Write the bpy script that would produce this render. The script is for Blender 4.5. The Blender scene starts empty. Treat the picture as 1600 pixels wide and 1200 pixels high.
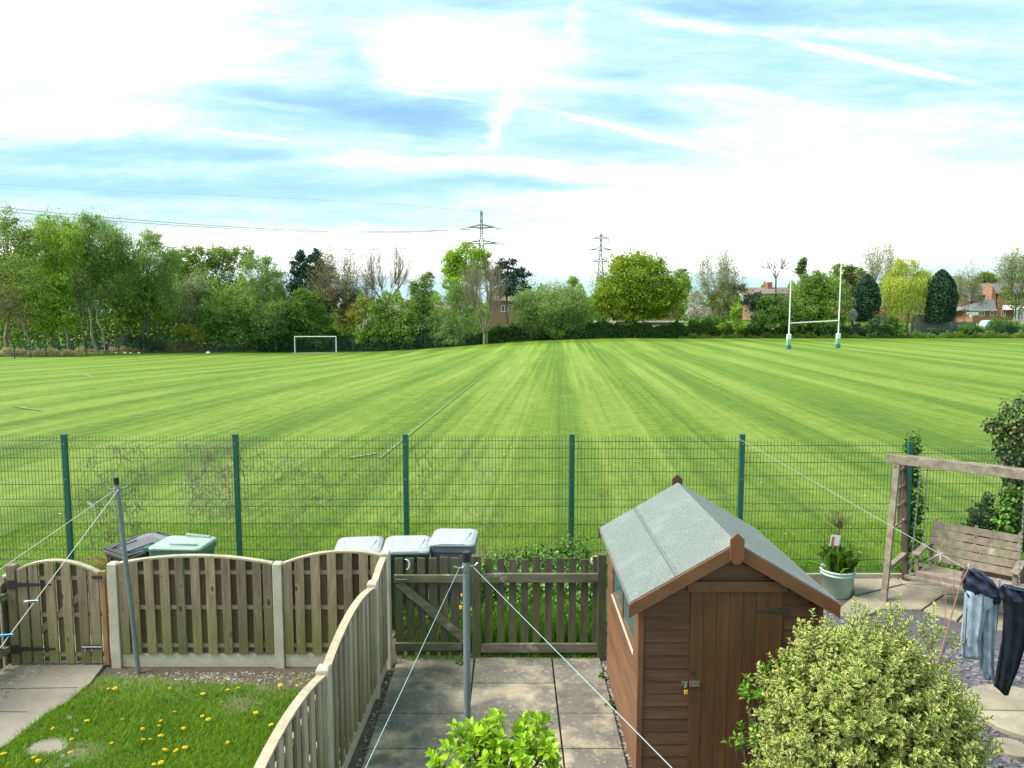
import bpy, math, random
import numpy as np
from mathutils import Vector, Matrix
R = math.radians
random.seed(7); rng = np.random.default_rng(11)
sc = bpy.context.scene
C = sc.collection
# ------------------------------------------------------------ camera
F = 1155.0; PITCH = R(5.5); CAMH = 3.9
cam = bpy.data.cameras.new('camera'); camo = bpy.data.objects.new('camera', cam); C.objects.link(camo)
camo.location = (0, 0, CAMH); camo.rotation_euler = (R(90) - PITCH, 0, 0)
cam.sensor_fit = 'HORIZONTAL'; cam.sensor_width = 36.0; cam.lens = 36.0 * F / 1600.0
cam.clip_start = 0.05; cam.clip_end = 3000
sc.camera = camo
sc.render.resolution_x = 1024; sc.render.resolution_y = 768
SUN_EL = R(50); SUN_AZ = R(-96)      # azimuth from +Y towards +X : sun high on the left
sc.view_settings.view_transform = 'Standard'; sc.view_settings.look = 'None'
sc.view_settings.exposure = 1.62; sc.view_settings.gamma = 1.0
def ray(x, y):
    a = (x - 800) / F; b = (600 - y) / F
    return (a, math.cos(PITCH) + b * math.sin(PITCH), -math.sin(PITCH) + b * math.cos(PITCH))
def at(x, y, Y):                       # a point of the real place at distance Y
    d = ray(x, y); t = Y / d[1]
    return Vector((d[0] * t, Y, CAMH + d[2] * t))
def gnd(x, y, z=0.0):
    d = ray(x, y); t = (z - CAMH) / d[2]
    return Vector((d[0] * t, d[1] * t, z))
# ------------------------------------------------------------ world
wd = bpy.data.worlds.new('World'); sc.world = wd; wd.use_nodes = True
nt = wd.node_tree; nt.nodes.clear()
def N(tree, t, **k):
    n = tree.nodes.new(t)
    for a, b in k.items():
        if a == 'inp':
            for i, v in b.items(): n.inputs[i].default_value = v
        else: setattr(n, a, b)
    return n
def mth(tree, op, a, b=None, clamp=False):
    n = tree.nodes.new('ShaderNodeMath'); n.operation = op; n.use_clamp = clamp
    for i, v in enumerate((a, b)):
        if v is None: continue
        if isinstance(v, (int, float)): n.inputs[i].default_value = v
        else: tree.links.new(v, n.inputs[i])
    return n.outputs[0]
def build_world():
    L = nt.links
    tc = N(nt, 'ShaderNodeTexCoord')
    sx = N(nt, 'ShaderNodeSeparateXYZ'); L.new(tc.outputs['Generated'], sx.inputs[0])
    yy = mth(nt, 'MAXIMUM', mth(nt, 'ABSOLUTE', sx.outputs[1]), 0.25)
    u = mth(nt, 'DIVIDE', sx.outputs[0], yy); v = mth(nt, 'DIVIDE', sx.outputs[2], yy)
    cb = N(nt, 'ShaderNodeCombineXYZ'); L.new(u, cb.inputs[0]); L.new(v, cb.inputs[1])
    def noise(scale, stretch, detail=5, rough=.55, rot=0, off=(0, 0, 0), dist=0):
        mp = N(nt, 'ShaderNodeMapping'); mp.inputs['Scale'].default_value = stretch
        mp.inputs['Rotation'].default_value = (0, 0, rot); mp.inputs['Location'].default_value = off
        L.new(cb.outputs[0], mp.inputs[0])
        n = N(nt, 'ShaderNodeTexNoise', inp={'Scale': scale, 'Detail': detail, 'Roughness': rough, 'Distortion': dist})
        L.new(mp.outputs[0], n.inputs['Vector']); return n
    # warp
    wn = noise(6, (1, 2.2, 1), 5, .6)
    w1 = N(nt, 'ShaderNodeVectorMath', operation='SUBTRACT'); L.new(wn.outputs['Color'], w1.inputs[0]); w1.inputs[1].default_value = (.5, .5, .5)
    w2 = N(nt, 'ShaderNodeVectorMath', operation='MULTIPLY'); L.new(w1.outputs[0], w2.inputs[0]); w2.inputs[1].default_value = (.16, .045, 0)
    w3 = N(nt, 'ShaderNodeVectorMath', operation='ADD'); L.new(cb.outputs[0], w3.inputs[0]); L.new(w2.outputs[0], w3.inputs[1])
    w4 = N(nt, 'ShaderNodeVectorMath', operation='MULTIPLY'); L.new(w1.outputs[0], w4.inputs[0]); w4.inputs[1].default_value = (.02, .010, 0)
    w5 = N(nt, 'ShaderNodeVectorMath', operation='ADD'); L.new(cb.outputs[0], w5.inputs[0]); L.new(w4.outputs[0], w5.inputs[1])
    def uv(px, py):
        d = ray(px, py); return d[0] / d[1], d[2] / d[1]
    def blob(px, py, rx, ry, ang, src, inner=0.15):
        c = uv(px, py)
        mp = N(nt, 'ShaderNodeMapping', vector_type='TEXTURE')
        mp.inputs['Location'].default_value = (c[0], c[1], 0); mp.inputs['Rotation'].default_value = (0, 0, R(ang))
        mp.inputs['Scale'].default_value = (rx / F, ry / F, 1)
        L.new(src, mp.inputs[0])
        ln = N(nt, 'ShaderNodeVectorMath', operation='LENGTH'); L.new(mp.outputs[0], ln.inputs[0])
        mr = N(nt, 'ShaderNodeMapRange', interpolation_type='SMOOTHSTEP'); L.new(ln.outputs['Value'], mr.inputs[0])
        mr.inputs[1].default_value = inner; mr.inputs[2].default_value = 1.0; mr.inputs[3].default_value = 1; mr.inputs[4].default_value = 0
        return mr.outputs[0]
    streak = noise(5, (1, 9, 1), 7, .6, R(6)).outputs[0]
    streak2 = noise(11, (1, 6, 1), 9, .72, R(9), (3, 1, 0), .6).outputs[0]
    puff = noise(3.2, (1, 1.6, 1), 6, .6, 0, (7.3, 2.2, 0)).outputs[0]
    # base cover: nearly closed thin cloud
    cover = mth(nt, 'ADD', mth(nt, 'MULTIPLY', streak, .55), mth(nt, 'MULTIPLY', puff, .45))
    cover = mth(nt, 'ADD', mth(nt, 'MULTIPLY', cover, .85), .20)
    clear = None
    for (px, py, rx, ry, ang, amt) in [
        (560, 168, 300, 46, -3, .62), (660, 178, 150, 34, 0, .34), (430, 150, 150, 22, -4, .25), (350, 235, 190, 20, -2, .5), (70, 245, 220, 22, 2, .4),
        (545, 92, 60, 34, -35, .45), (740, 6, 110, 20, 0, .35), (1160, 12, 270, 30, -2, .5), (1010, 178, 160, 26, -6, .5), (950, 118, 140, 20, -4, .4),
        (900, 60, 500, 60, 0, .12), (480, 60, 110, 60, 20, .2), (1320, 100, 420, 75, -6, .16), (1480, 20, 260, 30, -2, .28), (1430, 140, 260, 26, -3, .18),
        (420, 292, 560, 26, 0, .34), (830, 289, 260, 13, 0, .38), (130, 285, 300, 22, 0, .3), (960, 226, 240, 26, -3, .32), (150, 130, 200, 60, 10, .06),
        (1500, 405, 260, 26, 0, .2), (330, 150, 150, 50, 0, .3)]:
        b = mth(nt, 'MULTIPLY', blob(px, py, rx * 1.1, ry * 1.25, ang, w3.outputs[0], -.1), amt * .86)
        clear = b if clear is None else mth(nt, 'ADD', clear, b)
    wt = None
    for (px, py, rx, ry, ang, amt) in [
        (120, 60, 520, 170, -4, .42), (720, 85, 280, 85, -2, .5), (1300, 320, 760, 110, 0, .5), (760, 258, 360, 20, -3, .4), (800, 395, 1500, 55, 0, .6),
        (778, 188, 80, 20, 46, .34), (1330, 52, 360, 14, -3, .25), (1330, 200, 500, 60, 0, .25), (90, 190, 300, 50, 0, .3), (900, 25, 26, 50, -20, .2), (1150, 145, 200, 20, -8, .2)]:
        b = mth(nt, 'MULTIPLY', blob(px, py, rx, ry, ang, w3.outputs[0]), amt)
        wt = b if wt is None else mth(nt, 'ADD', wt, b)
    st = mth(nt, 'MULTIPLY', mth(nt, 'SUBTRACT', streak2, .5), .75)
    cov = mth(nt, 'ADD', cover, st)
    cov = mth(nt, 'SUBTRACT', cov, clear); cov = mth(nt, 'ADD', cov, wt)
    # contrails
    for (x0, y0, x1, y1, wdt, amt) in [(790, 160, 1240, 262, 7, .7), (905, 5, 1215, 62, 15, .4), (1140, 44, 1590, 145, 10, .6), (310, 200, 485, 222, 4, .5),
                                       (550, 132, 800, 166, 4, .3), (300, 148, 560, 180, 9, .3), (560, 207, 700, 218, 8, .2)]:
        ang = math.degrees(math.atan2(-(y1 - y0), x1 - x0)); ln = math.hypot(x1 - x0, y1 - y0) / 2
        b = mth(nt, 'MULTIPLY', blob((x0 + x1) / 2, (y0 + y1) / 2, ln, wdt, ang, w5.outputs[0], 0.1), amt * 1.0)
        cov = mth(nt, 'ADD', cov, b)
    # cirrus thins to nothing specific overhead: steady bright veil
    cov = mth(nt, 'MINIMUM', mth(nt, 'MAXIMUM', cov, 0), 1)
    sky = N(nt, 'ShaderNodeTexSky', sky_type='NISHITA'); sky.sun_disc = False
    sky.sun_elevation = SUN_EL; sky.sun_rotation = SUN_AZ; sky.dust_density = 1.0; sky.ozone_density = 1.5
    sm = N(nt, 'ShaderNodeVectorMath', operation='SCALE'); L.new(sky.outputs[0], sm.inputs[0]); sm.inputs['Scale'].default_value = 1.0
    rp = N(nt, 'ShaderNodeValToRGB'); L.new(cov, rp.inputs[0])
    k = 1 / 0.1
    e = rp.color_ramp.elements
    e[0].position = 0; e[0].color = (.098 * k, .198 * k, .335 * k, 1)
    e[1].position = 1; e[1].color = (.62 * k, .62 * k, .63 * k, 1)
    for p_, c_ in ((.22, (.142, .255, .342)), (.42, (.180, .300, .345)), (.66, (.245, .335, .35)), (.84, (.33, .36, .37))):
        q = e.new(p_); q.color = (c_[0] * k, c_[1] * k, c_[2] * k, 1)
    fac = N(nt, 'ShaderNodeMapRange'); L.new(cov, fac.inputs[0]); fac.inputs[1].default_value = 0; fac.inputs[2].default_value = .4
    fac.inputs[3].default_value = .8; fac.inputs[4].default_value = 1
    mx = N(nt, 'ShaderNodeMix', data_type='RGBA'); L.new(fac.outputs[0], mx.inputs[0]); L.new(sm.outputs[0], mx.inputs[6]); L.new(rp.outputs[0], mx.inputs[7])
    bg = N(nt, 'ShaderNodeBackground'); L.new(mx.outputs[2], bg.inputs[0]); bg.inputs[1].default_value = 0.1
    out = N(nt, 'ShaderNodeOutputWorld'); L.new(bg.outputs[0], out.inputs[0])
build_world()
wd.cycles.sampling_method = 'MANUAL'; wd.cycles.sample_map_resolution = 512
sl = bpy.data.lights.new('sun', 'SUN'); so = bpy.data.objects.new('sun', sl); C.objects.link(so)
sl.energy = 2.7; sl.angle = R(36); sl.color = (1, .94, .84)
sd = Vector((math.sin(SUN_AZ) * math.cos(SUN_EL), math.cos(SUN_AZ) * math.cos(SUN_EL), math.sin(SUN_EL)))
so.rotation_euler = (-sd).to_track_quat('-Z', 'Y').to_euler(); so.location = (-20, 5, 30)
sc.cycles.max_bounces = 6; sc.cycles.transparent_max_bounces = 8
# ------------------------------------------------------------ materials
def principled(name):
    m = bpy.data.materials.new(name); m.use_nodes = True
    t = m.node_tree; b = t.nodes['Principled BSDF']
    return m, t, b
def mat(name, c1, c2=None, scale=4, stretch=(1, 1, 1), rough=.7, bump=0, bscale=None, island=0, detail=6, spec=.5, metallic=0,
        extra=None, coat=0, noise_range=(.3, .7), knots=0, algae=None):
    m, t, b = principled(name); L = t.links
    c2 = c2 or tuple(x * .8 for x in c1)
    tc = N(t, 'ShaderNodeTexCoord'); mp = N(t, 'ShaderNodeMapping'); mp.inputs['Scale'].default_value = stretch
    L.new(tc.outputs['Object'], mp.inputs[0])
    vec = mp.outputs[0]
    geo = N(t, 'ShaderNodeNewGeometry')
    if island:
        ad = N(t, 'ShaderNodeVectorMath', operation='ADD'); L.new(vec, ad.inputs[0])
        mm = mth(t, 'MULTIPLY', geo.outputs['Random Per Island'], 37.0); L.new(mm, ad.inputs[1]); vec = ad.outputs[0]
    nz = N(t, 'ShaderNodeTexNoise', inp={'Scale': scale, 'Detail': detail, 'Roughness': .62}); L.new(vec, nz.inputs['Vector'])
    mr = N(t, 'ShaderNodeMapRange'); L.new(nz.outputs[0], mr.inputs[0]); mr.inputs[1].default_value, mr.inputs[2].default_value = noise_range
    mx = N(t, 'ShaderNodeMix', data_type='RGBA'); L.new(mr.outputs[0], mx.inputs[0])
    mx.inputs[6].default_value = (*c1, 1); mx.inputs[7].default_value = (*c2, 1); col = mx.outputs[2]
    if extra:                                   # (colour, scale, lo, hi[, stretch]) stains of their own shape
        for ex in (extra if isinstance(extra, list) else [extra]):
            n2 = N(t, 'ShaderNodeTexNoise', inp={'Scale': ex[1], 'Detail': 5, 'Roughness': .65})
            if len(ex) > 4:
                mp2 = N(t, 'ShaderNodeMapping'); mp2.inputs['Scale'].default_value = ex[4]; mp2.inputs['Location'].default_value = (3.1, 1.7, 5.2)
                L.new(tc.outputs['Object'], mp2.inputs[0]); L.new(mp2.outputs[0], n2.inputs['Vector'])
            else: L.new(tc.outputs['Object'], n2.inputs['Vector'])
            r2 = N(t, 'ShaderNodeMapRange'); L.new(n2.outputs[0], r2.inputs[0]); r2.inputs[1].default_value = ex[2]; r2.inputs[2].default_value = ex[3]
            m2 = N(t, 'ShaderNodeMix', data_type='RGBA'); L.new(r2.outputs[0], m2.inputs[0]); L.new(col, m2.inputs[6]); m2.inputs[7].default_value = (*ex[0], 1); col = m2.outputs[2]
    if knots:
        mk = N(t, 'ShaderNodeMapping'); mk.inputs['Scale'].default_value = (1, 1, .55); L.new(tc.outputs['Object'], mk.inputs[0]); kv = mk.outputs[0]
        vo = N(t, 'ShaderNodeTexVoronoi', inp={'Scale': knots, 'Randomness': 1}); L.new(kv, vo.inputs['Vector'])
        for r0, r1, kc, ka in ((.19, .23, (.30, .24, .16), .55), (.09, .15, (.045, .03, .018), .9)):
            rk = N(t, 'ShaderNodeMapRange'); L.new(vo.outputs['Distance'], rk.inputs[0]); rk.inputs[1].default_value = r0; rk.inputs[2].default_value = r1; rk.inputs[3].default_value = ka; rk.inputs[4].default_value = 0
            mk2 = N(t, 'ShaderNodeMix', data_type='RGBA'); L.new(rk.outputs[0], mk2.inputs[0]); L.new(col, mk2.inputs[6]); mk2.inputs[7].default_value = (*kc, 1); col = mk2.outputs[2]
    if algae:
        sz = N(t, 'ShaderNodeSeparateXYZ'); L.new(tc.outputs['Object'], sz.inputs[0]); na = N(t, 'ShaderNodeTexNoise', inp={'Scale': 5, 'Detail': 5}); L.new(vec, na.inputs['Vector'])
        za = mth(t, 'ADD', sz.outputs[2], mth(t, 'MULTIPLY', mth(t, 'SUBTRACT', na.outputs[0], .5), 1.6)); ra = N(t, 'ShaderNodeMapRange'); L.new(za, ra.inputs[0]); ra.inputs[1].default_value = algae[1]; ra.inputs[2].default_value = algae[2]; ra.inputs[3].default_value = .75; ra.inputs[4].default_value = 0
        ma = N(t, 'ShaderNodeMix', data_type='RGBA'); L.new(ra.outputs[0], ma.inputs[0]); L.new(col, ma.inputs[6]); ma.inputs[7].default_value = (*algae[0], 1); col = ma.outputs[2]
    if island:
        hs = N(t, 'ShaderNodeHueSaturation'); L.new(col, hs.inputs['Color'])
        r3 = N(t, 'ShaderNodeMapRange'); L.new(geo.outputs['Random Per Island'], r3.inputs[0]); r3.inputs[3].default_value = 1 - island; r3.inputs[4].default_value = 1 + island
        L.new(r3.outputs[0], hs.inputs['Value']); col = hs.outputs[0]
    L.new(col, b.inputs['Base Color'])
    b.inputs['Roughness'].default_value = rough; b.inputs['Specular IOR Level'].default_value = spec; b.inputs['Metallic'].default_value = metallic
    b.inputs['Coat Weight'].default_value = coat; b.inputs['Coat Roughness'].default_value = .25
    if bump:
        bn = N(t, 'ShaderNodeBump', inp={'Strength': 1.0, 'Distance': bump}); 
        if bscale:
            nb = N(t, 'ShaderNodeTexNoise', inp={'Scale': bscale, 'Detail': 4}); L.new(vec, nb.inputs['Vector']); L.new(nb.outputs[0], bn.inputs['Height'])
        else: L.new(nz.outputs[0], bn.inputs['Height'])
        L.new(bn.outputs[0], b.inputs['Normal'])
    return m
def leafmat(name, c1, c2=None, trans=.35, var=.25, edge=None, rough=.6, cl=None):
    """leaf: diffuse front with light passing through; each leaf a little different; clumps differ on a metre scale"""
    m, t, b = principled(name); L = t.links
    c2 = c2 or tuple(x * .55 for x in c1)
    geo = N(t, 'ShaderNodeNewGeometry'); tc = N(t, 'ShaderNodeTexCoord')
    nz = N(t, 'ShaderNodeTexNoise', inp={'Scale': cl or .5, 'Detail': 3}); L.new(tc.outputs['Object'], nz.inputs['Vector'])
    f = mth(t, 'ADD', mth(t, 'MULTIPLY', mth(t, 'SUBTRACT', nz.outputs[0], .5), 1.6), geo.outputs['Random Per Island'], clamp=True)
    mx = N(t, 'ShaderNodeMix', data_type='RGBA'); L.new(f, mx.inputs[0]); mx.inputs[6].default_value = (*c1, 1); mx.inputs[7].default_value = (*c2, 1)
    col = mx.outputs[2]
    if edge:
        uvn = N(t, 'ShaderNodeUVMap'); uvn.uv_map = 'UVMap'; s = N(t, 'ShaderNodeSeparateXYZ'); L.new(uvn.outputs[0], s.inputs[0])
        n3 = N(t, 'ShaderNodeTexNoise', inp={'Scale': 60, 'Detail': 2}); L.new(tc.outputs['Object'], n3.inputs['Vector'])
        e = mth(t, 'ADD', mth(t, 'ABSOLUTE', mth(t, 'MULTIPLY', mth(t, 'SUBTRACT', s.outputs[0], .5), 2)), mth(t, 'MULTIPLY', mth(t, 'SUBTRACT', n3.outputs[0], .5), .9))
        e = mth(t, 'ADD', e, mth(t, 'MULTIPLY', mth(t, 'SUBTRACT', geo.outputs['Random Per Island'], .5), .5))
        r = N(t, 'ShaderNodeMapRange'); L.new(e, r.inputs[0]); r.inputs[1].default_value = .42; r.inputs[2].default_value = .6
        m2 = N(t, 'ShaderNodeMix', data_type='RGBA'); L.new(r.outputs[0], m2.inputs[0]); L.new(col, m2.inputs[6]); m2.inputs[7].default_value = (*edge, 1); col = m2.outputs[2]
    hs = N(t, 'ShaderNodeHueSaturation'); L.new(col, hs.inputs['Color'])
    r3 = N(t, 'ShaderNodeMapRange'); L.new(geo.outputs['Random Per Island'], r3.inputs[0]); r3.inputs[3].default_value = 1 + var; r3.inputs[4].default_value = 1 - var
    L.new(r3.outputs[0], hs.inputs['Value']); col = hs.outputs[0]
    L.new(col, b.inputs['Base Color']); b.inputs['Roughness'].default_value = rough; b.inputs['Specular IOR Level'].default_value = .3
    tr = N(t, 'ShaderNodeBsdfTranslucent'); L.new(col, tr.inputs[0])
    ms = N(t, 'ShaderNodeMixShader'); ms.inputs[0].default_value = trans
    L.new(b.outputs[0], ms.inputs[1]); L.new(tr.outputs[0], ms.inputs[2]); L.new(ms.outputs[0], t.nodes['Material Output'].inputs[0])
    return m
# ------------------------------------------------------------ mesh helpers
class MB:
    def __init__(s): s.v = []; s.f = []
    def box(s, c, d, M=None):
        x, y, z = d[0] / 2, d[1] / 2, d[2] / 2; n = len(s.v)
        for a in ((-x, -y, -z), (x, -y, -z), (x, y, -z), (-x, y, -z), (-x, -y, z), (x, -y, z), (x, y, z), (-x, y, z)):
            p = Vector(a)
            if M is not None: p = M @ p
            s.v.append(p + Vector(c))
        s.f += [tuple(n + i for i in q) for q in ((0, 3, 2, 1), (4, 5, 6, 7), (0, 1, 5, 4), (1, 2, 6, 5), (2, 3, 7, 6), (3, 0, 4, 7))]
        return s
    def span(s, a, b): a = Vector(a); b = Vector(b); return s.box((a + b) / 2, [abs(b[i] - a[i]) for i in range(3)])
    def bar(s, a, b, w, h, up=(0, 0, 1)):       # box from a to b, w sideways, h along up
        a = Vector(a); b = Vector(b); y = (b - a); l = y.length; y.normalize(); x = y.cross(Vector(up)).normalized(); z = x.cross(y)
        return s.box((a + b) / 2, (w, l, h), Matrix((x, y, z)).transposed())
    def tube(s, pts, r, n=8, caps=True):
        pts = [Vector(p) for p in pts]; k = len(pts); rs = r if isinstance(r, (list, tuple)) else [r] * k
        base = len(s.v); ref = None
        for i, p in enumerate(pts):
            t = (pts[min(i + 1, k - 1)] - pts[max(i - 1, 0)]).normalized()
            if ref is None: ref = Vector((1, 0, 0)) if abs(t.x) < .8 else Vector((0, 1, 0))
            x = (ref - t * ref.dot(t)).normalized(); ref = x; y = t.cross(x)
            for j in range(n):
                a = 2 * math.pi * j / n; s.v.append(p + x * math.cos(a) * rs[i] + y * math.sin(a) * rs[i])
        for i in range(k - 1):
            for j in range(n):
                s.f.append((base + i * n + j, base + i * n + (j + 1) % n, base + (i + 1) * n + (j + 1) % n, base + (i + 1) * n + j))
        if caps:
            s.f.append(tuple(base + j for j in reversed(range(n)))); s.f.append(tuple(base + (k - 1) * n + j for j in range(n)))
        return s
    def lathe(s, prof, c=(0, 0, 0), n=24):
        base = len(s.v); c = Vector(c)
        for r, z in prof:
            for j in range(n):
                a = 2 * math.pi * j / n; s.v.append(c + Vector((r * math.cos(a), r * math.sin(a), z)))
        for i in range(len(prof) - 1):
            for j in range(n): s.f.append((base + i * n + j, base + i * n + (j + 1) % n, base + (i + 1) * n + (j + 1) % n, base + (i + 1) * n + j))
        s.f.append(tuple(base + j for j in reversed(range(n)))); s.f.append(tuple(base + (len(prof) - 1) * n + j for j in range(n)))
        return s
    def prism(s, poly, d):                       # polygon (3D points) extruded by vector d
        n = len(poly); b = len(s.v); d = Vector(d); poly = [Vector(p) for p in poly]
        s.v += poly + [p + d for p in poly]
        s.f.append(tuple(b + i for i in range(n))); s.f.append(tuple(b + n + i for i in reversed(range(n))))
        for i in range(n): j = (i + 1) % n; s.f.append((b + j, b + i, b + n + i, b + n + j))
        return s
    def poly(s, pts): b = len(s.v); s.v += [Vector(p) for p in pts]; s.f.append(tuple(range(b, b + len(pts)))); return s
def link(name, me, m, parent=None, smooth=False, local=False, loc=None):
    o = bpy.data.objects.new(name, me); C.objects.link(o)
    if m is not None:
        for x in (m if isinstance(m, list) else [m]): me.materials.append(x)
    if smooth: me.polygons.foreach_set('use_smooth', [True] * len(me.polygons))
    if parent is not None:
        o.parent = parent
        if not local:
            off = Vector((0, 0, 0)); q = parent
            while q is not None: off += q.location; q = q.parent
            o.location = -off                    # geometry given in world coordinates
    if loc is not None: o.location = loc
    return o
def obj(name, mb, m, parent=None, smooth=False, local=False, bevel=0, loc=None):
    me = bpy.data.meshes.new(name); me.from_pydata([tuple(v) for v in mb.v], [], mb.f); me.update()
    o = link(name, me, m, parent, smooth, local, loc)
    if bevel:
        b = o.modifiers.new('bevel', 'BEVEL'); b.width = bevel; b.segments = 2; b.limit_method = 'ANGLE'; b.angle_limit = R(40)
    return o
def npmesh(name, V, Fq, m, parent=None, local=False, uv=None, smooth=False):
    me = bpy.data.meshes.new(name); V = np.asarray(V, np.float32); Fq = np.asarray(Fq, np.int32)
    k = Fq.shape[1]; me.vertices.add(len(V)); me.vertices.foreach_set('co', V.ravel())
    me.loops.add(Fq.size); me.loops.foreach_set('vertex_index', Fq.ravel())
    me.polygons.add(len(Fq)); me.polygons.foreach_set('loop_start', np.arange(0, Fq.size, k, dtype=np.int32))
    if uv is not None:
        l = me.uv_layers.new(name='UVMap'); l.data.foreach_set('uv', np.asarray(uv, np.float32)[Fq.ravel()].ravel())
    me.update(calc_edges=True); me.validate()
    return link(name, me, m, parent, smooth, local)
def thing(name, label, cat, loc=(0, 0, 0), rz=0, group=None):
    o = bpy.data.objects.new(name, None); C.objects.link(o); o.location = loc; o.rotation_euler = (0, 0, rz); o.empty_display_size = .2
    return tag(o, label, cat, group)
def tag(o, label, cat, group=None, kind=None):
    o['label'] = label; o['category'] = cat
    if group: o['group'] = group
    if kind: o['kind'] = kind
    return o
def structure(o): o['kind'] = 'structure'; return o
def stuff(o, label, cat): o['kind'] = 'stuff'; o['label'] = label; o['category'] = cat; return o
def copy_tree(o, parent=None):
    c = o.copy(); C.objects.link(c); c.parent = parent
    for ch in list(o.children): copy_tree(ch, c)
    return c
# leaves: points -> small quads (cheap) or folded leaves with uv (near)
def rand_dirs(n):
    v = rng.normal(size=(n, 3)); return v / np.linalg.norm(v, axis=1)[:, None]
def quads(P, size, flat=0.0, aspect=.6, droop=0.0):
    n = len(P); size = np.broadcast_to(size, n) * rng.uniform(.6, 1.35, n)
    a = rand_dirs(n); a[:, 2] = a[:, 2] * (1 - flat) - droop; a /= np.linalg.norm(a, axis=1)[:, None]
    b = np.cross(a, rand_dirs(n)); b /= np.linalg.norm(b, axis=1)[:, None] + 1e-9
    a = a * size[:, None] * .5; b = b * size[:, None] * .5 * aspect
    V = np.stack([P - a, P + b, P + a, P - b], 1).reshape(-1, 3)
    return V, np.arange(4 * n).reshape(n, 4)
def leaves(P, D, Nn, size, width=.45, fold=.12, curl=.15):
    """8-vertex leaves; P base, D direction, Nn normal"""
    n = len(P); D = D / (np.linalg.norm(D, axis=1)[:, None] + 1e-9)
    S = np.cross(D, Nn); S /= np.linalg.norm(S, axis=1)[:, None] + 1e-9; Nn = np.cross(S, D)
    size = np.broadcast_to(size, n)
    T = [(0, 0, 0, .5), (.33, -width / 2, fold, 0), (.33, 0, 0, .5), (.33, width / 2, fold, 1), (.7, -width * .42, fold * .6, 0), (.7, 0, -curl * .3, .5), (.7, width * .42, fold * .6, 1), (1, 0, -curl, .5)]
    V = np.stack([P + D * (l * size)[:, None] + S * (w * size)[:, None] + Nn * (h * size)[:, None] for l, w, h, u in T], 1).reshape(-1, 3)
    f = np.array([(0, 2, 1, 1), (1, 2, 5, 4)])
    quadsF = np.array([(1, 2, 5, 4), (2, 3, 6, 5), (0, 2, 1, 1), (0, 3, 2, 2), (4, 5, 7, 7), (5, 6, 7, 7)])
    tri = np.array([(1, 2, 5), (1, 5, 4), (2, 3, 6), (2, 6, 5), (0, 2, 1), (0, 3, 2), (4, 5, 7), (5, 6, 7)])
    Fc = (tri[None] + (np.arange(n) * 8)[:, None, None]).reshape(-1, 3)
    uv = np.tile(np.array([(u, l) for l, w, h, u in T]), (n, 1))
    return V, Fc, uv
def segs_mesh(S, sides=4):
    """S: array n x 8 (p0, p1, r0, r1) -> tapered tubes"""
    S = np.asarray(S, float); n = len(S); p0, p1, r0, r1 = S[:, :3], S[:, 3:6], S[:, 6], S[:, 7]
    d = p1 - p0; d /= np.linalg.norm(d, axis=1)[:, None] + 1e-9
    ref = np.where(np.abs(d[:, 2:3]) < .9, np.array([[0, 0, 1.]]), np.array([[1., 0, 0]]))
    x = np.cross(d, ref); x /= np.linalg.norm(x, axis=1)[:, None]; y = np.cross(d, x)
    V = []
    for p, r in ((p0, r0), (p1, r1)):
        for j in range(sides):
            a = 2 * math.pi * j / sides; V.append(p + (x * math.cos(a) + y * math.sin(a)) * r[:, None])
    V = np.stack(V, 1).reshape(-1, 3)
    f = np.array([(j, (j + 1) % sides, sides + (j + 1) % sides, sides + j) for j in range(sides)])
    return V, (f[None] + (np.arange(n) * 2 * sides)[:, None, None]).reshape(-1, 4)
def grow(p, d, length, r, depth, out, spread=.5, up=.15, kids=(2, 4), shrink=.68, rmin=.012, wig=.12, steps=3):
    p = np.array(p, float); d = np.array(d, float); d /= np.linalg.norm(d); rr = r
    pts = [p]
    for i in range(steps):
        d2 = d + rng.normal(size=3) * wig; d2[2] += up * .5; d2 /= np.linalg.norm(d2); q = p + d2 * length / steps; r2 = max(rr * .86, rmin)
        out.append((*p, *q, rr, r2)); p, d, rr = q, d2, r2; pts.append(q)
        if depth > 0 and i > 0:
            k = rng.integers(kids[0], kids[1] + 1) if i == steps - 1 else rng.integers(0, 2 + (depth > 1))
            for _ in range(k):
                s = rng.normal(size=3); s -= d * s.dot(d); s /= np.linalg.norm(s)
                dd = d + s * spread * rng.uniform(.6, 1.4); dd[2] += up
                grow(p, dd, length * shrink * rng.uniform(.75, 1.15), rr * .55, depth - 1, out, spread, up, kids, shrink, rmin, wig, steps)
    return out
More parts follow.
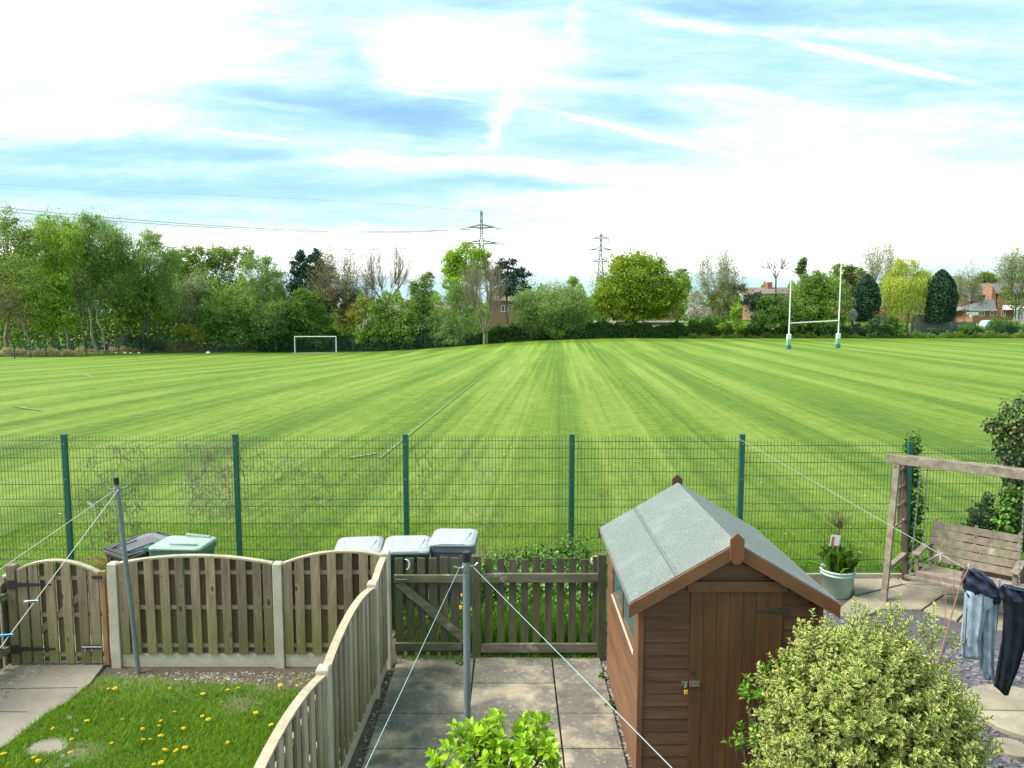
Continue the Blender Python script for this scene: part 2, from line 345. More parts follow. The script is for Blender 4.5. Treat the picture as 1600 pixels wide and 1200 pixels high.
# ------------------------------------------------------------ terrain
def sm(t): t = min(1, max(0, t)); return t * t * (3 - 2 * t)
def gz(x, y):
    z = -2.1 * sm((14 - x) / 40) * sm((y - 15) / 97)
    if y > 118: z += 2.0 * sm((x - 5) / 30) * sm((y - 118) / 18) 
    return z
TH = math.atan(.067)
def field_material():
    m, t, b = principled('mown_grass'); L = t.links
    tc = N(t, 'ShaderNodeTexCoord'); mp = N(t, 'ShaderNodeMapping'); mp.inputs['Rotation'].default_value = (0, 0, TH)
    L.new(tc.outputs['Object'], mp.inputs[0]); s = N(t, 'ShaderNodeSeparateXYZ'); L.new(mp.outputs[0], s.inputs[0])
    def nz(scale, st=(1, 1, 1), det=4, rough=.6, src=mp.outputs[0]):
        q = N(t, 'ShaderNodeMapping'); q.inputs['Scale'].default_value = st; L.new(src, q.inputs[0])
        n = N(t, 'ShaderNodeTexNoise', inp={'Scale': scale, 'Detail': det, 'Roughness': rough}); L.new(q.outputs[0], n.inputs['Vector']); return n.outputs[0]
    wob = mth(t, 'MULTIPLY', mth(t, 'SUBTRACT', nz(.045, (1, .35, 1), 2), .5), 7.0)
    wid = mth(t, 'MULTIPLY', mth(t, 'SUBTRACT', nz(.16, (1, .03, 1), 1), .5), 5.5)
    coord = mth(t, 'ADD', mth(t, 'ADD', s.outputs[0], wob), wid)
    band = mth(t, 'SINE', mth(t, 'MULTIPLY', coord, 2 * math.pi / 4.3))
    band = mth(t, 'MULTIPLY', band, 2.2); band = mth(t, 'MINIMUM', mth(t, 'MAXIMUM', band, -1), 1)
    amp = nz(.05, (1, .5, 1), 2); band = mth(t, 'MULTIPLY', band, mth(t, 'MULTIPLY', amp, .27))
    thin0 = mth(t, 'MULTIPLY', mth(t, 'SUBTRACT', nz(4.5, (1, .006, 1), 3, .6), .5), .85)
    thin = mth(t, 'MULTIPLY', mth(t, 'SUBTRACT', nz(1.3, (1, .012, 1), 4, .7), .5), 1.25)
    fine = mth(t, 'MULTIPLY', mth(t, 'SUBTRACT', nz(24, (1, 1, 1), 4, .8), .5), 2.6)
    thin = mth(t, 'ADD', thin, thin0)
    tuft = mth(t, 'MULTIPLY', mth(t, 'SUBTRACT', nz(4.2, (.7, 1, 1), 4, .7), .5), 1.15)
    fine = mth(t, 'ADD', fine, tuft); mid = mth(t, 'MULTIPLY', mth(t, 'SUBTRACT', nz(1.1, (1, 1, 1), 5, .75), .5), .8)
    big = mth(t, 'MULTIPLY', mth(t, 'SUBTRACT', nz(.09, (1, .6, 1), 3), .5), .5)
    f = mth(t, 'ADD', mth(t, 'ADD', mth(t, 'ADD', band, thin), mth(t, 'ADD', fine, mid)), mth(t, 'ADD', big, .5))
    # the headland at the far side is mown the other way: plain and darker
    hm = N(t, 'ShaderNodeMapRange', interpolation_type='SMOOTHSTEP'); L.new(s.outputs[1], hm.inputs[0]); hm.inputs[1].default_value = 99; hm.inputs[2].default_value = 103
    f = mth(t, 'SUBTRACT', f, mth(t, 'MULTIPLY', hm.outputs[0], .3))
    rp = N(t, 'ShaderNodeValToRGB'); L.new(f, rp.inputs[0]); e = rp.color_ramp.elements
    e[0].position = 0.0; e[0].color = (.050, .112, .004, 1); e[1].position = 1.0; e[1].color = (.225, .310, .058, 1)
    q = e.new(.35); q.color = (.094, .178, .006, 1); q = e.new(.65); q.color = (.150, .238, .020, 1)
    # dry straw-coloured specks
    sp = nz(2.3, (1, 1, 1), 5, .8, tc.outputs['Object']); r2 = N(t, 'ShaderNodeMapRange'); L.new(sp, r2.inputs[0]); r2.inputs[1].default_value = .6; r2.inputs[2].default_value = .75; r2.inputs[4].default_value = .45
    m2 = N(t, 'ShaderNodeMix', data_type='RGBA'); L.new(r2.outputs[0], m2.inputs[0]); L.new(rp.outputs[0], m2.inputs[6]); m2.inputs[7].default_value = (.20, .235, .07, 1)
    # scattered yellow flowers
    vo = N(t, 'ShaderNodeTexVoronoi', inp={'Scale': 1.9, 'Randomness': 1}); L.new(tc.outputs['Object'], vo.inputs['Vector'])
    fl = mth(t, 'MULTIPLY', mth(t, 'LESS_THAN', vo.outputs['Distance'], .07), mth(t, 'GREATER_THAN', nz(.07, (1, 1, 1), 2, .5, tc.outputs['Object']), .53))
    m3 = N(t, 'ShaderNodeMix', data_type='RGBA'); L.new(fl, m3.inputs[0]); L.new(m2.outputs[2], m3.inputs[6]); m3.inputs[7].default_value = (.55, .48, .08, 1)
    L.new(m3.outputs[2], b.inputs['Base Color']); b.inputs['Roughness'].default_value = .75; b.inputs['Specular IOR Level'].default_value = .25
    bn = N(t, 'ShaderNodeBump', inp={'Strength': 1, 'Distance': .06}); L.new(nz(22, (1, 1, 1), 5, .8), bn.inputs['Height']); L.new(bn.outputs[0], b.inputs['Normal'])
    return m
def build_ground():
    xs = sorted(set(list(np.linspace(-130, 150, 57)) + [-2500, -900, -400, -220, 220, 400, 900, 2500]))
    ys = sorted(set([-30, -5, 4, 8, 10, 12, 15] + list(np.linspace(20, 150, 40)) + [170, 200, 300, 500, 900, 2600]))
    V = [(x, y, gz(x, y) - (.012 if y < 10.9 else 0)) for y in ys for x in xs]; nx = len(xs)
    Fq = [(j * nx + i, j * nx + i + 1, (j + 1) * nx + i + 1, (j + 1) * nx + i) for j in range(len(ys) - 1) for i in range(nx - 1)]
    o = npmesh('playing_field', V, Fq, field_material(), smooth=True); structure(o)
build_ground()
def strip(name, pts, w, m, dz=.006, kind='structure'):
    mb = MB()
    P = [Vector((p[0], p[1], 0)) for p in pts]
    L_, R_ = [], []
    for i, p in enumerate(P):
        d = (P[min(i + 1, len(P) - 1)] - P[max(0, i - 1)]).normalized(); n = Vector((-d.y, d.x, 0))
        wj = w * random.uniform(.8, 1.2)
        for s, l in ((1, L_), (-1, R_)):
            q = p + n * s * wj / 2; l.append((q.x, q.y, gz(q.x, q.y) + dz))
    for i in range(len(P) - 1): mb.poly([L_[i], R_[i], R_[i + 1], L_[i + 1]])
    o = obj(name, mb, m); o['kind'] = kind; return o
m_line = mat('line_paint', (.22, .29, .13), (.10, .17, .03), scale=6, noise_range=(.35, .6))
def gline(name, a, b, n, w):
    def g2(px, py):
        Y = 60.
        for _ in range(30):
            d = ray(px, py); Y = Y; X = d[0] / d[1] * Y; z = gz(X, Y); Y = .5 * Y + .5 * (z - CAMH) / (d[2] / d[1])
        return (d[0] / d[1] * Y, Y)
    A, B = g2(*a), g2(*b)
    strip(name, [(A[0] + (B[0] - A[0]) * i / n, A[1] + (B[1] - A[1]) * i / n) for i in range(n + 1)], w, m_line, .03)
gline('pitch_line', (597, 715), (757, 586), 40, .055)
gline('pitch_line', (545, 717), (590, 709), 8, .10)
gline('pitch_line', (131, 585), (146, 590), 4, .22)
gline('pitch_line', (22, 636), (64, 642), 6, .14)
gline('pitch_line', (405, 581), (421, 579), 4, .22)

# ------------------------------------------------------------ garden ground
m_soil = mat('soil', (.12, .095, .065), (.06, .05, .034), scale=9, bump=.03, bscale=40, extra=((.19, .165, .13), 30, .6, .7))
m_slab = mat('paving_slab', (.16, .148, .125), (.10, .094, .08), scale=3.2, island=.12, bump=.006, bscale=45, rough=.8,
             extra=[((.40, .345, .235), 1.3, .50, .66), ((.30, .265, .2), 22, .56, .70), ((.06, .06, .04), 1.6, .56, .72)])
m_conc = mat('path_concrete', (.255, .225, .185), (.17, .15, .122), scale=2.2, bump=.004, bscale=60, rough=.85, extra=[((.15, .14, .12), 1.3, .56, .74), ((.36, .34, .3), 18, .62, .75)])
m_cpost = mat('cast_concrete', (.56, .51, .41), (.41, .37, .285), scale=5, bump=.004, bscale=70, rough=.85, extra=[((.30, .31, .20), 3, .58, .75), ((.2, .18, .15), 30, .68, .74)])
def sheet(name, pts, z, m, t=.02):
    mb = MB(); mb.prism([(p[0], p[1], z - t) for p in pts], (0, 0, t)); return obj(name, mb, m)
structure(sheet('garden_soil', [(-9, -6), (9, -6), (9, 10.7), (-9, 10.7)], 0.0, m_soil, .006))
m_lawn = mat('lawn_base', (.10, .15, .025), (.10, .085, .045), scale=2.5, bump=.02, bscale=50)
lawn = [(-9, 3.0), (-1.52, 3.0), (-1.5, 7.05), (-1.9, 7.25), (-2.6, 7.42), (-3.4, 7.48), (-4.25, 7.62), (-4.45, 7.6)] + \
       [tuple(gnd(x, y)[:2]) for x, y in ((140, 1070), (105, 1100), (75, 1117), (37, 1145), (12, 1166), (-30, 1190))] + [(-9, 5.9)]
structure(sheet('lawn', lawn, .012, m_lawn, .012))
path = [tuple(gnd(x, y)[:2]) for x, y in ((162, 1043), (142, 1070), (107, 1100), (77, 1117), (39, 1145), (14, 1166), (-30, 1190))] + [(-7.2, 5.9), (-7.2, 6.6), (-6.2, 6.9), (-5.55, 7.35), (-5.5, 7.9), (-5.45, 8.6), (-4.5, 8.6)]
structure(sheet('garden_path', path[::-1], .03, m_conc, .03))
for pts in ([(-6.2, 7.28, .031), (-4.50, 7.33, .031)], [(-6.8, 6.93, .031), (-4.72, 6.86, .031)]):
    mb = MB(); mb.bar(pts[0], pts[1], .012, .002); o = obj('path_joint', mb, mat('joint_dirt', (.05, .045, .03))); structure(o)
mb = MB()
pc = gnd(72, 1170); n_ = 14
mb.prism([(pc.x + .17 * math.cos(a) * random.uniform(.8, 1.15), pc.y + .16 * math.sin(a) * random.uniform(.8, 1.2), .0) for a in [2 * math.pi * i / n_ for i in range(n_)]], (0, 0, .018))
structure(obj('stepping_patch', mb, m_conc))
# paving slabs
mb = MB(); rows = [8.0, 7.42, 6.83, 6.25, 5.66, 5.07, 4.5, 3.9, 3.3]
for r in range(len(rows) - 1):
    for (x0, x1) in ((-1.29, -.425), (-.415, .445), (.455, .99)):
        if x0 > .4 and r > 5: continue
        j = .007; z = .035 + random.uniform(-.004, .004)
        M = Matrix.Rotation(random.uniform(-.006, .006), 4, 'Z') @ Matrix.Rotation(random.uniform(-.004, .004), 4, 'X')
        mb.box(((x0 + x1) / 2, (rows[r] + rows[r + 1]) / 2, z - .02), (x1 - x0 - j, rows[r] - rows[r + 1] - j, .04), M)
structure(obj('paving', mb, m_slab, bevel=.006))
# loose chips along the shed, the fences and the dirt strip
def chips(name, label, cat, regions, n, size, m, z=0.0, flat=.35, tilt=.35):
    V = []; Fq = []; k = 0; A = [(b[2] - b[0]) * (b[3] - b[1]) for b in regions]; A = np.array(A) / sum(A)
    for _ in range(n):
        b = regions[rng.choice(len(regions), p=A)]; x = random.uniform(b[0], b[2]); y = random.uniform(b[1], b[3])
        s = size * random.uniform(.4, 1.3); nn = random.choice((4, 5, 5, 6)); a0 = random.uniform(0, 6.3)
        M = Matrix.Rotation(random.uniform(-tilt, tilt), 3, 'X') @ Matrix.Rotation(random.uniform(-tilt, tilt), 3, 'Y')
        as_ = random.uniform(.5, 1); h = s * flat
        top = [M @ Vector((s * math.cos(a0 + 2 * math.pi * i / nn) * random.uniform(.7, 1.1), s * as_ * math.sin(a0 + 2 * math.pi * i / nn) * random.uniform(.7, 1.1), h / 2)) for i in range(nn)]
        c = Vector((x, y, z + h * .3)); mbc.prism([p + c - Vector((0, 0, h)) for p in top], (0, 0, h))
mbc = MB()
m_rub = mat('rubble', (.36, .32, .27), (.17, .15, .12), scale=12, island=.45)
chips('', '', '', [(1.0, 5.4, 1.06, 8.0), (.93, 6.0, 1.05, 7.9)], 420, .018, m_rub)
chips('', '', '', [(-1.36, 4.0, -1.29, 7.9)], 160, .016, m_rub)
chips('', '', '', [(-5.5, 7.1, -5.1, 8.0), (-6.2, 6.9, -5.5, 7.3)], 240, .016, m_rub, .03)
chips('', '', '', [(-4.3, 7.45, -1.55, 7.72)], 700, .014, m_rub)
chips('', '', '', [(-3.6, 7.4, -2.9, 7.7)], 200, .016, m_rub)
o = obj('rubble', mbc, m_rub); stuff(o, 'small pale stone chips and rubble on the bare soil beside fence and shed', 'rubble')
m_slate = mat('slate_chip', (.19, .172, .195), (.085, .077, .092), scale=14, island=.35, rough=.55, bump=.003, bscale=60)
mbc = MB()
chips('', '', '', [(3.6, 4.6, 8.0, 8.3)], 6500, .036, m_slate, 0.004, .22, .28)
chips('', '', '', [(3.0, 8.0, 4.2, 9.4), (4.0, 8.2, 4.9, 8.7)], 900, .036, m_slate, 0.004, .22, .28)
o = obj('slate_chippings', mbc, m_slate); stuff(o, 'purple grey slate chippings covering the ground around the round paving stones', 'slate chippings')
structure(sheet('slate_bed', [(2.6, 4.0), (8.6, 4.0), (8.6, 9.4), (2.6, 9.4)], .003, mat('slate_bed', (.10, .095, .11), (.05, .045, .055), scale=20), .002))
# flagstone patio
m_flag = mat('flagstone', (.33, .295, .21), (.20, .18, .13), scale=2.4, island=.14, bump=.01, bscale=14, rough=.8, extra=[((.15, .14, .095), 1.8, .52, .72), ((.38, .35, .28), 9, .6, .72)])
mb = MB()
def flag(px, z=.035):
    pts = [gnd(x, y, .035) for x, y in px]; c = sum(pts, Vector()) / len(pts)
    mb.prism([c + (p - c) * .985 - Vector((0, 0, .035)) for p in pts][::-1], (0, 0, .035 + random.uniform(-.003, .003)))
for q in [((1334, 898), (1395, 898), (1412, 912), (1335, 930)), ((1397, 897), (1500, 915), (1412, 911)), ((1335, 932), (1412, 913), (1475, 928), (1440, 952), (1380, 950)),
          ((1413, 912), (1502, 916), (1530, 927), (1478, 928)), ((1477, 929), (1530, 928), (1512, 950), (1495, 969), (1442, 953)), ((1531, 928), (1610, 935), (1600, 962), (1513, 951)),
          ((1513, 952), (1600, 964), (1605, 992), (1497, 970)), ((1503, 915), (1640, 922), (1612, 935), (1532, 927)), ((1334, 931), (1379, 951), (1345, 965), (1300, 960))]:
    flag(q)
structure(obj('patio', mb, m_flag, bevel=.008))
# round two-piece stone
mb = MB(); cx, cy, r = 4.98, 6.84, .51
for s in (0, 1):
    a0 = math.pi * s - .05; pts = [(cx + r * math.cos(a0 + math.pi * i / 22), cy + (.008 if s == 0 else -.008) + r * math.sin(a0 + math.pi * i / 22), 0) for i in range(23)]
    mb.prism(pts, (0, 0, .055))
structure(obj('round_paving', mb, m_flag, bevel=.008))
mb = MB(); mb.lathe([(.15, 0), (.15, .05), (.14, .055)], (4.45, 6.25, 0)); structure(obj('stepping_stone', mb, m_flag))
# edging boards beside the mesh fence
m_mossw = mat('mossy_wood', (.115, .10, .062), (.045, .045, .025), algae=((.10, .115, .02), .0, .5), scale=3, stretch=(6, 6, 1), island=.35, bump=.004, bscale=8, rough=.85, extra=[((.09, .12, .025), 2.2, .52, .7), ((.17, .16, .13), 5, .6, .75, (3, 3, .6))])
m_mossh = mat('mossy_wood_rail', (.20, .185, .13), (.085, .085, .05), scale=3, stretch=(1, 6, 6), island=.2, bump=.004, rough=.85, extra=[((.09, .12, .03), 2.2, .5, .7), ((.42, .40, .33), 3, .58, .7)])
mb = MB(); mb.span((3.0, 10.48, 0), (8.5, 10.53, .10)); tag(obj('timber_edging', mb, mat('edging', (.38, .35, .27), (.24, .22, .16), scale=4, stretch=(1, 8, 8), bump=.004)),
    'pale timber edging board along the foot of the green mesh fence behind the plant pot', 'edging')
# ------------------------------------------------------------ mesh fence
m_green = mat('green_coating', (.012, .105, .075), (.009, .085, .06), scale=6, rough=.42)
m_wire = mat('fence_wire', (.012, .06, .04), rough=.5)
m_bolt = mat('steel', (.45, .46, .47), rough=.35, metallic=1)
def wire_panel(mb, x0, x1, Y, zt, zb=.04):
    # verticals 50 mm apart with V folds; horizontals each 200 mm, paired at the folds
    h = zt - zb; folds = [zt - .10, zt - .98, zb + .12]
    prof = [(0, zt + .03)]
    for f in folds: prof += [(0, f + .055), (-.035, f), (0, f - .055)]
    prof += [(0, zb)]
    n = int(round((x1 - x0) / .05)); w = .0027
    for i in range(n + 1):
        x = x0 + (x1 - x0) * i / n; b = len(mb.v)
        for (dy, z) in prof:
            for ax, ay in ((-w, -w), (w, -w), (0, w)): mb.v.append(Vector((x + ax, Y + dy + ay, z)))
        for k in range(len(prof) - 1):
            for j in range(3): mb.f.append((b + k * 3 + j, b + k * 3 + (j + 1) % 3, b + (k + 1) * 3 + (j + 1) % 3, b + (k + 1) * 3 + j))
    zs = []
    for f in folds: zs += [f + .055, f - .055]
    z = zt - .30
    while z > zb + .3:
        if all(abs(z - f) > .12 for f in folds): zs.append(z)
        z -= .2
    for z in zs: mb.box(((x0 + x1) / 2, Y + .005, z), (x1 - x0, .0065, .0065))
FY = 10.8
fence = thing('mesh_fence', 'long green wire mesh fence on dark green posts between the gardens and the playing field', 'fence', (0, FY, 0))
PX = [-9.07, -6.59, -4.07, -1.57, .885, 3.39, 5.87, 8.38]; TOP = [2.06, 2.06, 2.06, 2.06, 2.05, 1.99, 1.87]
for i, x in enumerate(PX):
    h = 2.11 if i < 6 else 2.0
    mb = MB(); mb.box((x, FY - .05, h / 2), (.075, .055, h)); p = obj('post', mb, m_green, fence, bevel=.006)
    mb = MB(); mb.box((x, FY - .05, h + .006), (.082, .062, .014)); obj('post_cap', mb, mat('cap_plastic', (.02, .12, .09)) if i == 0 else bpy.data.materials['cap_plastic'], p)
    for z in (.3, .85, 1.45, 1.98): mb = MB(); mb.box((x, FY - .081, z), (.018, .008, .018)); obj('bolt', mb, m_bolt, p)
    if i < 7:
        mb = MB(); wire_panel(mb, x + .04, PX[i + 1] - .04, FY, TOP[i]); obj('wire_panel', mb, m_wire, fence)
# ------------------------------------------------------------ left wooden fence
m_board = mat('fence_board', (.30, .235, .15), (.14, .108, .065), knots=5.5, algae=((.13, .135, .03), .1, .75), scale=2.5, stretch=(9, 9, 1), island=.34, bump=.006, bscale=7, rough=.85, noise_range=(.3, .7),
              extra=[((.17, .165, .05), 1.6, .52, .7), ((.05, .035, .02), 13, .67, .70, (1, 1, .8)), ((.36, .31, .22), 4, .6, .75, (3, 3, .5))])
m_bdk = mat('fence_board_gap_shade', (.07, .05, .028), (.035, .026, .016), scale=3, stretch=(9, 9, 1))  # back boards coloured dark to paint shade into the gaps
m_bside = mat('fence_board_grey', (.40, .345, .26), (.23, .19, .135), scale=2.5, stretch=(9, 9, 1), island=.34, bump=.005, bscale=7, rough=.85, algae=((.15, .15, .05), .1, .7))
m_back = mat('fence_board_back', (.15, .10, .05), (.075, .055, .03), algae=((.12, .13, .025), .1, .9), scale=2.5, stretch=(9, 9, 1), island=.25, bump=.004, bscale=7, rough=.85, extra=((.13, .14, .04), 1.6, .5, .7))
m_cap = mat('capping_rail', (.46, .40, .29), (.27, .23, .15), scale=3, stretch=(3, 3, 3), island=.1, bump=.003, rough=.8, extra=((.24, .23, .15), 3, .55, .7))
m_rail = mat('weathered_rail', (.33, .27, .19), (.22, .175, .115), scale=3, stretch=(1, 6, 6), bump=.003)
m_iron = mat('black_iron', (.022, .022, .024), (.035, .03, .028), scale=20, rough=.5)
def arched(name, parent, A, B, zb, zA, zB, arch, pitch=.155, w=.098, front=1, board=m_board, back=m_back, cap_over=.0, edge=False, label=None):
    """hit-and-miss panel from A to B (xy); boards on both faces, middle rails, arched capping"""
    A = Vector((*A, 0)); B = Vector((*B, 0)); L_ = (B - A).length; d = (B - A) / L_; n = Vector((d.y, -d.x, 0)) * front
    top = lambda s: zA + (zB - zA) * s / L_ + arch * (1 - (2 * s / L_ - 1) ** 2)
    def plank(mb, s, off, w_, tt=.020, dz=0):
        z1 = top(s) - .005 + dz; zb_ = zb + random.uniform(-.004, .004); c = A + d * s + n * off; ti = random.uniform(-.004, .004)
        z1a, z1b = top(max(0, s - w_ / 2)) - .004, top(min(L_, s + w_ / 2)) - .004
        P = [c - d * w_ / 2 + Vector((0, 0, zb_)), c + d * (w_ / 2) + Vector((0, 0, zb_)), c + d * (w_ / 2 + ti) + Vector((0, 0, z1b)), c - d * (w_ / 2 - ti) + Vector((0, 0, z1a))]
        mb.prism([p + n * (tt / 2 * (-1 if front > 0 else -1)) for p in P], n * tt)
    mf = MB(); mbk = MB(); k = int(L_ / pitch); p_ = L_ / k
    for i in range(k + 1):
        s = min(max(i * p_, w / 2), L_ - w / 2)
        plank(mf, s, .026, w + random.uniform(-.004, .004))
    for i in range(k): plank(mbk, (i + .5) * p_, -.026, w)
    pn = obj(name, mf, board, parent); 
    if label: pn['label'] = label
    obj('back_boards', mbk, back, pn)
    mr = MB()
    for z in (zb + .09, zb + (zA - zb) * .52, zA - .09): mr.bar(A + Vector((0, 0, z)), B + Vector((0, 0, z)), .032, .042)
    obj('rail', mr, m_rail, pn)
    mc = MB(); prev = None
    for i in range(13):
        s = L_ * i / 12; c = A + d * s + Vector((0, 0, top(s)))
        b = len(mc.v)
        for o_, z in ((-.034, 0), (.034, 0), (.034, .02), (-.034, .02)): mc.v.append(c + n * o_ + Vector((0, 0, z)))
        if i:
            for j in range(4): mc.f.append((b - 4 + j, b - 4 + (j + 1) % 4, b + (j + 1) % 4, b + j))
        else: mc.f.append((b + 3, b + 2, b + 1, b))
    b = len(mc.v) - 4; mc.f.append((b, b + 1, b + 2, b + 3))
    obj('capping', mc, m_cap, pn)
    return pn
def cpost(parent, x, y, h, rz=0, lean=(0, 0)):
    mb = MB(); w = .052; b = 0
    prof = [(0, w), (h - .02, w * .96), (h - .005, w * .8), (h, w * .5)]
    for z, q in prof:
        for ax, ay in ((-q, -q), (q, -q), (q, q), (-q, q)):
            v = Matrix.Rotation(rz, 3, 'Z') @ Vector((ax, ay, 0)); mb.v.append(v + Vector((x + lean[0] * z, y + lean[1] * z, z)))
    for i in range(3):
        for j in range(4): mb.f.append((i * 4 + j, i * 4 + (j + 1) % 4, i * 4 + 4 + (j + 1) % 4, i * 4 + 4 + j))
    mb.f.append((12, 13, 14, 15)); return obj('concrete_post', mb, m_cpost, parent, bevel=.006)
WY = 7.86
wf = thing('wooden_fence', 'weathered board fence with arched tops and concrete posts across the back of the lawn', 'fence', (-3, WY, 0))
for x, h in ((-4.36, 1.19), (-2.56, 1.19), (-1.385, 1.31)): cpost(wf, x, WY, h)
for (xa, xb, zz, ar) in ((-4.30, -2.62, 1.165, .085), (-2.50, -1.44, 1.165, .08)):
    arched('fence_panel', wf, (xa, WY), (xb, WY), .155, zz, zz if xb < -2 else 1.26, ar, front=1)
    mb = MB(); mb.box(((xa + xb) / 2, WY, .075), (xb - xa, .045, .15)); obj('gravel_board', mb, m_cpost, wf, bevel=.004)
sf = thing('wooden_fence', 'board fence with pale arched capping running between the lawn and the paved path', 'fence', (-1.45, 5.5, 0))
SP = [(-1.40, 7.2, 1.17), (-1.455, 5.47, 1.14), (-1.52, 3.72, 1.12), (-1.58, 2.0, 1.12)]
for x, y, h in SP[:3]: cpost(sf, x, y, h + .05)
ends = [(-1.388, 7.80, 1.28)] + SP
for i in range(3):
    a, b = ends[i], ends[i + 1]; g = .05
    dv = Vector((b[0] - a[0], b[1] - a[1])).normalized() * .055
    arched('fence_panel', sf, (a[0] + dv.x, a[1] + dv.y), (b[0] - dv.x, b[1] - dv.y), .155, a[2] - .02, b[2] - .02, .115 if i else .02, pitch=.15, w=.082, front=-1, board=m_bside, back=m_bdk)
    mb = MB(); mb.bar((a[0] + dv.x, a[1] + dv.y, .075), (b[0] - dv.x, b[1] - dv.y, .075), .045, .15); obj('gravel_board', mb, m_cpost, sf, bevel=.004)
# left garden gate
gt = thing('garden_gate', 'arched board gate with black strap hinges at the end of the concrete path', 'gate', (-4.95, WY, 0))
pn = arched('gate_panel', gt, (-5.40, WY), (-4.52, WY), .05, 1.10, 1.06, .115, pitch=.148, w=.1)
mb = MB(); mb.bar((-5.3, WY - .0, .32), (-4.62, WY - .0, .92), .07, .03, up=(0, 1, 0)); obj('brace', mb, m_board, gt)
mb = MB(); mb.box((-4.475, WY - .01, .56), (.045, .05, 1.06)); o = obj('stile', mb, mat('new_timber', (.36, .2, .09), (.22, .13, .06), scale=3, stretch=(8, 8, 1), bump=.003), gt); o['label'] = 'reddish newer timber strip beside the concrete post'
mb = MB(); mb.box((-5.47, WY - .0, .58), (.09, .09, 1.16)); obj('hinge_post', mb, m_board, gt, bevel=.004)
for z in (.95, .22):
    mb = MB(); mb.prism([(-5.50, WY - .052, z - .05), (-5.42, WY - .052, z - .05), (-5.42, WY - .052, z - .024), (-5.02, WY - .052, z - .01), (-5.02, WY - .052, z + .01), (-5.42, WY - .052, z + .026), (-5.42, WY - .052, z + .05), (-5.50, WY - .052, z + .05)], (0, -.006, 0))
    obj('strap_hinge', mb, m_iron, gt)
mb = MB(); mb.box((-4.62, WY - .052, .245), (.2, .008, .045)); b_ = obj('bolt_plate', mb, m_iron, gt)
mb = MB(); mb.tube([(-4.72, WY - .065, .25), (-4.5, WY - .065, .25)], .008, 8); mb.tube([(-4.68, WY - .065, .25), (-4.68, WY - .075, .2)], .007, 6); obj('bolt_bar', mb, m_bolt, b_)
mb = MB(); mb.box((-4.52, WY - .05, 1.035), (.1, .02, .03)); obj('latch', mb, m_iron, gt)
# left picket fence with rounded tops running toward the viewer
def picket(mb, c, w, z0, z1, t, d, style='flat'):
    c = Vector((*c, 0)); d = Vector((*d, 0)).normalized(); n = Vector((d.y, -d.x, 0)); h = w / 2
    if style == 'round':
        P = [(-h, z0), (h, z0), (h, z1 - h)] + [(h * math.cos(a), z1 - h + h * math.sin(a)) for a in [math.pi * i / 8 for i in range(1, 8)]] + [(-h, z1 - h)]
    else: P = [(-h, z0), (h, z0), (h, z1 - random.uniform(0, .012)), (-h, z1 - random.uniform(0, .012))]
    mb.prism([c + d * a + Vector((0, 0, z)) - n * t / 2 for a, z in P], n * t)
lp = thing('picket_fence', 'low dark mossy picket fence with rounded tops at the far left edge', 'fence', (-5.55, 7.2, 0))
for i in range(10):
    mb = MB(); y = 7.83 - i * .13; x = -5.56 - (7.83 - y) * .07; picket(mb, (x, y), .085, .04, .98 + random.uniform(-.015, .01), .02, (.07, 1), 'round'); obj('picket', mb, m_mossw, lp)
for z in (.82, .22):
    mb = MB(); mb.bar((-5.52, 7.9, z), (-5.62, 6.5, z), .035, .075); obj('rail', mb, m_mossh, lp)
mb = MB(); mb.box((-5.56, 7.95, .5), (.085, .085, 1.0)); p = obj('fence_post', mb, m_mossw, lp)
mb = MB(); mb.box((-5.56, 7.95, 1.01), (.11, .11, .022)); obj('post_cap', mb, mat('bleached_cap', (.55, .53, .5), (.4, .38, .34), scale=8), p)
# ------------------------------------------------------------ picket gate and picket fence in the middle
GY = 8.06
pg = thing('picket_gate', 'dark mossy picket gate with diagonal brace at the end of the paved path', 'gate', (-.9, GY, 0))
xs = [-1.27, -1.145, -1.02, -.89, -.765, -.64, -.515]
for x in xs:
    mb = MB(); picket(mb, (x, GY), .088, .03, 1.17 + random.uniform(-.012, .008), .02, (1, 0)); obj('picket', mb, m_mossw, pg)
for z in (.94, .15):
    mb = MB(); mb.box((-.90, GY - .032, z), (.84, .04, .085)); obj('rail', mb, m_mossh, pg, bevel=.004)
mb = MB(); mb.bar((-1.27, GY - .032, .89), (-.5, GY - .032, .20), .085, .036, up=(0, 1, 0)); obj('brace', mb, m_mossh, pg)
mb = MB(); mb.box((-1.24, GY - .056, .935), (.12, .01, .018)); mb.tube([(-1.3, GY - .065, .94), (-1.17, GY - .065, .94)], .006, 6); obj('latch', mb, m_bolt, pg)
mb = MB(); mb.box((-.51, GY - .056, .16), (.1, .01, .06)); obj('hinge', mb, m_iron, pg)
pf = thing('picket_fence', 'dark mossy picket fence with bleached top rail between the gate and the shed', 'fence', (.3, GY, 0))
mb = MB(); mb.box((-.40, GY - .01, .60), (.10, .10, 1.2)); obj('fence_post', mb, m_mossw, pf, bevel=.004)
mb = MB(); mb.box((1.005, GY - .02, .61), (.09, .09, 1.22)); obj('fence_post', mb, m_mossw, pf, bevel=.004)
for i in range(10):
    x = -.262 + i * .1345; mb = MB(); picket(mb, (x, GY), .084, .03, 1.175 + random.uniform(-.02, .008), .02, (1, 0)); obj('picket', mb, m_mossw, pf)
for z in (.95, .135):
    mb = MB(); mb.box((.305, GY - .034, z), (1.31, .045, .10)); obj('rail', mb, m_mossh, pf, bevel=.004)
mb = MB(); mb.box((.3, GY + .03, .05), (1.3, .03, .1)); obj('kick_board', mb, m_mossw, pf)
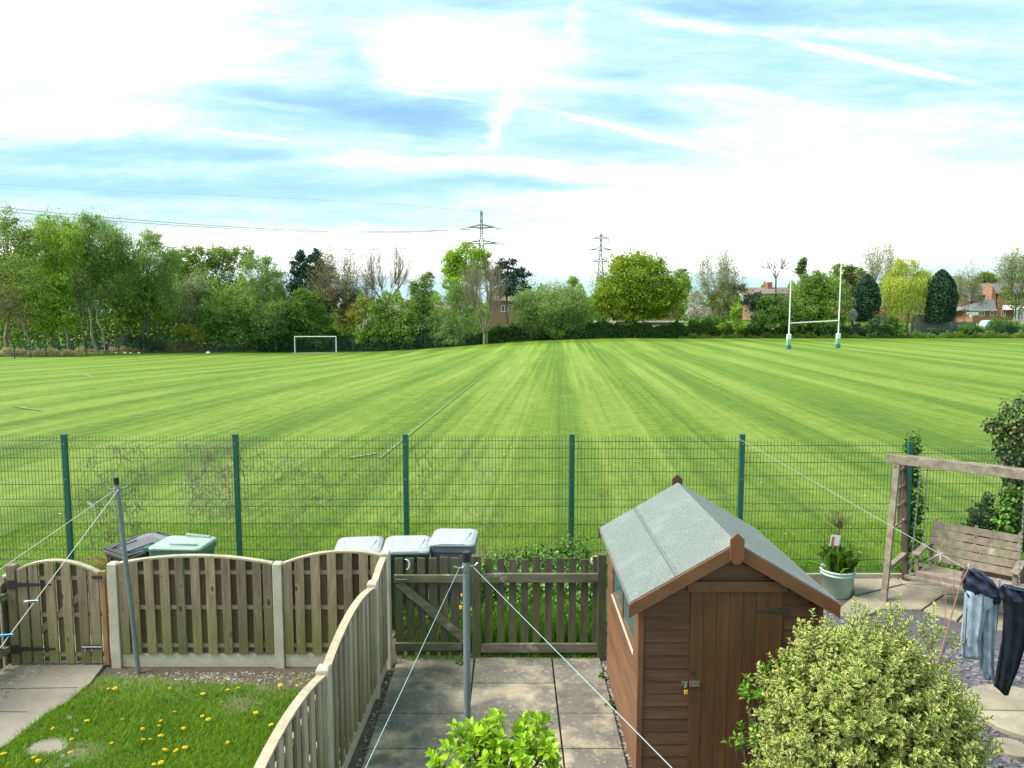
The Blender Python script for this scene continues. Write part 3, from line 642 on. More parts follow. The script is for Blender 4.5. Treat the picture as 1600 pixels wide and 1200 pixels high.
# white hook hanging over the picket gate
mb = MB(); pts = [Vector((-1.19 + .045 * math.cos(a), GY - .03, 1.10 + .06 * math.sin(a))) for a in [R(100 - 20 * i) for i in range(10)]]
mb.tube(pts, [.004 + .006 * math.sin(math.pi * i / 9) for i in range(10)], 6); tag(obj('gate_hook', mb, mat('white_plastic', (.72, .72, .7), rough=.4), smooth=True), 'small white curved plastic hook hanging over the picket gate', 'hook')
# ------------------------------------------------------------ wheelie bins
m_lidg = mat('lid_grey_sky_sheen', (.40, .42, .45), (.32, .34, .37), scale=5, rough=.33, coat=.5, bump=.002, bscale=30)  # pale base colour stands in for bright sky mirrored in the lid
m_lidl = mat('lid_green_sky_sheen', (.30, .43, .36), (.22, .34, .28), scale=5, rough=.22, coat=1, spec=1)  # green paled so the colour carries the white sky sheen
m_lidb = mat('lid_black', (.06, .06, .065), (.02, .02, .023), scale=3, rough=.1, coat=1, spec=1)
m_bgrey = mat('bin_grey', (.17, .185, .21), (.13, .145, .165), scale=4, rough=.5, extra=((.22, .22, .2), 8, .62, .75))
m_bdark = mat('bin_dark_green', (.022, .062, .052), (.016, .045, .038), scale=4, rough=.5, extra=((.08, .10, .08), 8, .62, .75))
m_bgreen = mat('bin_green', (.055, .20, .11), (.04, .155, .085), scale=4, rough=.5)
m_rubber = mat('rubber', (.02, .02, .02), rough=.8)
m_capbin = mat('bin_black', (.03, .03, .033), rough=.35)
def wheelie(label, loc, rz, mb_, ml, tilt=0, H=1.07, W=.58, D=.62, flatlid=False, group='wheelie bins behind the fence'):
    t = thing('wheelie_bin', label, 'bin', loc, rz, group)
    # local: front is -y, hinge and wheels at +y
    def ring(z, w, d, r, yo=0):
        P = []
        for cx_, cy_, a0 in ((w / 2 - r, d / 2 - r, 0), (-w / 2 + r, d / 2 - r, 90), (-w / 2 + r, -d / 2 + r, 180), (w / 2 - r, -d / 2 + r, 270)):
            for k in range(4): a = R(a0 + k * 30); P.append(Vector((cx_ + r * math.cos(a), cy_ + r * math.sin(a) + yo, z)))
        return P
    def loft(rings):
        mb = MB()
        for q in rings: mb.v += q
        n = len(rings[0])
        for i in range(len(rings) - 1):
            for j in range(n): mb.f.append((i * n + j, i * n + (j + 1) % n, (i + 1) * n + (j + 1) % n, (i + 1) * n + j))
        mb.f.append(tuple(reversed(range(n)))); mb.f.append(tuple((len(rings) - 1) * n + j for j in range(n))); return mb
    h = H - .09
    body = loft([ring(.04, W * .78, D * .66, .04, .04), ring(.25, W * .82, D * .74, .04, .02), ring(h * .93, W * .93, D * .92, .05), ring(h * .935, W * .98, D * .97, .05), ring(h, W * .98, D * .97, .05), ring(h, W * .9, D * .88, .05)])
    for x in (-.12, .12): body.prism([(x - .02, -D * .36, .25), (x + .02, -D * .36, .25), (x + .02, -D * .46, h * .9), (x - .02, -D * .46, h * .9)], (0, -.012, 0))
    obj('body', body, mb_, t, local=True, bevel=.004)
    lid = loft([ring(h + .004, W, D, .06), ring(h + .03, W * 1.01, D * 1.01, .07), ring(h + .045, W * .97, D * .98, .07), ring(h + (.055 if flatlid else .07), W * .84, D * .86, .07), ring(h + (.058 if flatlid else .085), W * .5, D * .6, .07)])
    if tilt:
        for v in lid.v:
            q = Matrix.Rotation(tilt, 3, 'X') @ (v - Vector((0, D / 2, h))); v.xyz = q + Vector((0, D / 2, h))
    l = obj('lid', lid, ml, t, local=True, smooth=False, bevel=.008)
    rb = MB()
    for x in (-.16, .16): rb.bar((x, -D * .40, h + .07), (x * 1.25, D * .1, h + .082), .03, .02); 
    rb.bar((-.16, -D * .46, h + .035), (.16, -D * .46, h + .035), .05, .03)
    if tilt:
        for v in rb.v:
            q = Matrix.Rotation(tilt, 3, 'X') @ (v - Vector((0, D / 2, h))); v.xyz = q + Vector((0, D / 2, h))
    obj('lid_rib', rb, ml, l, local=True, bevel=.006)
    hb = MB(); hb.tube([(-W / 2 + .03, D / 2 + .05, h + .02), (W / 2 - .03, D / 2 + .05, h + .02)], .016, 8)
    for x in (-W / 2 + .05, 0, W / 2 - .05): hb.box((x, D / 2 + .02, h + .01), (.05, .07, .05))
    obj('handle', hb, mb_, t, local=True)
    for s in (-1, 1):
        wb = MB(); wb.tube([(s * (W / 2 - .07), D / 2 - .02, .1), (s * (W / 2 - .02), D / 2 - .02, .1)], .1, 16); obj('wheel', wb, m_rubber, t, local=True)
    return t
wheelie('grey wheelie bin with pale domed lid, leftmost of the three behind the picket gate', (-1.91, 9.0, 0), R(6), m_bgrey, m_lidg, H=1.06)
wheelie('dark green wheelie bin with pale grey lid between the two grey bins', (-1.30, 8.95, 0), R(3), m_bdark, m_lidg, H=1.09)
wheelie('blue grey wheelie bin with pale lid behind the picket gate, nearest the clothes pole', (-.735, 9.15, 0), R(-2), m_bgrey, m_lidg, H=1.12)
wheelie('bin with a large black shiny lid resting askew behind the board fence', (-4.62, 8.95, 0), R(-35), m_capbin, m_lidb, tilt=R(6), W=.60, D=.66, H=1.12, flatlid=True)
wheelie('bright green wheelie bin with smooth green lid standing side on behind the board fence', (-4.06, 8.9, 0), R(86), m_bgreen, m_lidl, H=1.13, W=.50, D=.66, flatlid=True)
# ------------------------------------------------------------ shed
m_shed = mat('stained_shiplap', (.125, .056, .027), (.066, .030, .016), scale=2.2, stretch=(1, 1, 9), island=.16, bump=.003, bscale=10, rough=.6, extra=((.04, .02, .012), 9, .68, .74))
m_shed_lit = mat('stained_shiplap_lit', (.185, .092, .048), (.11, .055, .029), scale=2.2, stretch=(1, 1, 9), island=.14, bump=.003, bscale=10, rough=.55)  # lighter copy of the shiplap stain, the sunlit side put into the colour
m_door = mat('stained_door', (.13, .055, .019), (.072, .032, .013), scale=1.8, stretch=(9, 9, 1), island=.12, bump=.003, bscale=8, rough=.55)
m_barge = mat('stained_trim', (.17, .072, .031), (.115, .048, .022), scale=2, stretch=(3, 3, 3), island=.08, rough=.5, bump=.002)
m_felt = mat('roof_felt', (.195, .225, .215), (.085, .105, .10), scale=75, detail=2, rough=.9, bump=.003, extra=[((.21, .235, .22), 3, .5, .9), ((.16, .185, .175), 1.2, .56, .85)])
m_glass = mat('window_glass', (.10, .20, .19), (.07, .15, .145), scale=2, rough=.08, spec=1, coat=.6)
SX0, SX1, SY0, SY1 = 1.04, 2.48, 5.76, 7.66; SXC = (SX0 + SX1) / 2; AP = 2.085; EV = 1.60
slope = (AP - EV) / (SX1 - SXC + .10)
rz_at = lambda x: AP - abs(x - SXC) * slope
shed = thing('garden_shed', 'brown stained timber garden shed with grey felt roof and padlocked door', 'shed', (SXC, SY0, 0))
def lap_board(mb, a, b, z0, h, n, t=.014):       # shiplap board: bottom edge stands proud
    a = Vector(a); b = Vector(b); n = Vector(n)
    za, zb_ = Vector((0, 0, z0)), Vector((0, 0, z0 + h - .004))
    P = [a + za, a + za + n * t, a + zb_ + n * (t * .55), a + zb_]
    mb.prism(P, b - a)
def wallpiece(x0, x1, y, z0, z1, sgn, m, roofcut=True):
    mb = MB(); z = z0
    while z < z1 - .01:
        h = min(.108, z1 - z); xa, xb = x0, x1
        if roofcut:
            lim = (AP - .03 - (z + h)) / slope
            if lim < .02: lim = .02
            xa = max(x0, SXC - lim); xb = min(x1, SXC + lim)
        if xb - xa > .03: lap_board(mb, (xa, y, 0), (xb, y, 0), z, h, (0, sgn, 0))
        z += .108
    return mb
DX0, DX1 = 1.435, 2.175
mbf = MB()
for (a, b, z0, z1) in ((SX0, DX0, .06, 2.0), (DX1, SX1, .06, 2.0), (DX0, DX1, 1.68, 2.0)):
    w_ = wallpiece(a, b, SY0, z0, z1, -1, m_shed); o_ = len(mbf.v); mbf.v += w_.v; mbf.f += [tuple(i + o_ for i in f) for f in w_.f]
core = MB(); mbf.prism([(SX0, SY0 + .012, .05), (SX1, SY0 + .012, .05), (SX1, SY0 + .012, rz_at(SX1) - .02), (SXC, SY0 + .012, AP - .03), (SX0, SY0 + .012, rz_at(SX0) - .02)], (0, .02, 0))
wf_ = obj('front_wall', mbf, m_shed, shed)
mb = MB(); mb.prism([(SX0, SY1, .05), (SX1, SY1, .05), (SX1, SY1, rz_at(SX1) - .02), (SXC, SY1, AP - .03), (SX0, SY1, rz_at(SX0) - .02)], (0, -.03, 0)); obj('back_wall', mb, m_shed, shed)
WZ0, WZ1, WA, WB = 1.075, 1.52, 6.0, 7.30
mb = MB(); z = .06
while z < 1.45:
    for (ya, yb) in (((SY0, SY1),) if z + .108 < WZ0 else ((SY0, WA), (WB, SY1))):
        lap_board(mb, (SX0, ya + .0, 0), (SX0, yb, 0), z, .108, (-1, 0, 0), .02)
    z += .108
mb.span((SX0 + .001, SY0 + .03, .06), (SX0 + .015, SY1 - .03, WZ0 - .02)); obj('side_wall', mb, m_shed_lit, shed)
mb = MB(); z = .06
while z < 1.45: lap_board(mb, (SX1, SY0, 0), (SX1, SY1, 0), z, .108, (1, 0, 0)); z += .108
obj('side_wall', mb, m_shed_lit, shed)
mb = MB(); ym = 6.66
mb.span((SX0 - .012, WA, WZ0 - .035), (SX0 + .03, WB, WZ0)); mb.span((SX0 - .01, WA, WZ1), (SX0 + .03, WB, WZ1 + .05))
for y in (WA, ym, WB): mb.span((SX0 - .011, y - .02, WZ0), (SX0 + .03, y + .02, WZ1))
wfr = obj('window_frame', mb, m_barge, shed)
for a, b in ((WA + .02, ym - .02), (ym + .02, WB - .02)):
    mb = MB(); mb.span((SX0 + .0, a, WZ0), (SX0 + .006, b, WZ1)); obj('window_pane', mb, m_glass, wfr)
mb = MB(); mb.span((SX0 - .026, WA - .02, WZ0 - .046), (SX0 + .01, WB + .02, WZ0 - .036)); obj('window_sill', mb, mat('sill_pale', (.6, .5, .4), (.45, .36, .28), scale=5), wfr)
for x in (SX0, SX1):
    mb = MB(); s = -1 if x == SX0 else 1
    mb.span((x - .022 if s < 0 else x - .02, SY0 - .024, .05), (x + .02 if s < 0 else x + .022, SY0 + .012, rz_at(x) - .05)); obj('corner_trim', mb, m_barge, shed)
# roof: two felted slopes with small thickness
RY0, RY1 = SY0 - .10, SY1 + .05; ov = .10
roof = MB()
for s in (-1, 1):
    e = SXC + s * (SXC - SX0 + ov); ez = AP - (SXC - SX0 + ov) * slope
    n = 14; dz = [random.uniform(-.0035, .0035) for _ in range(n + 1)]; de = [random.uniform(-.006, .004) for _ in range(n + 1)]
    for k in range(n):                                  # slightly uneven felt
        ya, yb = RY0 + (RY1 - RY0) * k / n, RY0 + (RY1 - RY0) * (k + 1) / n
        P = [(SXC, ya, AP + dz[k] * .5), (e, ya, ez + de[k]), (e, yb, ez + de[k + 1]), (SXC, yb, AP + dz[k + 1] * .5)]
        P = [Vector(p) + Vector((0, 0, .022)) for p in P]
        if s > 0: P = P[::-1]
        roof.prism([p - Vector((0, 0, .02)) for p in P], (0, 0, .02))
    roof.prism([(e - s * .002, RY0, ez - .03), (e + s * .004, RY0, ez - .03), (e + s * .004, RY0, ez + .022), (e - s * .002, RY0, ez + .022)], (0, RY1 - RY0, 0))
rf = obj('roof', roof, m_felt, shed)
mb = MB(); off = .5
for s in (-1, 1):
    xa = SXC + s * off; za = AP - off * slope + .0235
    mb.bar((xa, RY0, za), (xa, RY1, za), .30, .003, up=(s * slope, 0, 1)) if False else None
xa = SXC - .47
za = AP - .47 * slope + .0225
mb.prism([(xa - .004, RY0, za - .004 * slope), (xa - .004, RY0, za + .004), (xa + .006, RY0, za + .006 * slope + .004), (xa + .006, RY0, za + .006 * slope)], (0, RY1 - RY0, 0))
for k in range(34): 
    y = RY0 + .05 + k * .06; mb.box((xa + .022, y, za + .022 * slope + .002), (.012, .012, .004))
o = obj('felt_seam', mb, mat('felt_seam', (.12, .13, .13), (.08, .09, .09), scale=60), rf)
for (y, lab) in ((RY0, 'front'), (RY1, 'back')):
    t = -.02 if lab == 'front' else .02
    for s in (-1, 1):
        e = SXC + s * (SXC - SX0 + ov + .015); ez = AP - (SXC - SX0 + ov + .015) * slope
        mb = MB(); P = [(SXC, y, AP + .012), (e, y, ez + .012), (e, y, ez - .095), (SXC, y, AP - .10)]
        mb.prism(P, (0, t, 0)); obj('bargeboard', mb, m_barge, shed)
    mb = MB(); yy = y + t; w = .054
    mb.prism([(SXC - w, yy, AP + .055), (SXC, yy, AP + .105), (SXC + w, yy, AP + .055), (SXC + w, yy, AP - .105), (SXC + w * .4, yy, AP - .145), (SXC - w * .4, yy, AP - .145), (SXC - w, yy, AP - .105)], (0, t, 0))
    obj('finial', mb, mat('finial_stain', (.19, .075, .028), (.14, .055, .02), scale=3, stretch=(4, 4, 1), rough=.5) if lab == 'front' else m_shed, shed)
mb = MB(); n = 7; w = (DX1 - DX0) / n
for i in range(n): mb.span((DX0 + i * w + .0015, SY0 - .022, .07), (DX0 + (i + 1) * w - .0015, SY0 - .004, 1.672))
door = obj('door', mb, m_door, shed)
mb = MB(); mb.span((DX0 - .03, SY0 - .045, 1.68), (DX1 + .03, SY0 - .015, 1.765)); obj('lintel', mb, m_barge, shed, bevel=.003)
for z in (1.52, .55):
    mb = MB(); y = SY0 - .024; mb.prism([(DX1 + .04, y, z - .045), (DX1 - .0, y, z - .045), (DX1 - .0, y, z - .02), (DX1 - .23, y, z - .006), (DX1 - .23, y, z + .008), (DX1, y, z + .02), (DX1, y, z + .045), (DX1 + .04, y, z + .045)], (0, -.006, 0)); obj('strap_hinge', mb, mat('dull_iron', (.03, .028, .022), (.05, .045, .035), scale=30, rough=.6), shed)
mb = MB(); mb.span((DX0 + .0, SY0 - .036, .885), (DX0 + .085, SY0 - .024, .93)); mb.span((DX0 - .06, SY0 - .03, .89), (DX0 - .01, SY0 - .018, .925)); mb.tube([(DX0 - .03, SY0 - .03, .9), (DX0 - .03, SY0 - .06, .905), (DX0 - .03, SY0 - .03, .92)], .004, 6)
obj('hasp', mb, mat('galvanised', (.30, .28, .25), (.2, .18, .16), scale=20, rough=.45, metallic=.6), shed)
mb = MB(); mb.box((DX0 + .03, SY0 - .03, 1.0), (.018, .012, .018)); obj('keyhole', mb, m_iron, door)
pl = thing('padlock', 'small brass yellow padlock hanging from the hasp of the shed door', 'padlock', (DX0 - .03, SY0 - .06, .83))
mb = MB(); mb.box((DX0 - .03, SY0 - .055, .850), (.032, .016, .038)); obj('lock_body', mb, mat('brass_yellow', (.62, .38, .03), (.5, .3, .03), scale=9, rough=.35), pl, bevel=.006)
mb = MB(); mb.tube([(DX0 - .03 + .014 * math.cos(a), SY0 - .055, .872 + .025 * math.sin(a)) for a in [math.pi * i / 8 for i in range(9)]], .003, 6); obj('shackle', mb, m_bolt, pl)
# shed floor bearers
mb = MB(); 
for y in (SY0 + .05, 6.7, SY1 - .06): mb.box((SXC, y, .03), (1.45, .06, .06))
obj('bearer', mb, m_mossw, shed)
# ------------------------------------------------------------ clothes poles, lines, pegs
m_pole = mat('galvanised_pole', (.21, .245, .27), (.15, .18, .20), scale=5, stretch=(3, 3, .4), rough=.45, metallic=.3, extra=((.3, .33, .34), 9, .6, .75))
m_capb = mat('black_cap', (.015, .015, .016), rough=.35)
def pole(label, base, top, r, ang):
    t = thing('clothes_pole', label, 'clothes pole', base); b, e = Vector(base), Vector(top); d = (e - b).normalized()
    mb = MB(); mb.tube([b, e], r, 16); obj('pole', mb, m_pole, t, smooth=False)
    mb = MB(); mb.tube([e - d * .005, e + d * .075], r * 1.08, 14); obj('cap', mb, m_capb, t, bevel=.004)
    mb = MB(); mb.tube([e - d * .075, e - d * .03], r * 1.22, 14); col = obj('collar', mb, m_bolt, t)
    for a in (ang, ang + 180):
        v = Vector((math.cos(R(a)), math.sin(R(a)), 0)); mb = MB(); mb.tube([e - d * .05 + v * r, e - d * .045 + v * (r + .045), e - d * .03 + v * (r + .07)], [.009, .007, .008], 8); obj('hook', mb, m_bolt, t)
    return e - d * .045
tl = pole('leaning grey metal clothes pole standing at the edge of the lawn', (-4.06, 7.70, 0), (-4.19, 7.70, 2.09), .024, 20)
tc_ = pole('upright grey metal clothes pole on the paved path in front of the picket gate', (-.356, 5.6, 0), (-.356, 5.6, 1.975), .028, 25)
m_rope = mat('rope', (.62, .62, .58), (.42, .42, .4), scale=200, rough=.8)
m_ropeb = mat('blue_line', (.42, .55, .62), (.3, .42, .5), scale=200, rough=.5)
def line(label, a, b, sag, m, r=.0032, n=24):
    a, b = Vector(a), Vector(b); mb = MB()
    mb.tube([a + (b - a) * (i / n) - Vector((0, 0, sag * 4 * (i / n) * (1 - i / n))) for i in range(n + 1)], r, 6); return tag(obj('washing_line', mb, m, smooth=True), label, 'washing line')
e1 = at(0, 890, 6.6); e2 = at(0, 1010, 5.6)
ext = lambda a, b, k: Vector(a) + (Vector(b) - Vector(a)) * k
line('white washing line from the leaning pole to the left edge, upper of the two', tl, ext(tl, e1, 2.0), .0, m_rope)
line('white washing line with blue pegs from the leaning pole, lower of the two', tl + Vector((.02, 0, 0)), ext(tl, e2, 2.0), .0, m_rope)
line('thin blue white line running down left from the upright pole over the paving', tc_ + Vector((-.05, 0, 0)), ext(tc_, at(576, 1200, 2.6), 1.3), 0, m_ropeb, .0016)
line('thin pale blue line running down right from the upright pole to the shed', tc_ + Vector((.05, 0, 0)), ext(tc_, at(1045, 1200, 2.6), 1.3), 0, m_ropeb, .0016)
mb = MB(); mb.tube([tl + Vector((-.03, -.02, .02)), tl + Vector((-.035, -.03, -.15)), tl + Vector((-.02, -.03, -.34))], .003, 5); tag(obj('cord_end', mb, mat('yellow_cord', (.5, .5, .15))), 'short loose yellow cord end dangling from the leaning clothes pole', 'cord')
def peg(label, c, d, m, s=1):
    t = thing('clothes_peg', label, 'peg', c, 0, 'clothes pegs on the lower washing line')
    for sg in (-1, 1):
        mb = MB(); v = Vector((sg * .012, 0, .02)) * s; mb.bar(Vector(c) - Vector(d) * .045 * s + v * 1.2, Vector(c) + Vector(d) * .045 * s + v * .1, .014 * s, .010 * s); obj('jaw', mb, m, t, bevel=.002)
m_pegb = mat('peg_blue', (.07, .42, .68), rough=.4); m_pegp = mat('peg_pale', (.45, .6, .68), rough=.4); m_pegw = mat('peg_grey', (.55, .52, .56), rough=.4)
u_ = (Vector(e2) - tl).normalized()
def on(a, b, f): return Vector(a) + (Vector(b) - Vector(a)) * f
for lab, f, m_, e_ in (('pale blue peg clipped on the lower line in front of the gate', .78, m_pegp, e2), ('bright blue peg clipped on the lower line at the left edge', .955, m_pegb, e2)):
    c = on(tl, e_, f); peg(lab, tuple(c), (.9, 0, .3), m_, 1.25)
c = on(tl, e1, .245); peg('grey peg clipped on the upper line just left of the leaning pole', tuple(c), (.7, 0, -.5), m_pegw, .9)
# ------------------------------------------------------------ swing
m_gw = mat('greyed_timber', (.29, .25, .19), (.13, .105, .075), knots=9, scale=2.5, stretch=(4, 4, 4), island=.16, bump=.004, bscale=12, rough=.85, extra=[((.10, .08, .06), 14, .68, .73), ((.42, .38, .31), 5, .6, .76)])
m_dw = mat('brown_timber', (.13, .09, .06), (.075, .055, .04), scale=2.5, stretch=(4, 4, 1), island=.16, bump=.004, rough=.85)
SWR = R(-42)
sw = thing('garden_swing_stand', 'greyed timber frame with ladder side and twin top beams holding the garden swing seat', 'swing frame', (5.35, 10.02, 0), SWR)
# local x along the beam, local y away from the viewer; origin under the left end
def lobj(name, mb, m, parent, bevel=.004): return obj(name, mb, m, parent, local=True, bevel=bevel)
ux = Vector((math.cos(SWR), math.sin(SWR), 0)); uy = Vector((-math.sin(SWR), math.cos(SWR), 0))
for x0 in (0, 1.95):
    mb = MB(); mb.bar((x0, -.50, 0), (x0, -.17, 1.87), .075, .075, up=(1, 0, 0)); lobj('leg', mb, m_gw, sw)
    mb = MB(); mb.bar((x0, .56, 0), (x0, .17, 1.87), .075, .075, up=(1, 0, 0)); lobj('leg', mb, m_dw, sw)
    mb = MB(); mb.bar((x0, -.41, .45), (x0, .46, .45), .07, .05); lobj('cross_rail', mb, m_gw, sw)
    for z in (.98, 1.25, 1.5, 1.75):
        a = .17 + (1.87 - z) * .18; mb = MB(); mb.bar((x0, -a, z), (x0, a + .01, z), .035, .035); lobj('rung', mb, m_gw, sw)
    mb = MB(); mb.bar((x0, .02, .98), (x0, .02, 1.8), .03, .03, up=(1, 0, 0)); mb.bar((x0, .14, .98), (x0, .13, 1.8), .03, .03, up=(1, 0, 0)); lobj('lattice_upright', mb, m_dw, sw)
for y, z, h, m_ in ((-.19, 1.92, .12, m_gw), (.19, 1.84, .085, m_gw)):
    mb = MB(); mb.bar((-.13, y, z), (2.4, y, z), .05, h); lobj('top_beam', mb, m_, sw)
mb = MB(); mb.bar((.06, 0, 1.95), (2.3, 0, 1.95), .06, .03); lobj('centre_slat', mb, m_gw, sw)
# bench seat
BL = 1.05; bx = .34
bench = thing('hanging_bench', 'weathered slatted garden swing bench hanging on chains inside the timber frame', 'swing seat', tuple(Vector((5.35, 10.02, 0)) + ux * bx), SWR)
for i in range(5):
    mb = MB(); mb.box((BL / 2, -.24 + i * .105, .455 - i * .008), (BL, .095, .022)); lobj('seat_slat', mb, m_gw, bench)
for i in range(5):
    z = .53 + i * .108; y = .27 + (z - .5) * .28; mb = MB(); mb.box((BL / 2, y, z), (BL, .02, .098), Matrix.Rotation(-.27, 3, 'X')); lobj('back_slat', mb, m_gw, bench)
mb = MB(); mb.box((BL / 2, -.30, .42), (BL + .02, .025, .09)); lobj('front_apron', mb, m_gw, bench)
for x in (.03, BL / 2, BL - .03):
    mb = MB(); mb.bar((x, .285, .42), (x, .435, 1.04), .045, .04, up=(1, 0, 0)); lobj('back_stile', mb, m_gw, bench)
for x in (-.025, BL + .025):
    mb = MB(); mb.box((x, -.0, .70), (.09, .62, .03)); lobj('armrest', mb, m_gw, bench)
    mb = MB(); mb.bar((x, -.24, .42), (x, -.24, .69), .05, .05, up=(1, 0, 0)); lobj('arm_post', mb, m_gw, bench)
mb = MB(); mb.bar((-.14, -.33, .38), (BL + .14, -.33, .38), .05, .04); lobj('carrier_beam', mb, m_gw, bench)
mb = MB(); mb.bar((-.14, .3, .38), (BL + .14, .3, .38), .05, .04); lobj('carrier_beam', mb, m_gw, bench)
def chain(a, b, parent):
    a, b = Vector(a), Vector(b); n = int((b - a).length / .03); d = (b - a).normalized(); mb = MB(); s1 = d.cross(Vector((0, 1, 0))).normalized(); s2 = d.cross(s1)
    for i in range(n):
        c = a + (b - a) * (i + .5) / n; s = s1 if i % 2 else s2; pts = [c + d * .02 * math.cos(t) + s * .010 * math.sin(t) for t in [2 * math.pi * k / 8 for k in range(9)]]
        mb.tube(pts, .0035, 4, caps=False)
    obj('chain', mb, m_bolt, parent, local=True)
for x, xt in ((-.08, -.05), (BL + .08, BL + .05)):
    chain((x, -.32, .40), (xt, -.19, 1.86), bench); chain((x, .30, .40), (xt, .19, 1.85), bench)
# dark green board fence behind the swing
bfn = thing('board_fence', 'dark green painted board panel behind the right end of the swing seat', 'fence', (8.0, 10.3, 0))
mb = MB()
for i in range(8): mb.span((7.42 + i * .11, 10.3, 0), (7.52 + i * .11, 10.33, 1.15))
obj('board', mb, mat('dark_green_paint', (.02, .05, .035), (.015, .035, .025), scale=5, island=.2), bfn)
mb = MB(); mb.span((6.75, 10.25, .0), (8.4, 10.33, .32)); tag(obj('timber_sleeper', mb, m_dw), 'low brown timber sleeper on the ground behind the swing seat', 'sleeper')
# ------------------------------------------------------------ flower pot
m_pot = mat('pale_green_pot', (.37, .50, .43), (.31, .44, .37), scale=4, rough=.5)
pt = thing('flower_pot', 'large pale green round plant pot behind the shed roof', 'pot', (4.5, 9.92, 0))
mb = MB(); mb.lathe([(.16, 0), (.17, .01), (.215, .31), (.225, .312), (.228, .335), (.22, .338), (.222, .36), (.232, .362), (.234, .385), (.212, .388), (.205, .33)], (4.5, 9.92, 0), 32); obj('pot_wall', mb, m_pot, pt, smooth=True)
mb = MB(); mb.lathe([(.2, .33), (.2, .345)], (4.5, 9.92, 0), 24); obj('compost', mb, m_soil, pt)
# ------------------------------------------------------------ near plants
def sprig_bush(name, label, cat, base, blobs, n, m_leaf, m_wood, leaf=.034, width=.45, per=10, length=(.1, .22), spread=.8, up=.6, seed=1, twig=.0022, inner=.35, wood='branches', lf='leaves'):
    t = thing(name, label, cat, base); base = np.array(base, float)
    vol = np.array([b[3] * b[4] * b[5] for b in blobs]) ** .66; vol /= vol.sum()
    P, Dd = [], []
    for b, v in zip(blobs, vol):
        k = int(n * v); d = rand_dirs(k); d[:, 2] = np.where(d[:, 2] < -.5, -d[:, 2], d[:, 2])
        rr = rng.uniform(0, 1, k) ** .28; rr = np.where(rng.uniform(0, 1, k) < inner, rr * rng.uniform(.5, 1, k), rr)
        bump = 1 + .13 * np.sin(d[:, 0] * 7 + b[0] * 3) * np.cos(d[:, 2] * 6 + b[1]) + .07 * np.sin(d[:, 1] * 13 + d[:, 0] * 11)
        p = np.array(b[:3]) + d * np.array(b[3:6]) * (rr * bump)[:, None]
        P.append(p); Dd.append(d)
    P = np.concatenate(P); Dd = np.concatenate(Dd); keep = P[:, 2] > base[2] + .04; P, Dd = P[keep], Dd[keep]
    Dd = Dd + rng.normal(size=Dd.shape) * .35 * spread; Dd[:, 2] += up; Dd /= np.linalg.norm(Dd, axis=1)[:, None]
    Ln = rng.uniform(*length, len(P)); LP, LD, LN, LS = [], [], [], []
    side = np.cross(Dd, rand_dirs(len(P))); side /= np.linalg.norm(side, axis=1)[:, None]; oth = np.cross(Dd, side)
    for i in range(per):
        f = (i // 2 + .6) / (per / 2); a = (i // 2) * 1.45 + (i % 2) * math.pi + rng.normal(size=len(P)) * .25
        out = side * np.cos(a)[:, None] + oth * np.sin(a)[:, None]
        open_ = (1.15 - .75 * f)
        LP.append(P + Dd * (Ln * f * .9)[:, None]); LD.append(Dd * (1.2 - open_)+ out * open_); LN.append(Dd + out * -.3); LS.append(leaf * rng.uniform(.7, 1.2, len(P)) * (1.05 - .3 * abs(f - .6)))
    LP, LD, LN, LS = map(np.concatenate, (LP, LD, LN, LS))
    V, Fq, uv = leaves(LP, LD, LN, LS, width=width)
    npmesh(lf, V, Fq, m_leaf, t, uv=uv)
    S = np.concatenate([P, P + Dd * (Ln * .9)[:, None], np.full((len(P), 1), twig), np.full((len(P), 1), twig * .6)], 1)
    big = []
    for k in range(26):
        j = rng.integers(len(P)); q = P[j]; p0 = base + np.array([rng.normal() * .05, rng.normal() * .05, 0]); mid = (p0 + q) / 2 + np.array([0, 0, .1]) + rng.normal(size=3) * .04
        big += [(*p0, *mid, .012, .008), (*mid, *q, .008, .003)]
        for _ in range(6):
            j2 = rng.integers(len(P)); q2 = P[j2]
            if np.linalg.norm(q2 - mid) < .6: big.append((*mid, *q2, .005, .002))
    V, Fq = segs_mesh(np.concatenate([S, np.array(big)]), 3); npmesh(wood, V, Fq, m_wood, t); return t
m_vari = leafmat('variegated_leaf', (.17, .27, .03), (.09, .17, .025), trans=.3, var=.2, edge=(.68, .66, .24), rough=.4, cl=3)
m_twig = mat('twig_bark', (.16, .11, .075), (.08, .055, .04), scale=20)
sprig_bush('variegated_shrub', 'large rounded evergreen shrub with cream edged leaves in front of the shed', 'shrub', (2.45, 4.75, 0),
    [(2.40, 4.85, .95, .64, .58, .74), (2.22, 4.75, .66, .58, .5, .60), (2.14, 4.95, 1.0, .32, .35, .38), (2.72, 4.9, 1.0, .42, .4, .42), (2.66, 4.75, .70, .52, .5, .60), (2.48, 4.95, 1.32, .38, .36, .30), (2.75, 5.0, 1.15, .25, .25, .22), (2.2, 4.3, .45, .45, .45, .5), (2.6, 4.2, .45, .5, .5, .45)],
    7600, m_vari, m_twig, leaf=.044, width=.42, per=10, length=(.06, .17), up=.6, spread=1.1)
sprig_bush('variegated_shrub', 'upright taller cream and green shoots rising from the back of the large shrub', 'shrub', (2.75, 5.15, 0),
    [(2.72, 5.15, 1.55, .10, .10, .28), (2.50, 5.2, 1.5, .09, .1, .22), (3.02, 5.1, 1.45, .1, .1, .27), (3.15, 4.9, 1.08, .26, .1, .05), (3.15, 4.8, .88, .24, .12, .05), (2.1, 5.1, 1.45, .12, .1, .12)], 100, m_vari, m_twig, leaf=.04, width=.42, per=12, length=(.08, .16), up=1.0, inner=.6)
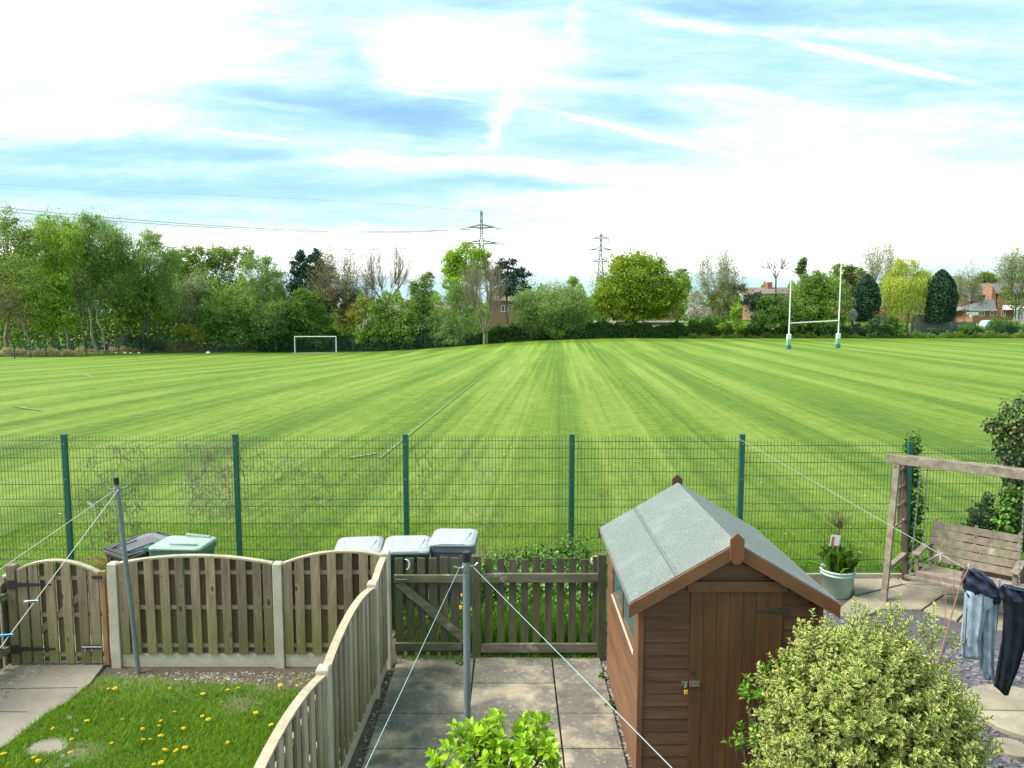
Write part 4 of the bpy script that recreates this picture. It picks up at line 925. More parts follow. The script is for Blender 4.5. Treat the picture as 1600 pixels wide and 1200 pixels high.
m_green_leaf = leafmat('fresh_leaf', (.17, .36, .03), (.10, .24, .02), trans=.4, var=.2, rough=.4, cl=4)
sprig_bush('green_shrub', 'small plain green leafy growth at the left side of the cream edged shrub', 'shrub', (1.85, 5.2, 0),
    [(1.80, 5.25, 1.02, .10, .12, .12), (1.72, 5.1, .72, .12, .1, .14), (1.98, 5.25, 1.25, .10, .1, .10)], 42, m_green_leaf, m_twig, leaf=.05, width=.42, per=8, length=(.06, .14), up=.4)
m_hyd = leafmat('hydrangea_leaf', (.36, .55, .03), (.22, .42, .02), trans=.42, var=.2, rough=.35, cl=4)
sprig_bush('hydrangea', 'bright lime green leafy bush growing in front of the upright clothes pole', 'shrub', (-.16, 5.0, 0),
    [(-.02, 5.0, .74, .36, .32, .26), (-.33, 5.0, .72, .24, .28, .22), (.12, 4.9, .72, .28, .25, .24), (-.15, 4.8, .5, .45, .38, .35)], 150, m_hyd, m_twig, leaf=.075, width=.56, per=10, length=(.05, .12), up=.9, inner=.3, twig=.004)
m_ghead = leafmat('yellow_bract', (.75, .72, .04), (.6, .6, .05), trans=.3, var=.1)
sprig_bush('spurge', 'bright yellow leafed plant at the bottom right corner', 'plant', (4.1, 5.35, 0), [(4.12, 5.42, .33, .12, .1, .06)], 26, m_ghead, m_twig, leaf=.04, per=10, length=(.03, .07), up=1)
sprig_bush('green_plant', 'low soft blue green plant beside the shrub near the round stone', 'plant', (3.5, 5.4, 0), [(3.55, 5.35, .22, .3, .25, .14)], 100, leafmat('bluegreen_leaf', (.12, .22, .09), (.06, .13, .05), cl=3), m_twig, leaf=.06, width=.6, per=8, length=(.04, .1), up=.5)
# bare arching stems rising out of the shrub toward the laundry
mb = MB()
a = Vector((2.95, 5.1, 1.0)); b = at(1500, 915, 6.0); c = at(1528, 858, 6.1)
mb.tube([a, a.lerp(b, .5) + Vector((.0, 0, -.06)), b, c], [.009, .007, .005, .002], 6); mb.tube([b.lerp(a, .15), at(1490, 890, 5.9)], [.004, .002], 5); mb.tube([b, at(1512, 872, 6.0)], [.004, .0015], 5); mb.tube([a.lerp(b, .6), at(1478, 905, 5.8)], [.004, .0015], 5)
tag(obj('bare_branch', mb, mat('red_bark', (.24, .12, .08), (.15, .08, .05), scale=20)), 'long bare reddish stem arching from the shrub up to the hanging jeans', 'branch')
# ivy, climbing plant and hedge at right
m_ivy = leafmat('ivy_leaf', (.11, .24, .03), (.04, .12, .02), trans=.2, var=.3, rough=.3, cl=3)
def ivy(name, label, cat, base, blobs, n, m, leaf=.05, wood=True, width=.8):
    t = thing(name, label, cat, base); P = []; vol = np.array([b[3] * b[4] * b[5] for b in blobs]) ** .6; vol /= vol.sum(); Dn = []
    for b, v in zip(blobs, vol):
        k = int(n * v); d = rand_dirs(k); rr = rng.uniform(.35, 1.05, k) ** .6; bump = 1 + .15 * np.sin(d[:, 0] * 6 + d[:, 2] * 7 + b[0] * 5)
        P.append(np.array(b[:3]) + d * np.array(b[3:6]) * (rr * bump)[:, None]); Dn.append(d)
    P = np.concatenate(P); Dn = np.concatenate(Dn); k = P[:, 2] > base[2] + .01; P, Dn = P[k], Dn[k]
    LD = rng.normal(size=P.shape) * .6 + np.array([0, 0, -.7]) + Dn * .5; V, Fq, uv = leaves(P, LD, Dn + rng.normal(size=P.shape) * .4 + np.array([0, 0, .4]), leaf * rng.uniform(.6, 1.2, len(P)), width=width)
    npmesh('leaves', V, Fq, m, t, uv=uv)
    S = []
    for j in rng.integers(0, len(P), 60): q = P[j]; S.append((base[0], base[1], base[2] + (q[2] - base[2]) * .5, *q, .008, .003))
    S.append((base[0], base[1], base[2], base[0], base[1], base[2] + max(P[:, 2] - base[2]) * .8, .02, .01))
    V, Fq = segs_mesh(np.array(S), 4); npmesh('stems', V, Fq, m_twig, t); return t
iv = at(1424, 760, 10.85); ix = iv.x
ivy('ivy', 'column of ivy climbing a mesh fence post behind the swing frame', 'ivy', (ix, 10.86, 0),
    [(ix - .02, 10.86, 1.95, .13, .1, .2), (ix, 10.86, 1.6, .1, .08, .3), (ix + .06, 10.84, 1.1, .16, .1, .35), (ix + .05, 10.84, .6, .17, .1, .3), (ix + .1, 10.7, .12, .35, .15, .15), (ix + .6, 10.6, .08, .4, .12, .1), (ix, 10.76, 1.3, .07, .05, .7)], 2000, m_ivy, .055)
hx = at(1600, 700, 10.9).x
m_hedge = leafmat('hedge_leaf', (.10, .14, .035), (.045, .075, .02), trans=.12, var=.35, rough=.3, cl=3)
hp = lambda px, py, Y=10.9: at(px, py, Y)
def pb(px, py, rx, ry, Y=10.9, d=.3): q = at(px, py, Y); k = Y / F * 1.03; return (q.x, q.y, q.z, rx * k, d, ry * k)
ivy('evergreen_shrub', 'tall dark evergreen shrub with reddish tints at the right edge beyond the mesh fence', 'shrub', (hx + .2, 11.2, 0),
    [pb(1600, 650, 38, 34, 11.2), pb(1585, 690, 28, 35, 11.2), pb(1555, 664, 18, 12, 11.2, .15), pb(1610, 720, 45, 50, 11.2, .4), pb(1600, 760, 30, 40, 11.2, .3)], 3800, m_hedge, .062)
ivy('ivy', 'bright ivy clump hanging at the right edge below the evergreen shrub', 'ivy', (hp(1585, 800).x, 10.75, 0),
    [pb(1582, 785, 24, 26, 10.75, .18), pb(1572, 815, 22, 20, 10.75, .18), pb(1590, 840, 20, 20, 10.7, .15)], 1100, m_ivy, .06)
ivy('dark_shrub', 'low dark bushy shrub behind the right half of the swing seat', 'shrub', (hp(1535, 800).x, 10.95, 0),
    [pb(1535, 805, 20, 22, 10.95, .2), pb(1528, 830, 22, 22, 10.95, .2), pb(1545, 780, 8, 12, 10.95, .1)], 1300, leafmat('dark_leaf', (.05, .10, .03), (.025, .05, .018), var=.3), .04)
# weeds and ground ivy between picket fence and mesh fence
def blades(regions, n, h, w, m, name, z=0.0, lean=.35, parent=None, dens=None):
    A = np.array([(r[2] - r[0]) * (r[3] - r[1]) for r in regions]); A = A / A.sum(); idx = rng.choice(len(regions), n, p=A); Rg = np.array(regions)[idx]
    x = rng.uniform(Rg[:, 0], Rg[:, 2]); y = rng.uniform(Rg[:, 1], Rg[:, 3])
    if dens is not None: k = dens(x, y); x, y = x[k], y[k]; n = len(x)
    hh = h * rng.uniform(.45, 1.25, n); a = rng.uniform(0, 6.283, n); ln = rng.uniform(0, lean, n) * hh * 1.5; b = rng.uniform(0, 6.283, n)
    dx, dy = np.cos(a) * ln, np.sin(a) * ln; sx, sy = np.cos(b) * w, np.sin(b) * w
    z0 = np.full(n, z)
    V = np.stack([np.stack([x - sx, y - sy, z0], 1), np.stack([x + sx, y + sy, z0], 1), np.stack([x + dx * .4 + sx * .7, y + dy * .4 + sy * .7, z0 + hh * .6], 1), np.stack([x + dx * .4 - sx * .7, y + dy * .4 - sy * .7, z0 + hh * .6], 1), np.stack([x + dx, y + dy, z0 + hh], 1)], 1).reshape(-1, 3)
    f = np.array([(0, 1, 2), (0, 2, 3), (3, 2, 4)]); Fq = (f[None] + (np.arange(n) * 5)[:, None, None]).reshape(-1, 3)
    return npmesh(name, V, Fq, m, parent)
def in_poly(x, y, P):
    ins = np.zeros(len(x), bool); n = len(P)
    for i in range(n):
        x0, y0 = P[i][:2]; x1, y1 = P[(i + 1) % n][:2]; c = ((y0 > y) != (y1 > y)); xx = (x1 - x0) * (y - y0) / (y1 - y0 + 1e-12) + x0; ins ^= c & (x < xx)
    return ins
m_grass = leafmat('grass_blade', (.21, .36, .02), (.11, .24, .015), trans=.45, var=.35, cl=1.6)
def lawnmask(x, y):
    k = in_poly(x, y, lawn) & ~(((x - pc.x) / .19) ** 2 + ((y - pc.y) / .14) ** 2 < rng.uniform(.4, 1.1, len(x)))
    g = np.sin(x * 2.3 + 1) * np.cos(y * 3.1) + .6 * np.sin(x * 6.1 + y * 4) * np.cos(y * 7.3 - x * 2) + rng.normal(size=len(x)) * .35
    return k & (g > -.95) & ((y < 6.9) | (rng.uniform(size=len(x)) < (7.5 - y) * 1.3 + .15))
o = blades([(-5.4, 4.4, -1.5, 7.65)], 160000, .058, .0026, m_grass, 'grass', .01, .8, dens=lawnmask); stuff(o, 'unmown bright green lawn grass with a ragged edge along the concrete path', 'grass')
m_tall = leafmat('tall_grass', (.16, .33, .03), (.09, .2, .02), trans=.4, var=.3, cl=1.5); m_dry = leafmat('dry_grass', (.42, .36, .20), (.3, .25, .14), trans=.3, var=.2)
o = blades([(-.35, 8.25, 1.05, 9.6), (.2, 8.2, 1.0, 8.8), (-1.3, 8.2, -.4, 8.7)], 7000, .42, .004, m_tall, 'long_grass', 0, .4); stuff(o, 'long fresh green grass standing behind the dark picket fence', 'grass')
o = blades([(-3, 10.2, 1.4, 11.1), (-.5, 9.6, 1.4, 10.9), (-7, 10.5, -3, 11.0), (1.4, 10.7, 9, 11)], 6000, .22, .003, m_tall, 'rough_grass', 0, .5); stuff(o, 'rough uncut grass tufts along the foot of the green mesh fence', 'grass')
o = blades([(-.7, 10.2, .1, 10.7), (.5, 10.4, .95, 10.8)], 130, .55, .003, m_dry, 'dry_grass', .2, .3); stuff(o, 'dry straw coloured grass stalks by the mesh fence left of the shed', 'grass')
ivy('bramble_patch', 'thick ground ivy and nettles between picket fence and mesh fence beside the shed', 'weeds', (.3, 9.8, 0),
    [(.55, 10.1, .26, .6, .5, .36), (.1, 10.3, .22, .6, .4, .27), (-.45, 9.7, .2, .35, .5, .35), (-.3, 10.0, .15, .5, .4, .25), (.6, 9.3, .3, .5, .5, .4), (0, 9.0, .25, .4, .4, .35), (.85, 8.8, .3, .3, .5, .45), (.9, 10.4, .35, .3, .3, .35)], 9500, m_ivy, .05)
ivy('weed_patch', 'low leafy weeds with yellow flowers behind the picket gate under the bins', 'weeds', (-.7, 8.4, 0),
    [(-.8, 8.45, .1, .35, .2, .3), (-.5, 8.5, .2, .2, .2, .3), (-1.25, 8.35, .2, .15, .12, .25)], 700, m_ivy, .05)
o = blades([(-1.28, 7.96, .95, 8.05), (-1.2, 7.9, -.5, 8.0)], 1600, .05, .002, m_tall, 'grass_fringe', .03, .6); stuff(o, 'thin fringe of grass and moss growing at the foot of the picket gate', 'grass')
o = blades([(-5.0, 10.95, 9.0, 13.5), (-9, 10.95, -5, 13.5)], 60000, .045, .003, m_grass, 'field_grass', 0, .8); stuff(o, 'short field grass just beyond the green mesh fence', 'grass')
# small weeds on the gravel strip and lawn edge
for i, (px, py, s, lab) in enumerate([(955, 1107, .05, 'small green weed in the gravel strip beside the shed wall'), (940, 1062, .035, 'tiny weed near the picket fence corner by the shed'), (718, 1042, .04, 'small weed at the foot of the gate post')]):
    g = gnd(px, py); ivy('weed', lab, 'weed', (g.x, g.y, .0), [(g.x, g.y, .04, s, s, .04)], 60, m_ivy, .03)
reg = [(-1.29, y_ - .010, .99, y_ + .010) for y_ in (7.42, 6.83, 6.25)] + [(x_ - .010, 5.2, x_ + .010, 8.0) for x_ in (-.42, .45)] + [(-1.36, 5.0, -1.28, 7.9)]
o = blades(reg, 900, .022, .0016, m_tall, 'joint_moss', .03, .8, dens=lambda x, y: np.sin(x * 5 + y * 3) + rng.normal(size=len(x)) * .6 > .35); stuff(o, 'moss and tiny grass tufts growing in the joints of the paving slabs', 'moss')
o = blades([(-4.6, 7.2, -1.5, 7.7), (-2.4, 6.9, -1.5, 7.6)], 2600, .045, .0025, m_grass, 'sparse_grass', .0, .9, dens=lambda x, y: np.sin(x * 4 + 1) * np.cos(y * 9 + x) + rng.normal(size=len(x)) * .5 > .3); stuff(o, 'sparse grass tufts creeping over the bare soil below the board fence', 'grass')
# dandelions
m_yel = mat('dandelion_yellow', (.80, .62, .01), (.75, .5, .01), scale=60); m_stem = mat('flower_stem', (.2, .3, .08)); m_seed = mat('seed_head', (.6, .6, .58), rough=1)
def dandelion():
    t = thing('dandelion', 'yellow dandelion', 'flower', (0, 0, 0))
    mb = MB()
    for ring, (r, z, n) in enumerate(((.021, .004, 16), (.015, .008, 12), (.009, .011, 8))):
        for i in range(n):
            a = 2 * math.pi * i / n + ring * .2; d = Vector((math.cos(a), math.sin(a), 0)); s = Vector((-d.y, d.x, 0)) * .0032
            mb.poly([d * .002 + Vector((0, 0, .046 + z * .3)), d * r * .7 - s + Vector((0, 0, .05 + z)), d * r + Vector((0, 0, .05 + z * .7)), d * r * .7 + s + Vector((0, 0, .05 + z))])
    obj('petals', mb, m_yel, t, local=True); mb = MB(); mb.tube([(0, 0, 0), (.002, 0, .05)], .0018, 5); mb.lathe([(.003, .044), (.006, .05), (.003, .054)], (0, 0, 0), 6); obj('stem', mb, m_stem, t, local=True); return t
DL = [(171, 1077), (181, 1077), (263, 1076), (357, 1079), (374, 1076), (271, 1113), (253, 1127), (246, 1137), (221, 1139), (285, 1140), (221, 1157), (233, 1156), (250, 1154), (254, 1176), (278, 1173), (288, 1172), (357, 1159),
      (239, 1196), (252, 1194), (135, 1129), (85, 1137), (192, 1124), (317, 1120), (399, 1117), (5, 1182), (53, 1183), (58, 1190), (112, 1154), (175, 1160), (425, 1134), (434, 1158), (439, 1072), (463, 1072), (110, 1178), (317, 1088), (326, 1126)]
dd = dandelion(); first = True
DLAB = ['left of a close pair near the leaning pole', 'right of a close pair near the leaning pole', 'by the dirt strip, straight below the middle of the long fence panel', 'left one of two by the dirt strip at the right', 'right one of two by the dirt strip at the right', 'alone in the upper middle of the lawn', 'upper right of the central cluster', 'just below the upper right one of the central cluster', 'largest and most open one in the middle of the lawn', 'bright one right of the large central one', 'small one straight under the largest', 'small faded one under the largest', 'level with the small ones and right of them, beside a pale bud', 'round one in the lower middle of the lawn', 'left of the lower right pair', 'right of the lower right pair', 'large one alone at the lower right', 'at the bottom edge of the lawn, left one of two', 'at the bottom edge of the lawn, right one of two', 'small one alone at the upper left of the lawn', 'near the curved edge of the path', 'small faded one in the upper middle', 'small orange one at the right of the upper lawn', 'at the foot of the side fence panel, upper', 'in the corner where the path leaves the picture', 'top one of three near the small bare patch', 'bottom one of three near the small bare patch', 'small one right of the bare patch', 'small dim one in the left half', 'beside the side fence, small', 'lowest one beside the side fence', 'in the top right corner below the side fence post', 'farthest right in the corner by the concrete post', 'small one right of the bare patch, lower', 'tiny one in the upper right half', 'tiny one beside the brown weed']
for (px, py), dlb in zip(DL, DLAB):
    g = gnd(px, py, .05); c = dd if first else copy_tree(dd); first = False; s = random.uniform(.75, 1.25)
    c.location = (g.x, g.y, .0 + .01); c.rotation_euler = (random.uniform(-.3, .3), random.uniform(-.3, .3), random.uniform(0, 6)); c.scale = (s * 1.1, s * 1.1, s)
    c['label'] = 'dandelion, ' + dlb; c['group'] = 'yellow dandelions in the lawn'
sh = None
for px, py in ((109, 1122), (119, 1142), (97, 1182), (105, 1197)):
    g = gnd(px, py, .06)
    if sh is None:
        sh = thing('dandelion_clock', 'x', 'flower'); P = rand_dirs(90) * .016; V, Fq = quads(P + np.array([0, 0, .07]), .008); npmesh('seed_head', V, Fq, m_seed, sh, local=True)
        mb = MB(); mb.tube([(0, 0, 0), (0, 0, .07)], .0018, 5); obj('stem', mb, m_stem, sh, local=True); c = sh
    else: c = copy_tree(sh)
    c.location = (g.x, g.y, 0); c['label'] = 'white dandelion seed head ' + {109: 'nearest the path bend', 119: 'below the one at the path bend', 97: 'near the bare patch', 105: 'at the bottom edge of the lawn'}[px]; c['group'] = 'dandelion seed heads in the lawn'
yd = None
for x, y, z in ((-.60, 8.35, .62), (-.62, 8.4, .46), (-.5, 8.38, .42), (-.1, 8.4, .42), (.0, 8.45, .43), (-.12, 8.4, .36)):
    c = copy_tree(dd); c.location = (x, y, z - .05); c.rotation_euler = (.5, 0, x * 9); c.scale = (1.5, 1.5, 1.2); c['label'] = {-.6: 'yellow flower highest behind the picket gate', -.62: 'yellow flower below the highest behind the gate', -.5: 'yellow flower behind the gate nearest its hinge post', -.1: 'yellow flower just right of the fence post', .0: 'yellow flower behind the second picket right of the post', -.12: 'lowest yellow flower right of the fence post'}[x]; c['group'] = 'yellow flowers behind the picket fence'
# dead vines tangled in the mesh fence
m_vine = mat('dead_vine', (.33, .24, .14), (.2, .13, .075), scale=9); m_vine2 = mat('dead_vine_pale', (.46, .40, .27), (.3, .25, .16), scale=9)
def vine(label, px0, px1, ytop, ybot, n, m, leafy=0):
    Y = FY + .02; t = thing('dead_vine', label, 'vine', (at((px0 + px1) / 2, 800, Y).x, Y, 0)); S = []; Q = []
    for _ in range(n):
        a = at(random.uniform(px0, px1), random.uniform(ytop, ybot), Y); p = np.array(a); d = rng.normal(size=3); d[1] = 0; d[2] -= .4
        for k in range(rng.integers(10, 34)):
            d = d + rng.normal(size=3) * .55; d[1] *= .2; d[2] -= .12; d /= np.linalg.norm(d); q = p + d * .028; q[1] = Y + np.clip(q[1] - Y, -.03, .02)
            if q[2] < .1 or q[2] > 2.08: break
            S.append((*p, *q, .0034, .003)); p = q
            if leafy and random.random() < leafy: Q.append(p.copy())
    V, Fq = segs_mesh(np.array(S), 3); npmesh('stem', V, Fq, m, t)
    if Q: V, Fq = quads(np.array(Q), .03); npmesh('dead_leaf', V, Fq, m, t)
vine('dense tangle of brown dead creeper on the mesh fence panel behind the leaning pole', 135, 225, 695, 840, 130, m_vine, .0)
vine('pale brown dead creeper hanging on the mesh fence just left of the second post', 290, 368, 690, 800, 170, m_vine2, .0)
vine('thin brown strands of creeper along the upper mesh left of the middle post', 380, 620, 695, 800, 80, m_vine, 0)
vine('thin brown creeper strands on the mesh just right of the middle post', 645, 670, 690, 790, 26, m_vine, 0)
vine('pale dry creeper strands on the mesh above the grey bin', 730, 765, 690, 840, 34, m_vine2, 0)
vine('sparse dark creeper strands on the mesh behind the shed roof', 950, 1180, 700, 780, 16, m_vine, 0)
vine('vertical pale creeper strands on the mesh above the board fence', 445, 470, 700, 860, 24, m_vine2, 0)
# reddish dead fern heap by the black lidded bin
t = thing('dead_fern', 'curled reddish brown dead fern beside the black lidded bin', 'fern', (-5.35, 9.3, .0)); S = []
for k in range(26):
    a = random.uniform(0, 6.3); p = np.array([-5.2, 9.3, .65]); d = np.array([math.cos(a), .4 * math.sin(a), random.uniform(.2, 1.1)])
    for j in range(9):
        d[2] -= .16; q = p + d / np.linalg.norm(d) * .05; S.append((*p, *q, .003, .002)); 
        for s_ in (-1, 1): S.append((*q, *(q + np.array([random.uniform(-.03, .03), s_ * .02, random.uniform(-.04, .01)])), .003, .001))
        p = q
S.append((-5.25, 9.3, 0, -5.2, 9.3, .65, .03, .02))
V, Fq = segs_mesh(np.array(S), 3); npmesh('frond', V, Fq, mat('rust_fern', (.36, .16, .06), (.2, .09, .04), scale=9), t)
# dried flower head beyond the shed corner
t = thing('dried_flower_head', 'pale dried papery flower head on brown stalks poking up behind the corner of the shed', 'dried plant', (.98, 8.5, 0))
P = rand_dirs(260) * np.array([.075, .06, .05]) + np.array([.99, 8.45, 1.0]); V, Fq = quads(P, .03); npmesh('flower_head', V, Fq, mat('papery', (.62, .54, .42), (.42, .33, .24), scale=20, island=.2), t)
V, Fq = segs_mesh(np.array([(1.0, 8.5, 0, .99 + dx, 8.45, 1.0, .005, .003) for dx in (-.04, 0, .05)] + [(1.0 + dx, 8.5, .7, 1.0 + dx * 1.5, 8.45, .95, .012, .008) for dx in (-.03, .02, .05)]), 5); npmesh('stalk', V, Fq, mat('stalk', (.2, .12, .08)), t)
# potted plant
pp = thing('potted_shrub', 'young twiggy standard plant with a white tag above strap leaves in the green pot', 'plant', (4.5, 9.92, .35))
P = rng.normal(size=(260, 3)) * np.array([.07, .07, .0]) + np.array([4.5, 9.92, .35]); D = rng.normal(size=(260, 3)) * .45 + np.array([0, 0, 1.3]); V, Fq, uv = leaves(P, D, rng.normal(size=(260, 3)), rng.uniform(.18, .42, 260), width=.035, curl=.25); npmesh('strap_leaves', V, Fq, m_tall, pp, uv=uv)
S = [(4.5, 9.92, .35, 4.5, 9.92, .95, .012, .009)]
for k in range(26):
    a = rng.normal(size=3) * .5; a[2] = abs(a[2]) + .6; a /= np.linalg.norm(a); grow((4.5, 9.92, .95), a, .16, .005, 1, S, .5, .1, (1, 3), .7, .0015)
V, Fq = segs_mesh(np.array(S), 4); npmesh('twigs', V, Fq, m_twig, pp)
P = np.array([[s[3], s[4], s[5]] for s in S[1:]]); V, Fq = quads(P[rng.integers(0, len(P), 90)] + rng.normal(size=(90, 3)) * .01, .022); npmesh('buds', V, Fq, m_green_leaf, pp)
mb = MB(); q = at(1305, 845, 9.86); mb.box(tuple(q), (.125, .004, .16), Matrix.Rotation(.12, 3, 'Y')); tg = obj('plant_tag', mb, mat('tag_white', (.8, .8, .78)), pp)
mb = MB(); mb.box(tuple(q + Vector((-.035, -.004, .0))), (.035, .003, .12), Matrix.Rotation(.12, 3, 'Y')); mb.box(tuple(q + Vector((.0, -.004, -.07))), (.11, .003, .018), Matrix.Rotation(.12, 3, 'Y')); obj('tag_print', mb, mat('tag_red', (.55, .12, .14)), tg)
# ------------------------------------------------------------ laundry
def garment(path, n=36, seed=0, fold=.012):
    """closed cloth tube; path = list of (centre, half width along u, half thickness, u-angle)"""
    mb = MB(); rnd = random.Random(seed); ph = [rnd.uniform(0, 6.3) for _ in range(6)]; K = len(path)
    M_ = 5; rows = []
    for i in range(K - 1):
        for s in range(M_):
            f = s / M_; a, b = path[i], path[i + 1]; rows.append((Vector(a[0]).lerp(Vector(b[0]), f), a[1] + (b[1] - a[1]) * f, a[2] + (b[2] - a[2]) * f, a[3] + (b[3] - a[3]) * f))
    rows.append((Vector(path[-1][0]), *path[-1][1:]))
    for i, (c, w, th, an) in enumerate(rows):
        u = Vector((math.cos(an), math.sin(an), 0)); v = Vector((-u.y, u.x, 0)); z = c.z
        for j in range(n):
            a = 2 * math.pi * j / n; x = math.cos(a); y = math.sin(a); x_ = (abs(x) ** .8) * (1 if x > 0 else -1)
            d = fold * (math.sin(x * 9 + ph[0] + z * 5) * .7 + math.sin(x * 17 + z * 11 + ph[1]) * .4 + .5 * math.sin(z * 38 + x * 4 + ph[2]) + .35 * math.sin(z * 70 - x * 7 + ph[3]))
            mb.v.append(c + u * (x_ * w) + v * (y * th + d) + u * (.4 * d) + Vector((0, 0, .004 * math.sin(a * 3 + ph[4]))))
    R_ = len(rows)
    for i in range(R_ - 1):
        for j in range(n): mb.f.append((i * n + j, i * n + (j + 1) % n, (i + 1) * n + (j + 1) % n, (i + 1) * n + j))
    mb.f.append(tuple(reversed(range(n)))); mb.f.append(tuple((R_ - 1) * n + j for j in range(n))); return mb
m_denim = mat('pale_denim', (.27, .35, .42), (.17, .235, .30), scale=14, rough=.85, bump=.002, bscale=120, noise_range=(.35, .65), extra=((.38, .46, .52), 3.5, .52, .7))
m_dden = mat('dark_denim', (.015, .022, .05), (.03, .04, .08), scale=12, rough=.8, bump=.003, bscale=60)
m_black = mat('black_cloth', (.008, .011, .016), (.014, .018, .024), scale=9, spec=.1, rough=.95, bump=.002, bscale=80)
def P_(px, py, Y): return at(px, py, Y)
YJ = 6.45; k = YJ * 1.03 / F
jt = thing('hanging_jeans', 'pale blue jeans with crumpled dark top hanging on the washing line by the swing', 'jeans', tuple(P_(1522, 890, YJ)))
ang = -.35
l1 = [(P_(1527, 925, YJ), 17 * k, .03, ang), (P_(1522, 965, YJ), 15 * k, .035, ang), (P_(1516, 1000, YJ), 13.5 * k, .03, ang), (P_(1517, 1028, YJ), 13 * k, .02, ang)]
l2 = [(P_(1546, 925, YJ), 14 * k, .03, ang), (P_(1545, 960, YJ), 13 * k, .03, ang), (P_(1543, 1010, YJ), 10 * k, .025, ang), (P_(1542, 1045, YJ), 10 * k, .02, ang), (P_(1547, 1062, YJ), 7 * k, .015, ang)]
obj('trouser_leg', garment(l1, seed=3), m_denim, jt, smooth=True); obj('trouser_leg', garment(l2, seed=5), m_denim, jt, smooth=True)
ws = [(P_(1516, 889, YJ), 9 * k, .03, ang), (P_(1526, 903, YJ), 21 * k, .05, ang), (P_(1534, 920, YJ), 26 * k, .06, ang), (P_(1540, 935, YJ), 22 * k, .05, ang), (P_(1551, 943, YJ), 9 * k, .03, ang)]
obj('waist', garment(ws, seed=8, fold=.024), m_dden, jt, smooth=True)
mb = MB(); pts = [P_(1512 + i * 5.6, 905 + 3 * i + (8 * math.sin(i * .35)), YJ - .07 - .01 * math.sin(i)) for i in range(10)]; mb.tube(pts, [.012 + .006 * math.sin(i * 2) for i in range(10)], 8); obj('waistband', mb, m_dden, jt, smooth=True)
mb = MB(); a_ = P_(1538, 932, YJ - .075); mb.prism([a_, a_ + Vector((.075, 0, -.01)), a_ + Vector((.08, .005, -.10)), a_ + Vector((.04, .005, -.125)), a_ + Vector((.0, 0, -.095))], (0, -.004, 0)); obj('pocket', mb, m_denim, jt)
for c0, c1 in (((1511, 950), (1507, 1024)), ((1558, 950), (1551, 1050))):
    mb = MB(); mb.tube([P_(*c0, YJ - .02), P_(*c1, YJ - .015)], .004, 5); obj('seam', mb, m_dden, jt)
for x_, y_ in ((1514, 886), (1560, 909)):
    c = P_(x_, y_, YJ); pgt = thing('clothes_peg', 'small peg holding the jeans on the line, ' + ('left one' if x_ < 1530 else 'right one near the black trousers'), 'peg', c)
    for sg in (-1, 1): mb = MB(); mb.bar(c + Vector((sg * .008, -.01, .03)), c + Vector((sg * .004, -.01, -.045)), .010, .012); obj('jaw', mb, m_pegw, pgt)
kt = thing('hanging_trousers', 'black trousers hanging on the washing line at the right edge', 'trousers', tuple(P_(1580, 915, 6.3))); YK = 6.3; k = YK * 1.03 / F
l3 = [(P_(1592, 922, YK), 24 * k, .05, -.3), (P_(1592, 960, YK), 21 * k, .045, -.3), (P_(1585, 1000, YK), 17 * k, .035, -.3), (P_(1574, 1045, YK), 14.5 * k, .03, -.3), (P_(1566, 1072, YK), 12 * k, .02, -.3), (P_(1572, 1086, YK), 3 * k, .01, -.3)]
obj('trouser_leg', garment(l3, seed=12, fold=.012), m_black, kt, smooth=True)
l4 = [(P_(1618, 925, YK + .05), 24 * k, .05, -.3), (P_(1622, 970, YK + .05), 19 * k, .045, -.3), (P_(1625, 1040, YK + .05), 15 * k, .03, -.3), (P_(1628, 1075, YK + .05), 13 * k, .02, -.3)]
obj('trouser_leg', garment(l4, seed=14), m_black, kt, smooth=True)
ws = [(P_(1572, 915, YK), 6 * k, .02, -.3), (P_(1590, 920, YK), 26 * k, .05, -.3), (P_(1600, 940, YK), 32 * k, .06, -.3)]
obj('waist', garment(ws, seed=18, fold=.015), m_dden, kt, smooth=True)
mb = MB(); A = Vector((3.33, 10.77, 2.06)); B = P_(1508, 888, YJ); Cc = P_(1568, 913, 6.38); Dd_ = P_(1640, 925, 6.2); E_ = Dd_ + (Dd_ - Cc) * 6
mb.tube([A, B], .0030, 6); mb.tube([B, Cc], .0030, 6); mb.tube([Cc, Dd_, E_], .004, 6)
tag(obj('washing_line', mb, mat('grey_line', (.34, .35, .33), (.24, .25, .24), scale=90)), 'long washing line from the mesh fence past the swing to the hanging jeans', 'washing line')
t = thing('line_knot', 'small white tangle of cord knotted on the long washing line before the bench', 'cord', tuple(at(1487, 872, 6.8))); S = []
q0 = np.array(A.lerp(B, .93)); 
for k_ in range(14): S.append((*q0, *(q0 + rng.normal(size=3) * .035), .003, .0015))
V, Fq = segs_mesh(np.array(S), 3); npmesh('cord_tangle', V, Fq, m_rope, t)
